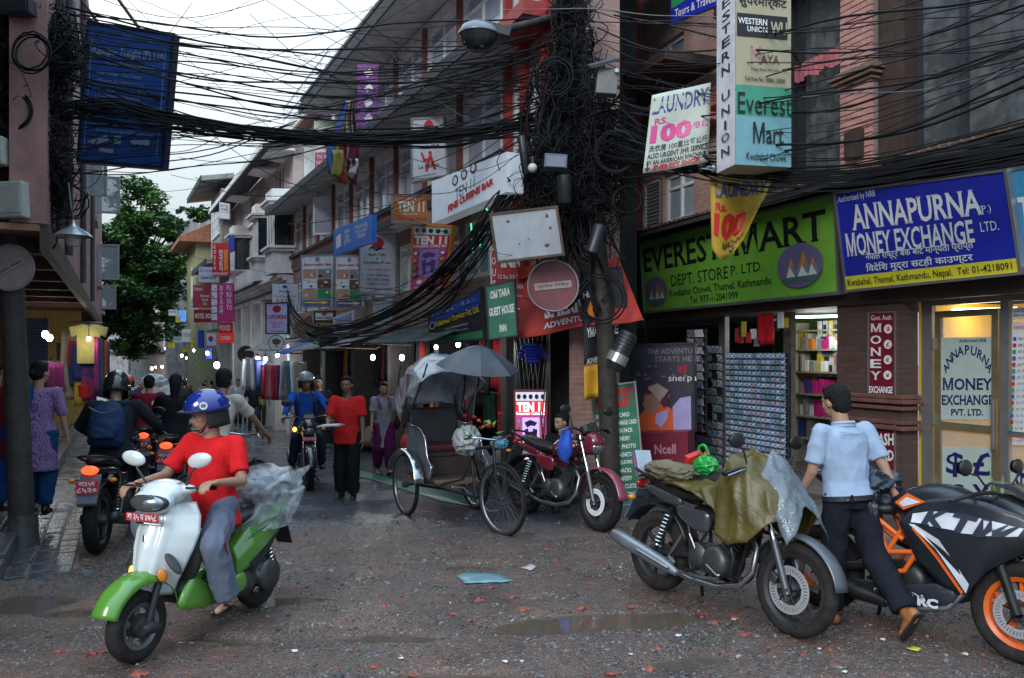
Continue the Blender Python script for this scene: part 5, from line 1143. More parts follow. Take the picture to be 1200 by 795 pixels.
def spl(pts,n=6):
 pts=[Vector(p)for p in pts];out=[]
 for i in range(len(pts)-1):
  a=pts[max(i-1,0)];b=pts[i];c=pts[i+1];d=pts[min(i+2,len(pts)-1)]
  for k in range(n):
   t=k/n;out.append(.5*((2*b)+(c-a)*t+(2*a-5*b+4*c-d)*t*t+(3*b-a-3*c+d)*t**3))
 return out+[pts[-1]]
u_=rw.uniform;g_=rw.gauss
YL,YP=8.0,9.9
for i in range(26):
 dy=g_(0,5);k=[(-20+u_(-20,30),105+u_(-15,75),YL),(110+u_(-20,20),128+dy*1.6,8.3),(210,143+dy,8.6),(320,158+dy*.7,9.0),(430,163+dy*.9,9.4),(540,158+dy,9.7),(625+u_(-20,30),150+g_(0,14),YP)]
 cable(spl([P(a+u_(-8,8),b+g_(0,1.6),Y+g_(0,.03))for a,b,Y in k],5),u_(.006,.015),'black cable in the thick bundle sagging across the street','thick cable bundle across the street')
for i in range(28):
 y0=u_(-10,95);y1=40+y0*.75+g_(0,18);x0=u_(-60,60)
 cable(cat_(P(x0,y0-10,YL+u_(-.3,.5)),P(640+u_(-20,30),y1,YP+u_(-.2,.2)),u_(.05,.8),wob=.06),u_(.003,.011),'thin black cable fanning across the sky to the cable pole','cables fanning across the sky')
for i in range(22):
 y0=u_(30,210);x1=u_(210,440)
 cable(cat_(P(u_(-40,50),y0,YL),P(x1,150+g_(0,7),8.4+(x1-200)/230*1.0),u_(-.05,.3),wob=.03),u_(.0035,.008),'thin black cable running in front of the deep blue hanging board','cables in front of the blue hanging board')
for(a,b,Y0_,c,d,Y1_)in((-5,30,8,640,10,14),(100,-30,10,660,160,11),(205,60,12,560,30,14),(190,100,9,470,-20,14),(280,-20,9,620,130,10),(200,205,12,470,185,14),(195,290,22,620,350,10.5),(330,-10,9,640,100,10),(190,225,14,430,100,13),(200,160,9,700,-20,11),(370,-20,9,660,120,10),(150,0,10,420,220,16),(210,185,10,480,120,12),(200,245,20,470,235,16)):
 cable(cat_(P(a,b,Y0_),P(c,d,Y1_),u_(.1,.4)),.004,'single thin wire crossing the pale sky over the lane','single wires over the lane')
for i in range(16):
 a_,b_=u_(40,520),u_(-60,230);cable(cat_(P(a_,b_,8.2+u_(0,2)),P(a_+u_(150,420),b_+u_(-170,170),9.6+u_(0,1.5)),u_(.02,.5),wob=.03),u_(.0025,.005),'loose thin wire criss-crossing the other cables above the street','criss-crossing loose wires')
for i in range(17):
 y0=u_(20,260);x0=u_(300,420)
 cable(cat_(P(x0,y0+30,YC(x0,1.2)),P(640+u_(-20,20),u_(30,190),YP+.1),u_(.05,.5),wob=.04),u_(.004,.009),'black cable slung in front of the long brick house','cables along the brick house')
HV=[(-30,40,230,30),(690,70,1210,-5),(700,118,1210,12),(720,130,1210,40),(735,148,1210,60),(740,190,1210,45)]
for i in range(24):
 y0=u_(10,200);y1=y0*.55-20+g_(0,22)
 cable(cat_(P(690+u_(-15,30),y0,YP-.1),P(1230,y1,6.2+u_(-.4,.4)),u_(.08,.6),wob=.06),u_(.0035,.007)if i%4 else u_(.009,.013),'black cable spanning from the cable pole to the upper right','cables spanning to the upper right')
for i in range(34):
 dy=g_(0,9);k=[(715+u_(-15,15),175+g_(0,22),YP-.2),(850,203+dy,8.6),(980,207+dy,7.8),(1100,190+dy*1.2,7.1),(1230,165+dy*1.6,6.5)]
 cable(spl([P(a,b+g_(0,2.5),Y-.1)for a,b,Y in k],5),u_(.0035,.009),'black cable in the low band running above the shop signs','cable band above the shop signs')
for i in range(26):
 dy=g_(0,7);k=[(650+u_(-18,18),170+u_(-30,60),YP),(600+u_(-12,12),228+dy,9.8),(555+u_(-10,10),292+dy*1.2,10),(505+dy,345+dy,10.6),(455,374+dy,11.6),(410,389+dy*.8,12.8),(370,391+dy*.8,14),(345,372+dy,15),(337,350+dy,15.5)]
 k=k[:rw.choice((9,9,7,6))]
 cable(spl([P(a,b+g_(0,1.5),Y)for a,b,Y in k],5),u_(.005,.014),'black cable in the bundle drooping from the pole down over the shop awnings','cable bundle drooping over the awnings')
for i in range(14):
 y0=u_(330,395);cable(cat_(P(u_(340,420),y0+10,YC(380,.9)),P(u_(500,600),y0-10+u_(-20,20),YC(560,.9)),u_(.02,.2),wob=.04),u_(.004,.009),'black cable looping low above the outdoor shops','low cables above the outdoor shops')
cable(cat_(P(590,12,9.0),P(880,25,8.4),-.05),.006,'pale grey cable running from the street lamp to the right',None,M_cab2)
cable(cat_(P(460,65,11.0),P(640,150,10.0),.35),.005,'pale grey cable drooping below the street lamp',None,M_cab2)
cable(cat_(P(900,110,8.3),P(1210,75,6.6),.12),.006,'pale cable crossing the big dark window',None,M_cab2)
def tangle(par,blobs,n,name='cable_tangle',rr=(.05,.28)):
 mb=MB()
 for i in range(n):
  c,rx,ry,rz_=rw.choice(blobs);c=Vector(c)+Vector((g_(0,rx*.45),g_(0,ry*.45),g_(0,rz_*.5)))
  R_=u_(*rr);e=u_(.35,1);a0=u_(0,6.3);tl_=Euler((u_(-.9,.9),u_(-.5,.5),u_(-1.2,1.2))).to_matrix();t1=u_(2.5,11);pts=[]
  m_=12+int(t1*1.6);ph=u_(0,6)
  for k in range(m_):
   t=t1*k/m_;q=Vector((R_*cos(a0+t)*(1+.15*sin(t*2.3+ph)),u_(-.004,.004)+.02*sin(t*.7+ph),R_*e*sin(a0+t)*(1+.2*sin(t*1.7))));pts.append(c+tl_@q)
  mb.tube(pts,u_(.003,.008),4,cap=False)
 for i in range(int(n*.5)):
  c,rx,ry,rz_=rw.choice(blobs);a=Vector(c)+Vector((g_(0,rx*.5),g_(0,ry*.5),g_(0,rz_*.7)));b=Vector(c)+Vector((g_(0,rx*.5),g_(0,ry*.5),g_(0,rz_*.7)))
  mb.tube(cat_(a,b,u_(-.1,.4),10,.05),u_(.003,.009),4,cap=False)
 return part(mb,name,M_cab,par,world=True,kind='stuff',smooth=180)
cp=thing('utility_pole','leaning dark cable pole choked with coiled black wires in front of the corner','pole',Vector((1.15,YP,0)))
pb=Vector((1.22,YP+.05,-.05));pm=P(710,400,YP);pt_=P(668,-60,YP)
part(MB().tube([pb,pm,P(692,200,YP),pt_],[.125,.112,.11,.10],18),'post',M_polem,cp,world=True,smooth=60)
tangle(cp,[(P(668,95,YP),.25,.2,.5),(P(672,200,YP),.3,.2,.5),(P(672,60,YP),.16,.2,.5),(P(668,130,YP),.42,.3,.45),(P(660,190,YP-.1),.55,.3,.4),(P(700,230,YP-.05),.42,.25,.5),(P(715,160,YP),.42,.3,.45),(P(650,235,YP-.1),.4,.25,.3),(P(668,10,YP),.1,.15,.3)],1050)
mb=MB()
for i in range(90):
 a=P(640+u_(-20,70),u_(60,260),YP-.05+u_(-.2,.1));mb.tube(spl([a,a+Vector((u_(-.15,.15),0,-.3)),a+Vector((u_(-.2,.2),0,-.8)),a+Vector((u_(-.1,.25),0,-u_(.8,1.25)))],4),u_(.008,.02),5)
part(mb,'cable_tangle',M_cab,cp,world=True,kind='stuff',smooth=180)
def coil(par,c,R_,n,r=.008,rx=0,rz=0,m=M_cab):
 for k in range(n):
  e=Euler((rx+u_(-.2,.2),u_(-.1,.1),rz+u_(-.2,.2))).to_matrix();q=R_*u_(.85,1.1)
  part(MB().tube([Vector(c)+e@Vector((q*cos(t),0,q*u_(.97,1.03)*sin(t)))for t in[2*pi*i/26 for i in range(26)]],r,5,loop=True),'cable_coil',m,par,world=True,smooth=180)
coil(cp,P(722,178,YP-.5),.24,6);coil(cp,P(650,90,YP-.5),.2,3);coil(cp,P(735,235,YP-.4),.18,3);coil(cp,P(705,350,YP-.25),.28,2,.012)
M_blk=mat('black_plastic',(.018,.02,.026),.4,var=.3);M_box=mat('grey_box',(.07,.08,.11),.45,var=.2)
def can(a,b,r,name,label,m=M_blk,ribs=0,cat='cable joint'):
 t=thing(name,label,cat,Vector(a));part(MB().tube([a,Vector(a).lerp(b,.05),Vector(a).lerp(b,.95),b],[r*.7,r,r,r*.8],16),'body',m,t,world=True,smooth=50)
 d=Vector(b)-Vector(a)
 for k in range(ribs):q=Vector(a)+d*(k+1)/(ribs+1);part(MB().tube([q,q+d*.03],r*1.08,16),'rib',m,t,world=True)
 return t
can(P(661,205,YP-.62),P(662,240,YP-.62),.085,'splice_closure','short upright black cable canister below the small tilted box')
can(P(693,298,YP-.4),P(704,264,YP-.4),.085,'splice_closure','fat black cable canister leaning against the pole above the round sign')
t=can(P(722,423,9.4),P(738,390,9.4),.105,'splice_closure','ribbed black cable canister with a steel clamp sticking out beside the poster',ribs=7)
part(MB().tube([P(722,423,9.4)+Vector((-.01,0,-.02)),P(726,415,9.4)],.125,18),'clamp',M_alu,t,world=True)
part(MB().tube([P(718,433,9.42),P(722,423,9.4)],[.09,.11],14),'cap',M_blk,t,world=True)
can(P(617,205,YP-.4),P(611,160,YP-.4),.05,'splice_closure','slim black cable canister on the left of the wire tangle')
t=thing('junction_box','small tilted grey metal box in the middle of the wire tangle','box',P(651,191,YP-.7));o=part(MB().box((0,0,0),(.26,.12,.17),ry=.06,rx=-.2),'case',M_box,t,bevel=.008);part(MB().box((0,-.07,.0),(.22,.01,.13),ry=.06,rx=-.2),'lid',mat('grey_lid',(.12,.13,.17),.4),t)
t=thing('junction_box','grey cabinet with an open lid high on the right of the wire tangle','box',P(711,92,YP-.5));part(MB().box((0,0,-.05),(.24,.16,.3),ry=.08),'case',mat('pale_box',(.2,.2,.21),.5,dirt=.4),t,bevel=.01);part(MB().box((-.05,-.06,.16),(.34,.22,.03),ry=-.25,rx=.4),'lid',M_box,t);part(MB().cyl((.1,-.09,.05),(.1,-.13,.05),.025),'lock',M_alu,t)
t=thing('lamp_globe','small white round globe lamp left of the tilted grey box','lamp',P(624,197,YP-.5));part(MB().ell((0,0,0),(.055,)*3),'globe',ink('globe_white',(.55,.55,.58)),t,smooth=180);part(MB().cyl((0,0,.05),(0,0,.13),.03),'socket',M_blk,t)
t=thing('lamp_globe','white pendant bulb fitting above the yellow laundry banner','lamp',P(836,198,8.6));part(MB().ell((0,0,0),(.03,.03,.04)),'globe',Wh,t,smooth=180);part(MB().lathe([(.02,.05),(.10,-.01),(.105,-.02)],axis='z',n=20),'shade',M_alu,t).matrix_basis=Matrix.Translation((-.05,0,-.02))@Euler((0,.3,0)).to_matrix().to_4x4()
sl_=thing('street_lamp','big round grey street lamp reaching out to the left of the cable pole','street lamp',P(561,42,9.3))
part(MB().lathe([(.001,.15),(.12,.14),(.2,.09),(.235,.03),(.24,0),(.225,-.005)],axis='z',n=32),'housing',mat('lamp_grey',(.17,.18,.2),.35,metal=.5),sl_,smooth=50)
part(MB().lathe([(.225,-.006),(.2,-.08),(.13,-.15),(.001,-.175)],axis='z',n=32),'diffuser',mat('dark_diffuser',(.03,.035,.045),.12,spec=.8),sl_,smooth=60)
part(MB().tube([P(578,38,9.35),P(612,30,9.6),P(650,20,YP)],[.05,.045,.045],10),'arm',M_polem,sl_,world=True,smooth=60);part(MB().box((.22,0,.06),(.3,.14,.1),ry=.25),'bracket',M_blk,sl_)
lp=thing('utility_pole','dark wooden looking post at the left kerb wrapped in black wires','pole',G(25,640))
part(MB().tube([G(27,642)+Vector((0,0,-.1)),P(18,420,7.72),P(8,200,7.7),P(0,-60,7.7)],[.115,.105,.1,.1],16),'post',mat('weathered_post',(.035,.029,.028),.75,var=.4,scale=5,dirt=.5,bump=.5),lp,world=True,smooth=60)
part(MB().tube([G(27,642)+Vector((0,0,-.05)),G(27,642)+Vector((0,0,.32))],[.15,.125],14),'footing',M_kerb,lp,world=True,smooth=50)
tangle(lp,[(P(20,40,7.7),.4,.3,.3),(P(15,110,7.7),.4,.3,.35),(P(30,170,7.8),.38,.3,.3),(P(50,215,7.9),.25,.2,.22),(P(35,70,7.8),.35,.3,.3),(P(20,210,7.8),.3,.2,.25),(P(30,110,7.75),.4,.2,.6),(P(55,60,7.8),.3,.2,.3)],980,rr=(.05,.22))
coil(lp,P(37,62,7.3),.17,4,.008);coil(lp,P(53,280,7.8),.12,3,.005);coil(lp,P(15,130,7.4),.17,4)
for(px_,py_,w,h,lb,m_)in((15,235,.25,.33,'off-white plastic meter box on the left post',mat('offwhite_box',(.36,.37,.34),.5,dirt=.3)),(-1,178,.13,.26,'narrow white box cut by the left edge above the meter box',mat('offwhite_box',(.3,.3,.3))),(20,10,.3,.15,'black lamp housing at the top left corner',M_blk)):
 t=thing('meter_box',lb,'box',P(px_,py_,7.35));part(MB().box((0,0,0),(w,.12,h),ry=-.04),'case',m_,t,bevel=.015);part(MB().box((0,-.062,0),(w*.8,.008,h*.75),ry=-.04),'lid',m_,t,bevel=.004)
pl_=thing('pendant_lamp','bell shaped metal lamp hanging under the left overhang','lamp',P(86,276,7.4))
part(MB().lathe([(.012,.14),(.02,.1),(.05,.07),(.12,.03),(.165,-.01),(.16,-.012),(.11,.02),(.04,.055)],axis='z',n=28),'shade',mat('spun_metal',(.33,.36,.40),.3,metal=.7),pl_,smooth=50);part(MB().lathe([(.001,.02),(.06,.02),(.065,-.07),(.05,-.1),(.001,-.1)],axis='z',n=18),'globe',clear('lamp_globe_glass',alpha=.5,col=(.5,.5,.48)),pl_,smooth=60);part(MB().tube([(0,0,.13),(-.02,0,.25),(-.1,.1,.5)],.008,6),'cord',M_blk,pl_)
for k,(x,y0,y1)in enumerate(((552,262,296),(561,268,290),(546,240,246),(568,243,249),(690,219,222),(695,216,219))):
 t=part(MB().tube([(0,0,0),P(x+(2 if k<2 else 6),y1,10.9 if k>3 else YC(x,.2))-P(x,y0,10.9 if k>3 else YC(x,.2))],.012,6),'neon_tube',mat('green_neon',(.05,.6,.25),.4,emit=1.6),M=Matrix.Translation(P(x,y0,10.9 if k>3 else YC(x,.2))),label='short green neon tube glowing among the restaurant windows',cat='neon light',group='green neon tubes')
 # ---------------- trees
def leaves(mb,c,rad,n,size,rnd_,shell=.5):
 c=Vector(c)
 for i in range(n):
  d=Vector((rnd_.gauss(0,1),rnd_.gauss(0,1),rnd_.gauss(0,1))).normalized();q=shell+(1-shell)*rnd_.random()**.6
  q*=.72+.45*noise.noise(d*2.4+Vector((c.x,c.y,c.z))*.37);p=c+Vector((d.x*rad[0],d.y*rad[1],d.z*rad[2]))*q
  s=size*rnd_.uniform(.6,1.3);e=Euler((rnd_.uniform(-.8,.8),rnd_.uniform(-.8,.8),rnd_.uniform(0,6.3))).to_matrix()
  mb.add([p+e@Vector(w_)for w_ in((0,0,0),(s*.32,s*.42,.1*s),(0,s,0),(-s*.32,s*.42,.1*s))],[(0,1,2,3)])
def leafmat(n,c):
 m=mat(n,c,.5,var=.4,scale=3);b=m.node_tree.nodes['Principled BSDF'];b.inputs['Transmission Weight'].default_value=0;b.inputs['Subsurface Weight'].default_value=0;return m
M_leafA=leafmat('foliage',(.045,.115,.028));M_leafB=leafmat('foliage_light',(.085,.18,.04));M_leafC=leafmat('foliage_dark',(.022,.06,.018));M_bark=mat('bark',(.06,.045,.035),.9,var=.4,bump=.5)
def tree(name,label,base,c,rad,ncl,nl,size,seed,cat='tree'):
 rt=random.Random(seed);t=thing(name,label,cat,Vector(base));b=Vector(base);c=Vector(c)
 part(MB().tube([b,b.lerp(c,.4)+Vector((.2,0,0)),c],[.3,.22,.1],10),'trunk',M_bark,t,world=True,smooth=60)
 mbs=[MB(),MB(),MB()];br=MB()
 for k in range(ncl):
  d=Vector((rt.gauss(0,1),rt.gauss(0,1),rt.gauss(0,1))).normalized();q=rt.uniform(.35,.95);p=c+Vector((d.x*rad[0],d.y*rad[1],d.z*rad[2]))*q
  if k%3==0:part(MB().tube([b.lerp(c,rt.uniform(.5,1)),p.lerp(c,.4),p],[.09,.05,.02],6),'branch',M_bark,t,world=True)
  cr_=rt.uniform(.16,.30)*min(rad);leaves(mbs[k%3],p,(cr_*1.35,cr_*1.35,cr_*.85),nl,size,rt)
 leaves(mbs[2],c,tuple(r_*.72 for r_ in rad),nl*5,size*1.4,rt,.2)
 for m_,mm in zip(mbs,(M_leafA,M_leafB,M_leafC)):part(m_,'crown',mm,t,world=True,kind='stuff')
 return t
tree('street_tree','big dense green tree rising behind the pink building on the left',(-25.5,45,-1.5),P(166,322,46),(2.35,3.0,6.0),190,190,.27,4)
tree('shrub','ragged shrub growing on top of the ruined grey tower',P(235,262,62),P(233,250,62),(1.9,1.2,.9),26,70,.22,5,'shrub')
tree('shrub','small plants on the balcony ledge of the grey concrete house',P(262,350,34),P(262,344,34),(.9,.5,.4),12,60,.12,6,'shrub')
tree('shrub','low green plants growing on the shop awning under the tilted signs',P(376,396,17),P(376,392,17),(.45,.3,.12),12,70,.07,8,'shrub')
#
M_tyre=mat('tyre_rubber',(.011,.011,.012),.8,spec=.25,var=.3,scale=20,bump=.5,bscale=90)
M_mud=mat('muddy_tyre',(.024,.021,.02),.8,spec=.3,var=.5,scale=12,bump=.5,bscale=80)
M_alloy=mat('dusty_alloy',(.09,.092,.1),.4,metal=.7,var=.3)
M_chr=mat('chrome',(.5,.5,.52),.2,metal=1,var=.08)
M_blkm=mat('black_metal',(.02,.02,.022),.4,metal=.3,var=.4,scale=12)
M_eng=mat('engine_cast',(.10,.10,.105),.45,metal=.7,var=.35,scale=14)
M_seat=mat('seat_vinyl',(.014,.014,.016),.42,var=.3,bump=.2,bscale=120)
M_steel=mat('worn_steel',(.28,.28,.29),.35,metal=.9,var=.2)
M_tail=mat('tail_light_lit',(.8,.03,.01),.3,emit=1.8,ecol=(1,.08,.02));M_tailoff=mat('tail_light',(.35,.01,.01),.2)
M_amb=mat('indicator',(.6,.2,.02),.25);M_ambl=mat('indicator_lit',(.9,.4,.05),.3,emit=3,ecol=(1,.4,.06));M_hl=mat('headlight_lens',(.30,.33,.37),.07,metal=.85);M_hlo=mat('headlight_lit',(.9,.9,.8),.2,emit=2.2,ecol=(1,.95,.75))
M_mirror=mat('mirror_glass',(.6,.65,.7),.03,metal=1,var=.02)
M_plate=mat('red_plate',(.5,.03,.05),.45,var=.1)
def bar(a,b,r,name,m,par,n=8,r2=None):return part(MB().tube([a,b],[r,r if r2 is None else r2],n),name,m,par,smooth=60)
def arcp(c,r,a0,a1,n,y=0):return[(c[0]+r*cos(R(a0+(a1-a0)*i/n)),y,c[2]+r*sin(R(a0+(a1-a0)*i/n)))for i in range(n+1)]
def wheel(par,c,R_,w,spokes=5,mrim=None,mt=None,disc=0,steer=0,kind='alloy',hub=.05,twin=False,ring=None,side=-1):
 mrim=mrim or M_alloy;mt=mt or M_tyre;M_=Matrix.Translation(c)@Euler((0,0,steer)).to_matrix().to_4x4()
 rr=R_-w*.85
 def pp(o):o.matrix_basis=M_;return o
 pr=[(rr,-w*.36),(rr+w*.2,-w*.5),(R_-w*.3,-w*.52),(R_-w*.1,-w*.38),(R_,-w*.12),(R_,w*.12),(R_-w*.1,w*.38),(R_-w*.3,w*.52),(rr+w*.2,w*.5),(rr,w*.36)]
 wl=pp(part(MB().lathe(pr,axis='y',n=44,close=True),'wheel',mt,par,smooth=50))
 wl['_']=0;del wl['_']
 def sub(mb,nm,m,**k):
  o=part(mb,nm,m,wl,**k);return o
 sub(MB().lathe([(rr-.022,-w*.3),(rr+.004,-w*.42),(rr+.008,-w*.34),(rr-.006,0),(rr+.008,w*.34),(rr+.004,w*.42),(rr-.022,w*.3),(rr-.03,0)],axis='y',n=44,close=True),'rim',mrim,smooth=45)
 sub(MB().lathe([(hub*.5,-w*.75),(hub,-w*.7),(hub*1.1,0),(hub,w*.7),(hub*.5,w*.75)],axis='y',n=18,close=True),'hub',M_eng,smooth=50)
 if kind=='alloy':
  for k in range(spokes):
   a=2*pi*k/spokes+.3
   for da in((-.09,.09)if twin else(0,)):
    b0=(cos(a)*hub*.8,0,sin(a)*hub*.8);b1=(cos(a+da*1.6)*(rr-.012),0,sin(a+da*1.6)*(rr-.012))
    mb=MB();e=Vector((-sin(a),0,cos(a)))
    for s_ in(0,):mb.rings([[Vector(q)+e*ww*sx+Vector((0,yy,0))for sx,yy in((-1,-.011),(1,-.011),(1,.011),(-1,.011))]for q,ww in((b0,.022 if not twin else.012),(b1,.013 if not twin else.009))])
    sub(mb,'spoke',mrim,bevel=.003)
 else:
  for k in range(spokes):
   a=2*pi*k/spokes;s_=1 if k%2 else-1;a2=a+(.3 if k%4<2 else-.3)
   sub(MB().tube([(cos(a2)*hub*.9,s_*w*.6,sin(a2)*hub*.9),(cos(a)*(rr-.01),0,sin(a)*(rr-.01))],.0018,4),'spoke',M_steel)
 if disc:
  mb=MB();y0=side*(w*.5+.03);no=40;y1=y0+.004
  for k in range(no):
   a,b=2*pi*k/no,2*pi*(k+.72)/no;c_=2*pi*(k+1)/no
   for(r0,r1,A0,A1)in((disc*.62,disc*.72,a,c_),(disc*.9,disc,a,c_),(disc*.72,disc*.9,a,b)):
    q=[(r0*cos(A0),y0,r0*sin(A0)),(r1*cos(A0),y0,r1*sin(A0)),(r1*cos(A1),y0,r1*sin(A1)),(r0*cos(A1),y0,r0*sin(A1))]
    mb.add(q+[(x,y1,z)for x,y,z in q],[(0,1,2,3),(7,6,5,4),(0,4,5,1),(2,6,7,3)])
  sub(mb,'brake_disc',ring or mat('disc_steel',(.42,.42,.44),.35,metal=.3),recalc=True)
  for k in range(5):a=2*pi*k/5;sub(MB().tube([(cos(a)*hub*.6,y0,sin(a)*hub*.6),(cos(a+.25)*disc*.66,y0,sin(a+.25)*disc*.66)],.006,5),'disc_arm',M_blkm)
 return wl
def fender(par,c,r,a0,a1,w,m,thick=.006,name='fender',steer=None,drop=.02):
 def f(u,v):
  a=R(a0+(a1-a0)*u);q=r+drop*(1-(2*v-1)**2)
  return(c[0]+q*cos(a),c[1]+(v-.5)*w,c[2]+q*sin(a))
 return part(MB().grid(f,22,8),name,m,par,smooth=60,solid=thick)
def loft(secs,n=16,pw=2.5,cap=True):
 """secs: (centre, half width y, half height, [axis angle]) -> superellipse rings in planes perpendicular to x-ish path"""
 rs=[]
 for i,(c,hy,hz)in enumerate(secs):
  a=Vector(secs[max(i-1,0)][0]);b=Vector(secs[min(i+1,len(secs)-1)][0]);t=(b-a).normalized();up=Vector((-t.z,0,t.x)).normalized()
  if up.z<0 and abs(t.x)>.2:up=-up
  ring=[]
  for j in range(n):
   q=2*pi*j/n;cy,sz=cos(q),sin(q);cy=math.copysign(abs(cy)**(2/pw),cy);sz=math.copysign(abs(sz)**(2/pw),sz)
   ring.append(Vector(c)+Vector((0,cy*hy,0))+up*(sz*hz))
  rs.append(ring)
 return MB().rings(rs,True,cap)
def spring(par,a,b,r,turns=9,m=None,name='shock_spring'):
 a=Vector(a);b=Vector(b);d=b-a;L_=d.length;t=d.normalized();e1=t.orthogonal().normalized();e2=t.cross(e1);n=turns*8
 part(MB().tube([a+d*.1+t*(L_*.75*i/n)+e1*r*cos(2*pi*i/8)+e2*r*sin(2*pi*i/8)for i in range(n+1)],r*.22,5),name,m or M_chr,par,smooth=60)
 bar(a,b,r*.5,'shock_absorber',M_blkm,par)
def mirror(par,base,top,m,w=.075,h=.05,face=-1,tilt=0):
 part(MB().tube([base,Vector(base).lerp(Vector(top),.6)+Vector((.02,0,.02)),top],.006,6),'mirror_stalk',M_blkm,par,smooth=60)
 M_=Matrix.Translation(top)@Euler((0,tilt,0)).to_matrix().to_4x4()
 o=part(MB().ell((0,0,h*.5),(.022,w,h),nu=20,nv=10),'mirror',m,par,smooth=60);o.matrix_basis=M_
 g=part(MB().add([(-.0225,w*.85*cos(2*pi*i/20),h*.5+h*.85*sin(2*pi*i/20))for i in range(20)],[tuple(range(20))]),'mirror_glass',M_mirror,o)
def plate(par,c,w,h,txt,face=(1,0),rx=0,m=None,two=None):
 """plate facing +x (face=1) or -x"""
 fx=face[0];p=part(MB().box(c,(.006,w,h)),'number_plate',m or M_plate,par,bevel=.002)
 for t,z0,z1,ww in((txt,-.4,.4,.9),)if not two else((txt,.06,.42,.7),(two,-.42,-.02,.86)):
  vs,fs=text_mesh(t,.025,0);xs=[q[0]for q in vs];ys=[q[1]for q in vs];xa,xb,ya,yb_=min(xs),max(xs),min(ys),max(ys)
  part(MB().add([(c[0]+fx*.005,c[1]+fx*((x-xa)/(xb-xa)-.5)*w*ww,c[2]+h*(z0+(z1-z0)*(y-ya)/(yb_-ya)))for x,y in vs],fs),'lettering',Wh,p)
 return p
def engine(t,m=None,sc=1,guard=False):
 m=m or M_eng
 part(MB().lathe([(.001,-.135),(.07,-.135),(.10,-.12),(.115,-.1),(.12,0),(.11,.1),(.07,.125),(.001,.125)],c=(.02,0,.36),axis='y',n=26),'crankcase',m,t,smooth=45)
 part(MB().lathe([(.001,-.13),(.06,-.13),(.085,-.11),(.09,0),(.08,.1),(.001,.11)],c=(-.14,0,.37),axis='y',n=22),'gearbox',m,t,smooth=45)
 part(MB().box((-.05,0,.34),(.3,.2,.16)),'engine_block',m,t,bevel=.03)
 for k in range(7):part(MB().box((.115+.018*k,0,.455+.026*k),(.15,.17,.009),ry=.6),'cylinder_fin',m,t,bevel=.003)
 bar((.09,0,.42),(.25,0,.65),.055,'cylinder',m,t,14);part(MB().box((.25,0,.635),(.12,.15,.07),ry=.6),'cylinder_head',m,t,bevel=.015)
 part(MB().tube([(.27,-.05,.6),(.36,-.07,.52),(.36,-.1,.36),(.28,-.13,.25),(.1,-.15,.2),(-.15,-.16,.2),(-.33,-.175,.24)],.021,10),'exhaust_pipe',M_steel,t,smooth=60)
 part(MB().cyl((-.02,.06,.55),(-.15,.06,.58),.035),'carburettor',m,t)
 for s in(-1,1):
  part(MB().tube([(-.13,s*.1,.28),(-.13,s*.24,.27)],.014,8),'footpeg',M_blkm,t);
 part(MB().tube([(-.2,.1,.25),(-.3,.13,.1),(-.35,.2,.0)],.014,8),'side_stand',M_blkm,t)
 part(MB().tube([(-.02,-.14,.33),(.12,-.17,.28),(.15,-.2,.3)],.008,6),'brake_pedal',M_steel,t)
 part(MB().tube([(-.14,-.12,.4),(-.2,-.14,.52)],.008,6),'kick_lever',M_steel,t)
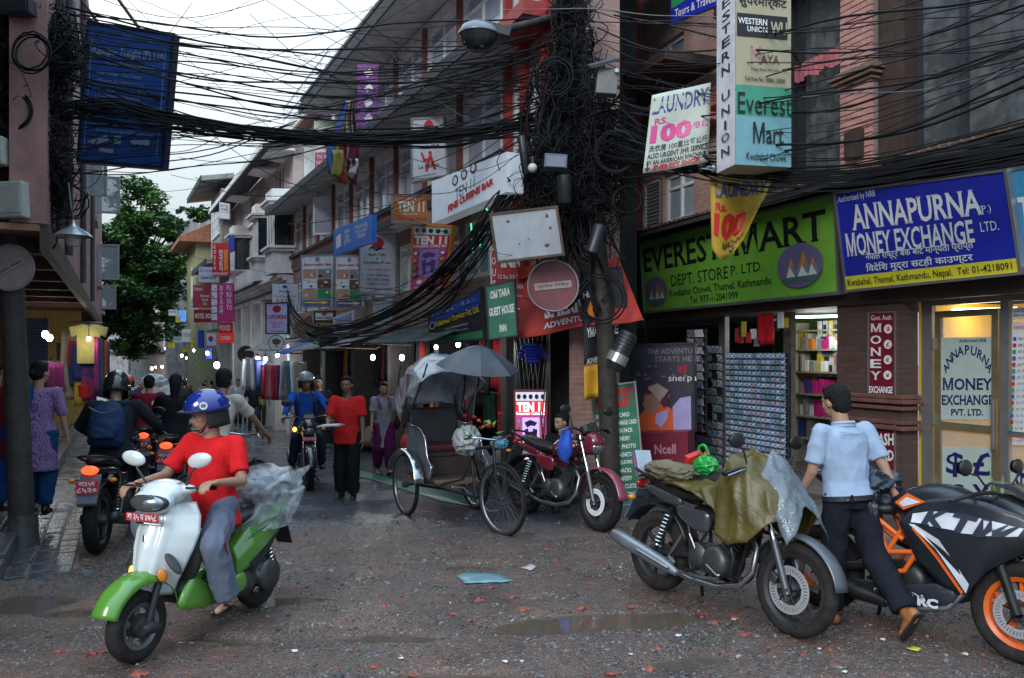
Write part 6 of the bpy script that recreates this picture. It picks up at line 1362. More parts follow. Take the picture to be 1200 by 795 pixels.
def motorcycle(label,M_,tank=(.02,.02,.022),tail_lit=False,head_lit=False,cover=None,plate_r=None,plate_f=None,group=None,steer=0,fend=None,muff=None,disc=.13,ring=None,guard=False,name='motorcycle',seatm=True,bag=False,gstripe=True,mud=False,short=False,wr=.305):
 t=thing(name,label,'motorcycle',M_,group);mt=mat('paint_%d_%d_%d'%tuple(int(c*999)for c in tank),tank,.22,var=.06,coat=.6);fm=fend or mt;tm=M_mud if mud else M_tyre
 xr,xf=-.635,.635
 wheel(t,(xr,0,wr),wr,.11,6,mt=tm,mrim=M_alloy);wheel(t,(xf,0,wr),wr,.09,6,mt=tm,disc=disc,steer=steer,ring=ring)
 fax=Vector((xf,0,wr));head=Vector((.36,0,.93));
 for s in(-1,1):
  a=fax+Vector((0,s*.085,0));b=head+Vector((0,s*.085,0));mid=a.lerp(b,.48)
  part(MB().tube([a+Vector((0,0,-.03)),mid],.026,12),'fork_leg',mat('fork_grey',(.11,.115,.13),.4,metal=.6),t,smooth=60);part(MB().tube([mid,b+Vector((-.02,0,.04))],.017,12),'fork_tube',M_chr,t,smooth=60)
 part(MB().cyl(fax+Vector((0,-.11,0)),fax+Vector((0,.11,0)),.012),'axle',M_steel,t);part(MB().cyl(Vector((xr,-.13,wr)),Vector((xr,.13,wr)),.014),'axle',M_steel,t)
 part(MB().box((.38,0,.80),(.08,.24,.03),ry=.35),'fork_yoke',M_blkm,t,bevel=.006);part(MB().box((.345,0,.93),(.08,.24,.025),ry=.35),'fork_yoke',M_blkm,t,bevel=.006)
 if disc:part(MB().box((xf-.11,-.085,wr+.06),(.07,.05,.06),ry=.5),'brake_caliper',M_eng,t,bevel=.01)
 fender(t,(xf,0,wr),wr+.035,165,10,.13,fm,name='front_fender');fender(t,(xr,0,wr),wr+.05,150,20,.16,M_blkm,name='rear_fender')
 hb=[(.30,.36,1.02),(.36,.27,1.06),(.37,.12,1.03),(.355,.05,.985),(.355,-.05,.985),(.37,-.12,1.03),(.36,-.27,1.06),(.30,-.36,1.02)]
 hbp=part(MB().tube(spl(hb,4),.012,8),'handlebar',M_blkm,t,smooth=60)
 for s in(-1,1):
  part(MB().tube([(.345,s*.24,1.055),(.29,s*.375,1.013)],.018,10),'grip',M_tyre,hbp,smooth=60);part(MB().tube([(.375,s*.22,1.06),(.385,s*.3,1.05),(.35,s*.39,1.01)],.006,6),'brake_lever',M_steel,hbp,smooth=60)
  mirror(t,(.35,s*.2,1.06),(.34,s*.31,1.22),M_blkm)
  part(MB().tube([(.38,s*.09,.86),(.37,s*.19,.86)],.009,6),'indicator_stalk',M_blkm,t);part(MB().ell((.37,s*.21,.86),(.04,.03,.025)),'indicator',M_amb,t,smooth=180)
  part(MB().tube([(-.80,s*.06,.70),(-.80,s*.15,.70)],.008,6),'indicator_stalk',M_blkm,t);part(MB().ell((-.80,s*.175,.70),(.03,.035,.022)),'indicator',M_amb,t,smooth=180)
 cw=part(loft([((.38,0,.93),.10,.12),((.46,0,.90),.115,.135),((.53,0,.87),.10,.11),((.565,0,.85),.06,.07)],pw=2.6),'headlight_cowl',mt,t,sub=1,smooth=180)
 part(MB().ell((.54,0,.86),(.045,.085,.075)),'headlight',M_hlo if head_lit else M_hl,t,smooth=180)
 part(loft([((.40,0,1.0),.09,.02),((.46,0,1.03),.085,.012),((.44,0,1.12),.05,.008)]),'visor',mat('smoked_visor',(.03,.03,.035),.1),t,smooth=60)
 part(MB().cyl((.36,0,1.0),(.31,0,1.06),.06,.06,18),'speedometer',M_blkm,t)
 tk=part(loft([((.33,0,.80),.07,.07),((.26,0,.83),.13,.11),((.13,0,.84),.155,.125),((-.02,0,.81),.13,.105),((-.12,0,.775),.085,.065),((-.17,0,.76),.05,.03)],20,2.7),'fuel_tank',mt,t,sub=1,smooth=180)
 part(MB().cyl((.12,0,.955),(.12,0,.972),.035,.033,18),'fuel_cap',M_chr,tk)
 for s in(-1,1):
  part(MB().prism([(.30,.80),(.22,.86),(.05,.83),(.02,.80)],(0,s*.150,0),(1,0,0),(0,0,1),.006*s),'tank_stripe',mat('stripe_grey',(.3,.3,.32),.4),t)
  part(loft([((-.02,s*.10,.62),.025,.09),((-.14,s*.125,.62),.025,.085),((-.28,s*.125,.65),.022,.06),((-.38,s*.11,.69),.01,.03)],12),'side_panel',mt,t,sub=1,smooth=180)
  part(loft([((-.30,s*.10,.72),.03,.04),((-.5,s*.105,.745),.03,.045),((-.68,s*.085,.78),.025,.035),((-.82,s*.05,.80),.01,.015)],12),'tail_panel',mt,t,sub=1,smooth=180)
  spring(t,(-.55,s*.135,.33),(-.40,s*.135,.68),.03)
  part(MB().tube([(-.2,s*.09,.36),(-.4,s*.1,.33),(xr,s*.1,wr)],[.02,.022,.018],10),'swingarm',M_blkm,t,smooth=60)
  part(MB().tube(spl([(.32,s*.03,.82),(.27,s*.06,.55),(.2,s*.08,.27),(0,s*.1,.2),(-.2,s*.1,.26),(-.22,s*.11,.5),(-.3,s*.1,.66)],4),.015,8),'frame_tube',M_blkm,t,smooth=60)
  part(MB().tube([(-.35,s*.12,.27),(-.40,s*.13,.32),(-.28,s*.13,.5)],.012,8),'footrest_bracket',M_steel,t)
 st=part(loft([((-.08,0,.79),.08,.035),((-.2,0,.785),.12,.045),((-.38,0,.79),.135,.05),((-.46,0,.82),.13,.05),((-.62,0,.85),.115,.045),((-.78,0,.875),.08,.025)],16,3),'seat',M_seat,t,sub=1,smooth=180)
 part(MB().tube(spl([(-.62,.12,.86),(-.8,.12,.91),(-.9,.06,.93),(-.9,-.06,.93),(-.8,-.12,.91),(-.62,-.12,.86)],4),.012,8),'grab_rail',M_blkm,t,smooth=60)
 tl=part(MB().ell((-.87,0,.80),(.03,.075,.042)),'tail_light',M_tail if tail_lit else M_tailoff,t,smooth=180)
 part(MB().add([(-.84,-.09,.76),(-.84,.09,.76),(-.98,.085,.52),(-.98,-.085,.52),(-.83,-.09,.76),(-.83,.09,.76),(-.97,.085,.5),(-.97,-.085,.5)],[(0,1,2,3),(7,6,5,4),(0,4,5,1),(1,5,6,2),(2,6,7,3),(3,7,4,0)]),'mudguard',mat('mudguard_grey',(.09,.11,.15),.45,dirt=.3),t,recalc=True)
 if plate_r:plate(t,(-.955,0,.66),.19,.12,plate_r[0],(-1,0),two=plate_r[1])
 if plate_f:plate(t,(.60,0,.74),.2,.06,plate_f,(1,0))
 engine(t)
 mm=muff or M_blkm
 part(MB().tube([(-.26,-.18,.22),(-.34,-.185,.245),(-.42,-.19,.265),(-.85,-.21,.365),(-.93,-.212,.385),(-.95,-.213,.39)],[.024,.04,.052,.056,.05,.03],18),'muffler',mm,t,smooth=50)
 part(MB().tube([(-.62,-.26,.325),(-.3,-.235,.25)],.012,6),'muffler_shield',M_steel,t)
 part(loft([((-.1,.12,.36),.02,.05),((-.35,.13,.34),.02,.035),((-.66,.13,wr+.01),.02,.05)],12),'chain_cover',M_blkm,t,smooth=60)
 if guard:
  for s in(-1,1):part(MB().tube(spl([(.28,s*.05,.30),(.31,s*.26,.33),(.34,s*.28,.45),(.30,s*.26,.56),(.28,s*.05,.62)],4),.014,8),'crash_guard',M_blkm,t,smooth=60)
  part(MB().tube([(.16,-.2,.27),(.0,-.22,.25),(-.2,-.22,.25)],.012,8),'step_bar',M_steel,t)
 return t
def heading(p,ang,lean=0,pitch=0):return Matrix.Translation(p)@Euler((0,0,R(ang))).to_matrix().to_4x4()@Euler((R(lean),0,0)).to_matrix().to_4x4()
def vplace(front,rear,lean=0,wb=1.27):
 """front/rear: ground contacts (world xy)"""
 f=Vector(front);r=Vector(rear);d=(f-r).normalized();m=(f+r)/2
 return heading((m.x,m.y,zg(m.y)+.004),math.degrees(math.atan2(d.y,d.x)),lean)
 # --- parked bike under the tarpaulin
Mt=vplace((1.84,5.30),(1.14,6.36),-5)
tb=motorcycle('grey parked motorcycle under an olive tarpaulin, nearest on the gravel',Mt,(.045,.05,.058),guard=True,fend=mat('fender_grey',(.07,.08,.095),.35,coat=.4),muff=mat('dull_silver',(.26,.28,.31),.35,metal=.6,dirt=.5),mud=True,disc=.155)
tp=thing('tarpaulin','olive green tarpaulin draped over the nearest parked motorcycle','tarpaulin',Mt)
M_tarp=mat('olive_tarp',(.085,.064,.014),.4,var=.35,scale=5,bump=.3,bscale=25)
def tarp(u,v):
 xs=[-.50,-.30,-.1,.08,.22,.34,.46,.56,.64];top=[.89,.89,.90,1.0,1.16,1.14,1.04,.96,.86];wd=[.14,.16,.17,.20,.28,.30,.25,.20,.14];hem=[.86,.85,.81,.76,.60,.54,.58,.70,.76]
 k=min(7.999,u*8);i=int(k);f=k-i;L_=lambda a:a[i]*(1-f)+a[i+1]*f
 x,tz_,w,h=L_(xs),L_(top),L_(wd),L_(hem);a=(v-.5)*2;s=abs(a);fo=noise.noise(Vector((x*6,a*1.5,2)))
 if s<.42:y=a/.42*w*.75;z=tz_-.05*(s/.42)**2-.03*noise.noise(Vector((x*9,y*9,4)))
 else:
  q=(s-.42)/.58;y=math.copysign(w*(.75+.35*q**.5+.05*sin(x*26+1)*q+.06*fo*q),a);z=tz_-.05-(tz_-.05-h)*q+.015*fo
 rd=1-abs(noise.noise(Vector((x*5+a*1.2,a*1.3,8))))*3;y+=math.copysign(.035*max(0,rd)*min(1,s*1.6),a);z+=.02*rd*(.4 if s>.42 else 1)+.008*noise.noise(Vector((x*16,a*9,3)))
 return(x,y,z)
part(MB().grid(tarp,80,60),'cloth',M_tarp,tp,smooth=180,solid=.005)
def rumple(c,r,seed,amp=.35,n=26,fl=.7):
 n=int(n*1.4)
 def f(u,v):
  a=2*pi*u;b=pi*(v-.5);d=Vector((cos(b)*cos(a),cos(b)*sin(a),sin(b)));q=d+.35*noise.noise_vector(d*1.7+Vector((seed,)*3));k=1+amp*.55*(.5-abs(noise.noise(q*1.9+Vector((seed,)*3)))*2.2)+amp*.22*(.5-abs(noise.noise(q*4.2+Vector((seed,)*3)))*2)
  return(c[0]+d.x*r[0]*k,c[1]+d.y*r[1]*k,c[2]+d.z*r[2]*k*fl)
 return MB().grid(f,n*2,n)
sk=thing('sack','crumpled khaki sheet bundled on the seat of the tarpaulin covered motorcycle','sheet',Mt);part(rumple((-.56,0,.93),(.24,.16,.12),3),'cloth',mat('khaki_cloth',(.14,.12,.075),.75,var=.3),sk,smooth=75)
mg=thing('magazine','folded pale printed magazine tucked at the tail of the covered motorcycle','magazine',Mt);
for k in range(3):part(MB().box((-.84-.012*k,-.03,.97-.01*k),(.012,.16,.2),ry=-.35),'page',(ink('pale_page',(.4,.45,.55)),Bl,ink('pink_page',(.5,.1,.1)))[k],mg,bevel=.002)
gbg=thing('carrier_bag','green and white plastic carrier bag behind the khaki sheet','bag',Mt@Matrix.Translation((-.42,.22,1.0)));part(rumple((0,0,0),(.11,.07,.11),9,.5,16),'bag',mat('green_plastic',(.02,.30,.06),.3),gbg,smooth=50);part(MB().tube(spl([(-.05,0,.06),(-.06,-.02,.13),(.0,-.02,.15),(.03,0,.08)],4),.012,6),'handle',mat('green_plastic',(.02,.3,.06)),gbg)
rbx=thing('carton','small torn red carton lying on top of the khaki sheet','carton',Mt@Matrix.Translation((-.50,.17,1.04)));part(MB().box((0,0,0),(.05,.14,.09),rx=.4,ry=.4),'carton',mat('red_carton',(.55,.02,.02),.4),rbx,bevel=.004);part(MB().box((.04,.08,.02),(.05,.09,.01),rx=.9),'flap',mat('red_carton',(.55,.02,.02)),rbx)
ps=thing('plastic_sheet','clear crinkled plastic sheet over the headlight of the covered motorcycle','plastic sheet',Mt)
M_clr=mat('clear_polythene',(.22,.26,.32),.12,var=.3,alpha=.38,bump=.8,bscale=16,spec=.9)
part(MB().grid(lambda u,v:(.40+.30*u+.03*sin(v*9)+.02*noise.noise(Vector((u*6,v*6,1))),(v-.5)*.42,1.19-.34*u**1.5-.24*(abs(v-.5)*2)**1.4+.03*noise.noise(Vector((u*5,v*5,3)))),22,22),'polythene',M_clr,ps,smooth=60,solid=.002)
# --- maroon bike with blue bag
Mm=vplace((.90,8.42),(.15,9.45),-5)
mb_=motorcycle('maroon parked motorcycle with a blue cloth bag on its handlebar',Mm,(.13,.012,.025),fend=mat('maroon_pink_fender',(.22,.04,.07),.3,coat=.4),ring=mat('bright_disc',(.72,.74,.76),.4,metal=0),disc=.14)
bg_=thing('cloth_bag','bright blue drawstring cloth bag hanging from the maroon motorcycle','bag',Mm@Matrix.Translation((.33,-.27,.85)))
part(remesh(MB().ell((0,0,0),(.10,.07,.17)).ell((0,0,.12),(.075,.045,.08)),.012,3,fold=.012,fscale=14,fstretch=(1,1,.3)),'bag',mat('blue_cloth',(.015,.07,.42),.75,var=.15),bg_);part(MB().tube([(0,0,.17),(.0,.03,.22)],.01,6),'strap',mat('blue_cloth',(.015,.07,.42)),bg_)
# --- black bike seen from behind, left
Mb=heading((-3.97,8.16,zg(8.16)),101,0)
bb_=motorcycle('black motorcycle ridden away from the camera with a lit red tail light',Mb,(.018,.018,.022),tail_lit=True,plate_r=('बा३५प','८५२०'))
# --- oncoming bike
Mo=vplace((-2.88,11.55),(-3.27,12.75))
ob_=motorcycle('black motorcycle coming up the lane with its headlamp towards the camera',Mo,(.02,.02,.024),head_lit=False,plate_f='बा ५२ प ६१४')
part(MB().ell((.45,-.2,.87),(.04,.03,.035)),'indicator',M_ambl,ob_,smooth=180)
# --- orange and black sports bike, right
Mk=vplace((3.02,4.86),(2.28,5.86),-4)
kt=thing('sports_motorcycle','black sports motorcycle with orange frame, orange wheels and white lettering at the right','motorcycle',Mk)
M_or=mat('bright_orange',(.75,.13,.015),.35,var=.08);M_kb=mat('satin_black',(.014,.017,.024),.36,coat=.12,var=.1);M_kw=mat('decal_white',(.62,.64,.7),.35)
wheel(kt,(-.66,0,.3),.3,.13,5,M_or,disc=.1,twin=True);wheel(kt,(.66,0,.3),.3,.11,5,M_or,disc=.14,twin=True,mt=M_mud)
for s in(-1,1):
 part(MB().tube([(.66,s*.1,.3),(.52,s*.1,.68)],.028,12),'fork_leg',M_blkm,kt,smooth=60);part(MB().tube([(.52,s*.1,.68),(.43,s*.1,.92)],.022,12),'fork_tube',mat('gold_fork',(.35,.3,.22),.3,metal=.8),kt,smooth=60)
 part(MB().tube([(-.22,s*.09,.42),(-.45,s*.12,.36),(-.66,s*.11,.3)],[.035,.03,.025],8),'swingarm',M_blkm,kt,smooth=60)
fender(kt,(.66,0,.3),.335,150,15,.13,M_kb,name='front_fender');fender(kt,(-.66,0,.3),.335,150,60,.13,M_kb,name='rear_hugger')
ty=loft([((.38,0,.86),.10,.09),((.26,0,.89),.145,.12),((.10,0,.90),.145,.115),((-.06,0,.85),.11,.085),((-.16,0,.81),.08,.05)],20,2.6)
part(ty,'fuel_tank',M_kb,kt,sub=1,smooth=180)
part(loft([((-.10,0,.80),.09,.04),((-.28,0,.78),.13,.045),((-.42,0,.81),.12,.05),((-.48,0,.88),.09,.04)],16,3),'seat',M_seat,kt,sub=1,smooth=180)
part(loft([((-.42,0,.88),.09,.05),((-.62,0,.93),.08,.05),((-.8,0,.98),.04,.025)],16,2.6),'tail_unit',M_kb,kt,sub=1,smooth=180)
for s in(-1,1):
 Yf=lambda x,z:s*(.20+.05*sin(max(0,min(1,(x+.1)/.8))*pi)-.05*abs(z-.62)*1.2)
 pol=[(.02,.80),(.14,.88),(.36,.90),(.62,.88),(.80,.80),(.72,.68),(.55,.60),(.44,.48),(.36,.34),(.10,.50),(.02,.60)]
 def fair(u,v,pol=pol):
  up=[(.0,.78),(.12,.90),(.30,.95),(.50,.94),(.68,.89),(.84,.80)];lo=[(-.02,.70),(.10,.50),(.26,.38),(.40,.36),(.50,.52),(.78,.74)]
  k=min(4.999,u*5);i=int(k);f=k-i;a=Vector(up[i]).lerp(Vector(up[i+1]),f);b=Vector(lo[i]).lerp(Vector(lo[i+1]),f);q=a.lerp(b,v)
  bul=.035*sin(pi*min(1,v*1.05))+.008
  return(q.x,s*(.155+bul-.07*max(0,u-.7)/.3),q.y)
 part(MB().grid(fair,30,14),'side_fairing',M_kb,kt,smooth=40,solid=.008)
 def dec(pts,m,off=.009,nm='decal'):
  cs=[Vector(fair(a,b))for a,b in pts];part(MB().add([(c.x,c.y+s*off,c.z)for c in cs],[tuple(range(len(cs)))]),nm,m,kt)
 for(a,b)in((.12,.28),(.28,.48),(.48,.68),(.68,.86)):
  dec([(a,.17),(b,.17),(b,.37-.02),(a,.37)],M_kw)
 dec([(.10,.42),(.34,.62),(.60,.98),(.62,.90),(.36,.50),(.16,.40)],M_kw,.010);dec([(.14,.5),(.34,.72),(.56,1.0),(.58,.98),(.36,.68),(.16,.47)],M_or,.011)
 for ch,a,b in(('K',.22,.38),('T',.40,.55),('M',.57,.80)):
  vs,fs=text_mesh(ch,.06,0);xs=[q[0]for q in vs];ys=[q[1]for q in vs];xa,xb,ya,yb_=min(xs),max(xs),min(ys),max(ys);out=[]
  for x,y in vs:
   tt=(x-xa)/(xb-xa);tt=tt if s<0 else 1-tt;hh=(y-ya)/(yb_-ya);c=Vector(fair(a+(b-a)*tt+.04*hh,.37-.21*hh));out.append((c.x,c.y+s*.013,c.z))
  part(MB().add(out,fs),'lettering',mat('decal_dark',(.03,.035,.06),.4)if ch else M_kw,kt)
 bel=loft([((.36,s*.12,.36),.03,.08),((.1,s*.14,.27),.03,.085),((-.2,s*.14,.24),.03,.07),((-.42,s*.12,.27),.015,.03)],12,3);part(bel,'belly_pan',M_kb,kt,sub=1,smooth=180)
 vs,fs=text_mesh('DUKE RC',.06,0);xs=[q[0]for q in vs];ys=[q[1]for q in vs];xa,xb,ya,yb_=min(xs),max(xs),min(ys),max(ys)
 part(MB().add([(-.18+.42*((x-xa)/(xb-xa)if s<0 else 1-(x-xa)/(xb-xa)),s*.176,.215+.06*(y-ya)/(yb_-ya)+.02*(x-xa)/(xb-xa))for x,y in vs],fs),'lettering',M_kw,kt)
 for a,b in(((.02,.12,.78),(-.12,.14,.52)),((-.12,.14,.52),(-.22,.13,.36)),((-.02,.13,.62),(-.22,.13,.74)),((-.22,.13,.74),(-.12,.14,.52)),((-.22,.13,.74),(-.34,.12,.80)),((-.12,.14,.52),(.08,.14,.56)),((.02,.12,.78),(.14,.13,.70)),((-.22,.13,.36),(.0,.14,.42)),((-.34,.12,.80),(-.28,.12,.62)),((-.28,.12,.62),(-.12,.14,.52)),((.0,.14,.42),(.08,.14,.56))):
  bar((a[0],s*a[1],a[2]),(b[0],s*b[1],b[2]),.016,'frame_tube',M_or,kt,10)
 dd=[(.02,.90),(.10,.97),(.22,.93),(.08,.86)];part(MB().prism(dd,(-.08,s*.178,-.04),(1,0,0),(0,0,1),s*.004),'decal',M_or,kt);part(MB().prism([(.05,.90),(.10,.945),(.19,.925),(.08,.88)],(-.08,s*.183,-.04),(1,0,0),(0,0,1),s*.003),'decal',M_kw,kt)
engine(kt,M_blkm)
spring(kt,(-.18,0,.32),(-.30,0,.62),.045,7,M_chr)
part(loft([((.46,0,.94),.11,.09),((.62,0,.88),.12,.10),((.80,0,.80),.08,.06),((.86,0,.76),.03,.03)],18,2.6),'nose_fairing',M_kb,kt,sub=1,smooth=180)
part(loft([((.48,0,1.05),.11,.01),((.60,0,1.03),.11,.012),((.74,0,.93),.07,.01)],14,2),'windscreen',mat('smoked_visor',(.03,.03,.035)),kt,smooth=60)
part(MB().tube(spl([(.36,.32,.93),(.42,.2,.97),(.42,0,.98),(.42,-.2,.97),(.36,-.32,.93)],4),.013,8),'handlebar',M_blkm,kt,smooth=60)
for s in(-1,1):mirror(kt,(.5,s*.16,1.02),(.46,s*.36,1.12),M_blkm)
part(MB().tube([(-.1,-.16,.2),(-.3,-.17,.22),(-.52,-.18,.3)],[.04,.055,.045],14),'muffler',M_blkm,kt,smooth=50)
jk=thing('jacket','black rain jacket bundled on the seat of the sports motorcycle','jacket',Mk);part(rumple((-.36,-.02,.93),(.22,.20,.17),21,.55,26,.9),'cloth',mat('black_nylon',(.018,.024,.04),.4,var=.2),jk,smooth=70);part(rumple((-.3,-.18,.78),(.12,.06,.2),25,.5,20,.9),'sleeve',mat('black_nylon',(.018,.024,.04)),jk,smooth=70)
# --- green and white scooter
Msc=vplace((-2.26,4.86),(-1.87,5.96),0)@Matrix.Scale(.95,4)
sc_=thing('scooter','lime green and white scooter ridden across the gravel in the foreground','scooter',Msc)
M_gr=mat('lime_green_paint',(.10,.27,.035),.2,var=.05,coat=.8,dirt=.12);M_wp=mat('pearl_white_paint',(.62,.66,.67),.2,var=.04,coat=.8);M_bp=mat('black_scooter_plastic',(.022,.023,.026),.5,var=.3,dirt=.3)
sr=.225
stz=R(4)
wheel(sc_,(.60,0,sr),sr,.10,5,mrim=mat('grey_wheel',(.2,.2,.21),.4,metal=.5,dirt=.4),mt=M_mud,hub=.07);wheel(sc_,(-.60,0,sr),sr,.10,5,mrim=M_blkm,mt=M_mud,hub=.07)
for s in(-1,1):
 part(MB().tube([(.60,s*.085,sr),(.53,s*.085,.42),(.42,s*.06,.62)],[.022,.024,.03],10),'fork_leg',M_bp,sc_,smooth=60)
 part(MB().tube([(.52,s*.10,.2),(.60,s*.10,sr+.0),(.66,s*.10,.22)],[.03,.045,.03],10),'fork_link',M_bp,sc_,smooth=60)
def sfend(u,v):
 a=R(172-150*u);w=.10*(1-.12*abs(u-.5));rr_=sr+.055+.03*sin(pi*u);q=(v-.5)*2;fl_=.05*(abs(q)**3)
 return(.60+(rr_-fl_)*cos(a)*(1.18 if cos(a)>0 else 1.08),q*w*1.05,sr+.01+(rr_-fl_*1.3)*sin(a)+.02)
part(MB().grid(sfend,30,12),'front_fender',M_gr,sc_,smooth=80,solid=.008)
def apron(u,v):
 i_=lambda a:(lambda k,f:a[k]*(1-f)+a[k+1]*f)(min(5,int(v*6)),v*6-min(5,int(v*6)))
 z=i_((.40,.50,.60,.70,.80,.90,.98));w=i_((.07,.13,.185,.225,.245,.22,.15));xf=i_((.565,.585,.575,.55,.515,.475,.44));q=(u-.5)*2
 rg=.02*math.exp(-((abs(q)-.42)/.07)**2)*(1 if.1<v<.95 else 0)
 return(xf-.17*abs(q)**1.7-.03*abs(q)+rg,w*q,z-.03*abs(q)**2)
part(MB().grid(apron,40,24),'front_apron',M_wp,sc_,smooth=180,solid=.02)
part(MB().add([tuple(Vector(apron(.5+.05*a_,.62+.05*b_))+Vector((.013,0,0)))for a_,b_ in((-1,.6),(0,0),(1,.6),(.3,-1),(-.3,-1))],[(0,1,2,3,4)]),'emblem',M_chr,sc_)
part(remesh(MB().ell((.29,0,.64),(.07,.25,.28)).ell((.27,0,.38),(.1,.18,.10)),.014,5,.5,.5),'leg_shield',M_bp,sc_)
for s in(-1,1):
 part(MB().ell((.475,s*.175,.60),(.03,.010,.085),Euler((s*.5,.5,-s*.55)).to_matrix()),'apron_vent',M_bp,sc_,smooth=180)
 part(MB().ell((.515,s*.125,.53),(.03,.018,.045),Euler((0,.3,-s*.7)).to_matrix()),'indicator',M_ambl if s<0 else M_amb,sc_,smooth=180)
part(MB().tube([(.50,.1,.85),(.535,0,.86),(.50,-.1,.85)],.006,6),'nose_trim',M_chr,sc_)
plate(sc_,(.555,0,.90),.26,.052,'बा ३५ प ४७५८',(1,0))
for s in(-1,1):
 part(loft([((.36,s*.155,.42),.03,.16),((.28,s*.165,.34),.028,.11),((.10,s*.165,.285),.028,.06),((-.12,s*.165,.28),.03,.06),((-.26,s*.17,.33),.035,.09)],12,3),'floor_side_panel',M_gr,sc_,sub=1,smooth=180)
part(remesh(MB().rings([[Vector((x+dx,y*w,z+q*h))for(y,q,dx)in((-1,-.6,0),(-1.05,.3,0),(-.7,1,0),(.7,1,0),(1.05,.3,0),(1,-.6,0),(.6,-1,0),(-.6,-1,0))]for x,z,w,h in((-.2,.42,.13,.12),(-.34,.50,.165,.16),(-.5,.58,.175,.17),(-.66,.66,.155,.14),(-.82,.74,.11,.09),(-.93,.79,.055,.05))]),.012,7,.6,.5),'rear_body',M_gr,sc_)
for s in(-1,1):part(MB().prism([(-.30,.42),(-.58,.56),(-.66,.60),(-.52,.47),(-.36,.36)],(0,s*.178,0),(1,0,0),(0,0,1),s*.008),'side_grille',M_bp,sc_)
part(MB().box((.03,0,.285),(.46,.30,.05)),'floorboard',M_bp,sc_,bevel=.02)
for k in range(6):part(MB().box((.03,-.12+.048*k,.315),(.42,.014,.01)),'mat_rib',M_tyre,sc_,bevel=.003)
part(loft([((-.16,0,.70),.10,.04),((-.34,0,.745),.155,.05),((-.55,0,.775),.15,.05),((-.75,0,.82),.12,.04),((-.84,0,.84),.07,.02)],16,3),'seat',M_seat,sc_,sub=1,smooth=180)
part(MB().tube(spl([(-.74,.13,.82),(-.88,.12,.88),(-.96,0,.90),(-.88,-.12,.88),(-.74,-.13,.82)],4),.014,8),'grab_rail',M_bp,sc_,smooth=60)
part(MB().ell((-.94,0,.76),(.03,.08,.035)),'tail_light',M_tailoff,sc_,smooth=180)
part(MB().add([(-.86,-.08,.66),(-.86,.08,.66),(-.97,.07,.42),(-.97,-.07,.42),(-.85,-.08,.66),(-.85,.08,.66),(-.96,.07,.41),(-.96,-.07,.41)],[(0,1,2,3),(7,6,5,4),(0,4,5,1),(1,5,6,2),(2,6,7,3),(3,7,4,0)]),'mudguard',M_bp,sc_,recalc=True)
part(remesh(MB().box((-.38,.0,.30),(.44,.2,.18)).ell((-.58,.13,.26),(.13,.05,.13)).ell((-.3,.1,.27),(.14,.07,.1)),.016,4,.5,.6),'engine',M_eng,sc_)
part(MB().tube([(-.3,-.14,.22),(-.5,-.17,.25),(-.85,-.17,.34)],[.03,.055,.05],14),'muffler',M_blkm,sc_,smooth=60)
spring(sc_,(-.62,.12,.28),(-.56,.12,.52),.03,6)
HM=Matrix.Translation((.345,0,1.0))@Euler((0,0,R(6))).to_matrix().to_4x4()
def hp(mb,nm,m,**k):o=part(mb,nm,m,sc_,**k);o.matrix_basis=HM;return o
hp(remesh(MB().ell((.02,0,.03),(.15,.16,.09)).ell((.13,0,-.01),(.09,.15,.085)).ell((-.02,.13,.05),(.05,.09,.035)).ell((-.02,-.13,.05),(.05,.09,.035)),.011,6,.5,.5),'handlebar_cowl',M_wp)
hp(MB().ell((.165,0,-.012),(.062,.140,.064),Euler((0,.35,0)).to_matrix(),28,12),'headlight_rim',M_bp,smooth=180);hp(MB().ell((.176,0,-.01),(.06,.130,.056),Euler((0,.35,0)).to_matrix(),28,12),'headlight',M_hl,smooth=180)
for s in(-1,1):hp(MB().tube([(.1,s*.06,.075),(.0,s*.13,.1),(-.06,s*.12,.09)],.0035,5),'panel_gap',M_bp)
for s in(-1,1):
 part(MB().tube([Vector(apron(.5+s*.5*q,r))+Vector((.006,0,0))for q,r in((.30,.95),(.42,.7),(.5,.45),(.62,.22),(.8,.06))],.0035,5),'panel_gap',M_bp,sc_)
 part(MB().tube([(-.28,s*.172,.60),(-.5,s*.182,.66),(-.72,s*.152,.74),(-.88,s*.09,.79)],.004,5),'panel_gap',M_bp,sc_)
for s in(-1,1):
 hp(MB().tube([(-.03,s*.17,.055),(-.06,s*.33,.06)],.017,10),'grip',M_tyre,smooth=60);hp(MB().tube([(.02,s*.16,.065),(.03,s*.24,.07),(-.0,s*.34,.065)],.007,6),'brake_lever',M_blkm,smooth=60)
 hp(MB().tube([(-.0,s*.15,.08),(.02,s*.2,.17),(.0,s*.24,.21)],.008,6),'mirror_stalk',M_bp,smooth=60)
 o=hp(MB().ell((.0,s*.25,.245),(.03,.09,.05),Euler((s*.2,0,0)).to_matrix(),22,12),'mirror',M_wp,smooth=180)
part(MB().tube([(.42,0,.60),(.36,0,.98)],.03,10),'steering_column',M_bp,sc_)
wr_=thing('plastic_sheet','clear polythene wrapping bunched over the tail of the green scooter','plastic sheet',Msc)
M_clr2=mat('clear_wrap',(.55,.60,.66),.1,var=.4,scale=4,alpha=.45,bump=1,bscale=22,spec=.9)
def wrap(u,v):
 a=2*pi*u;z=.62+.40*v;k=noise.noise(Vector((cos(a)*2.2,sin(a)*2.2,v*3)));k2=.5-abs(noise.noise(Vector((cos(a)*3.5,sin(a)*3.5,v*4))))*2.4
 r=(.235+.03*v+.09*max(0,v-.5))*(1+.28*k+.12*k2);return(-.62+r*1.25*cos(a)-.07*v,r*.95*sin(a),z+.08*k*v)
part(MB().grid(wrap,90,36),'polythene',M_clr2,wr_,smooth=180)
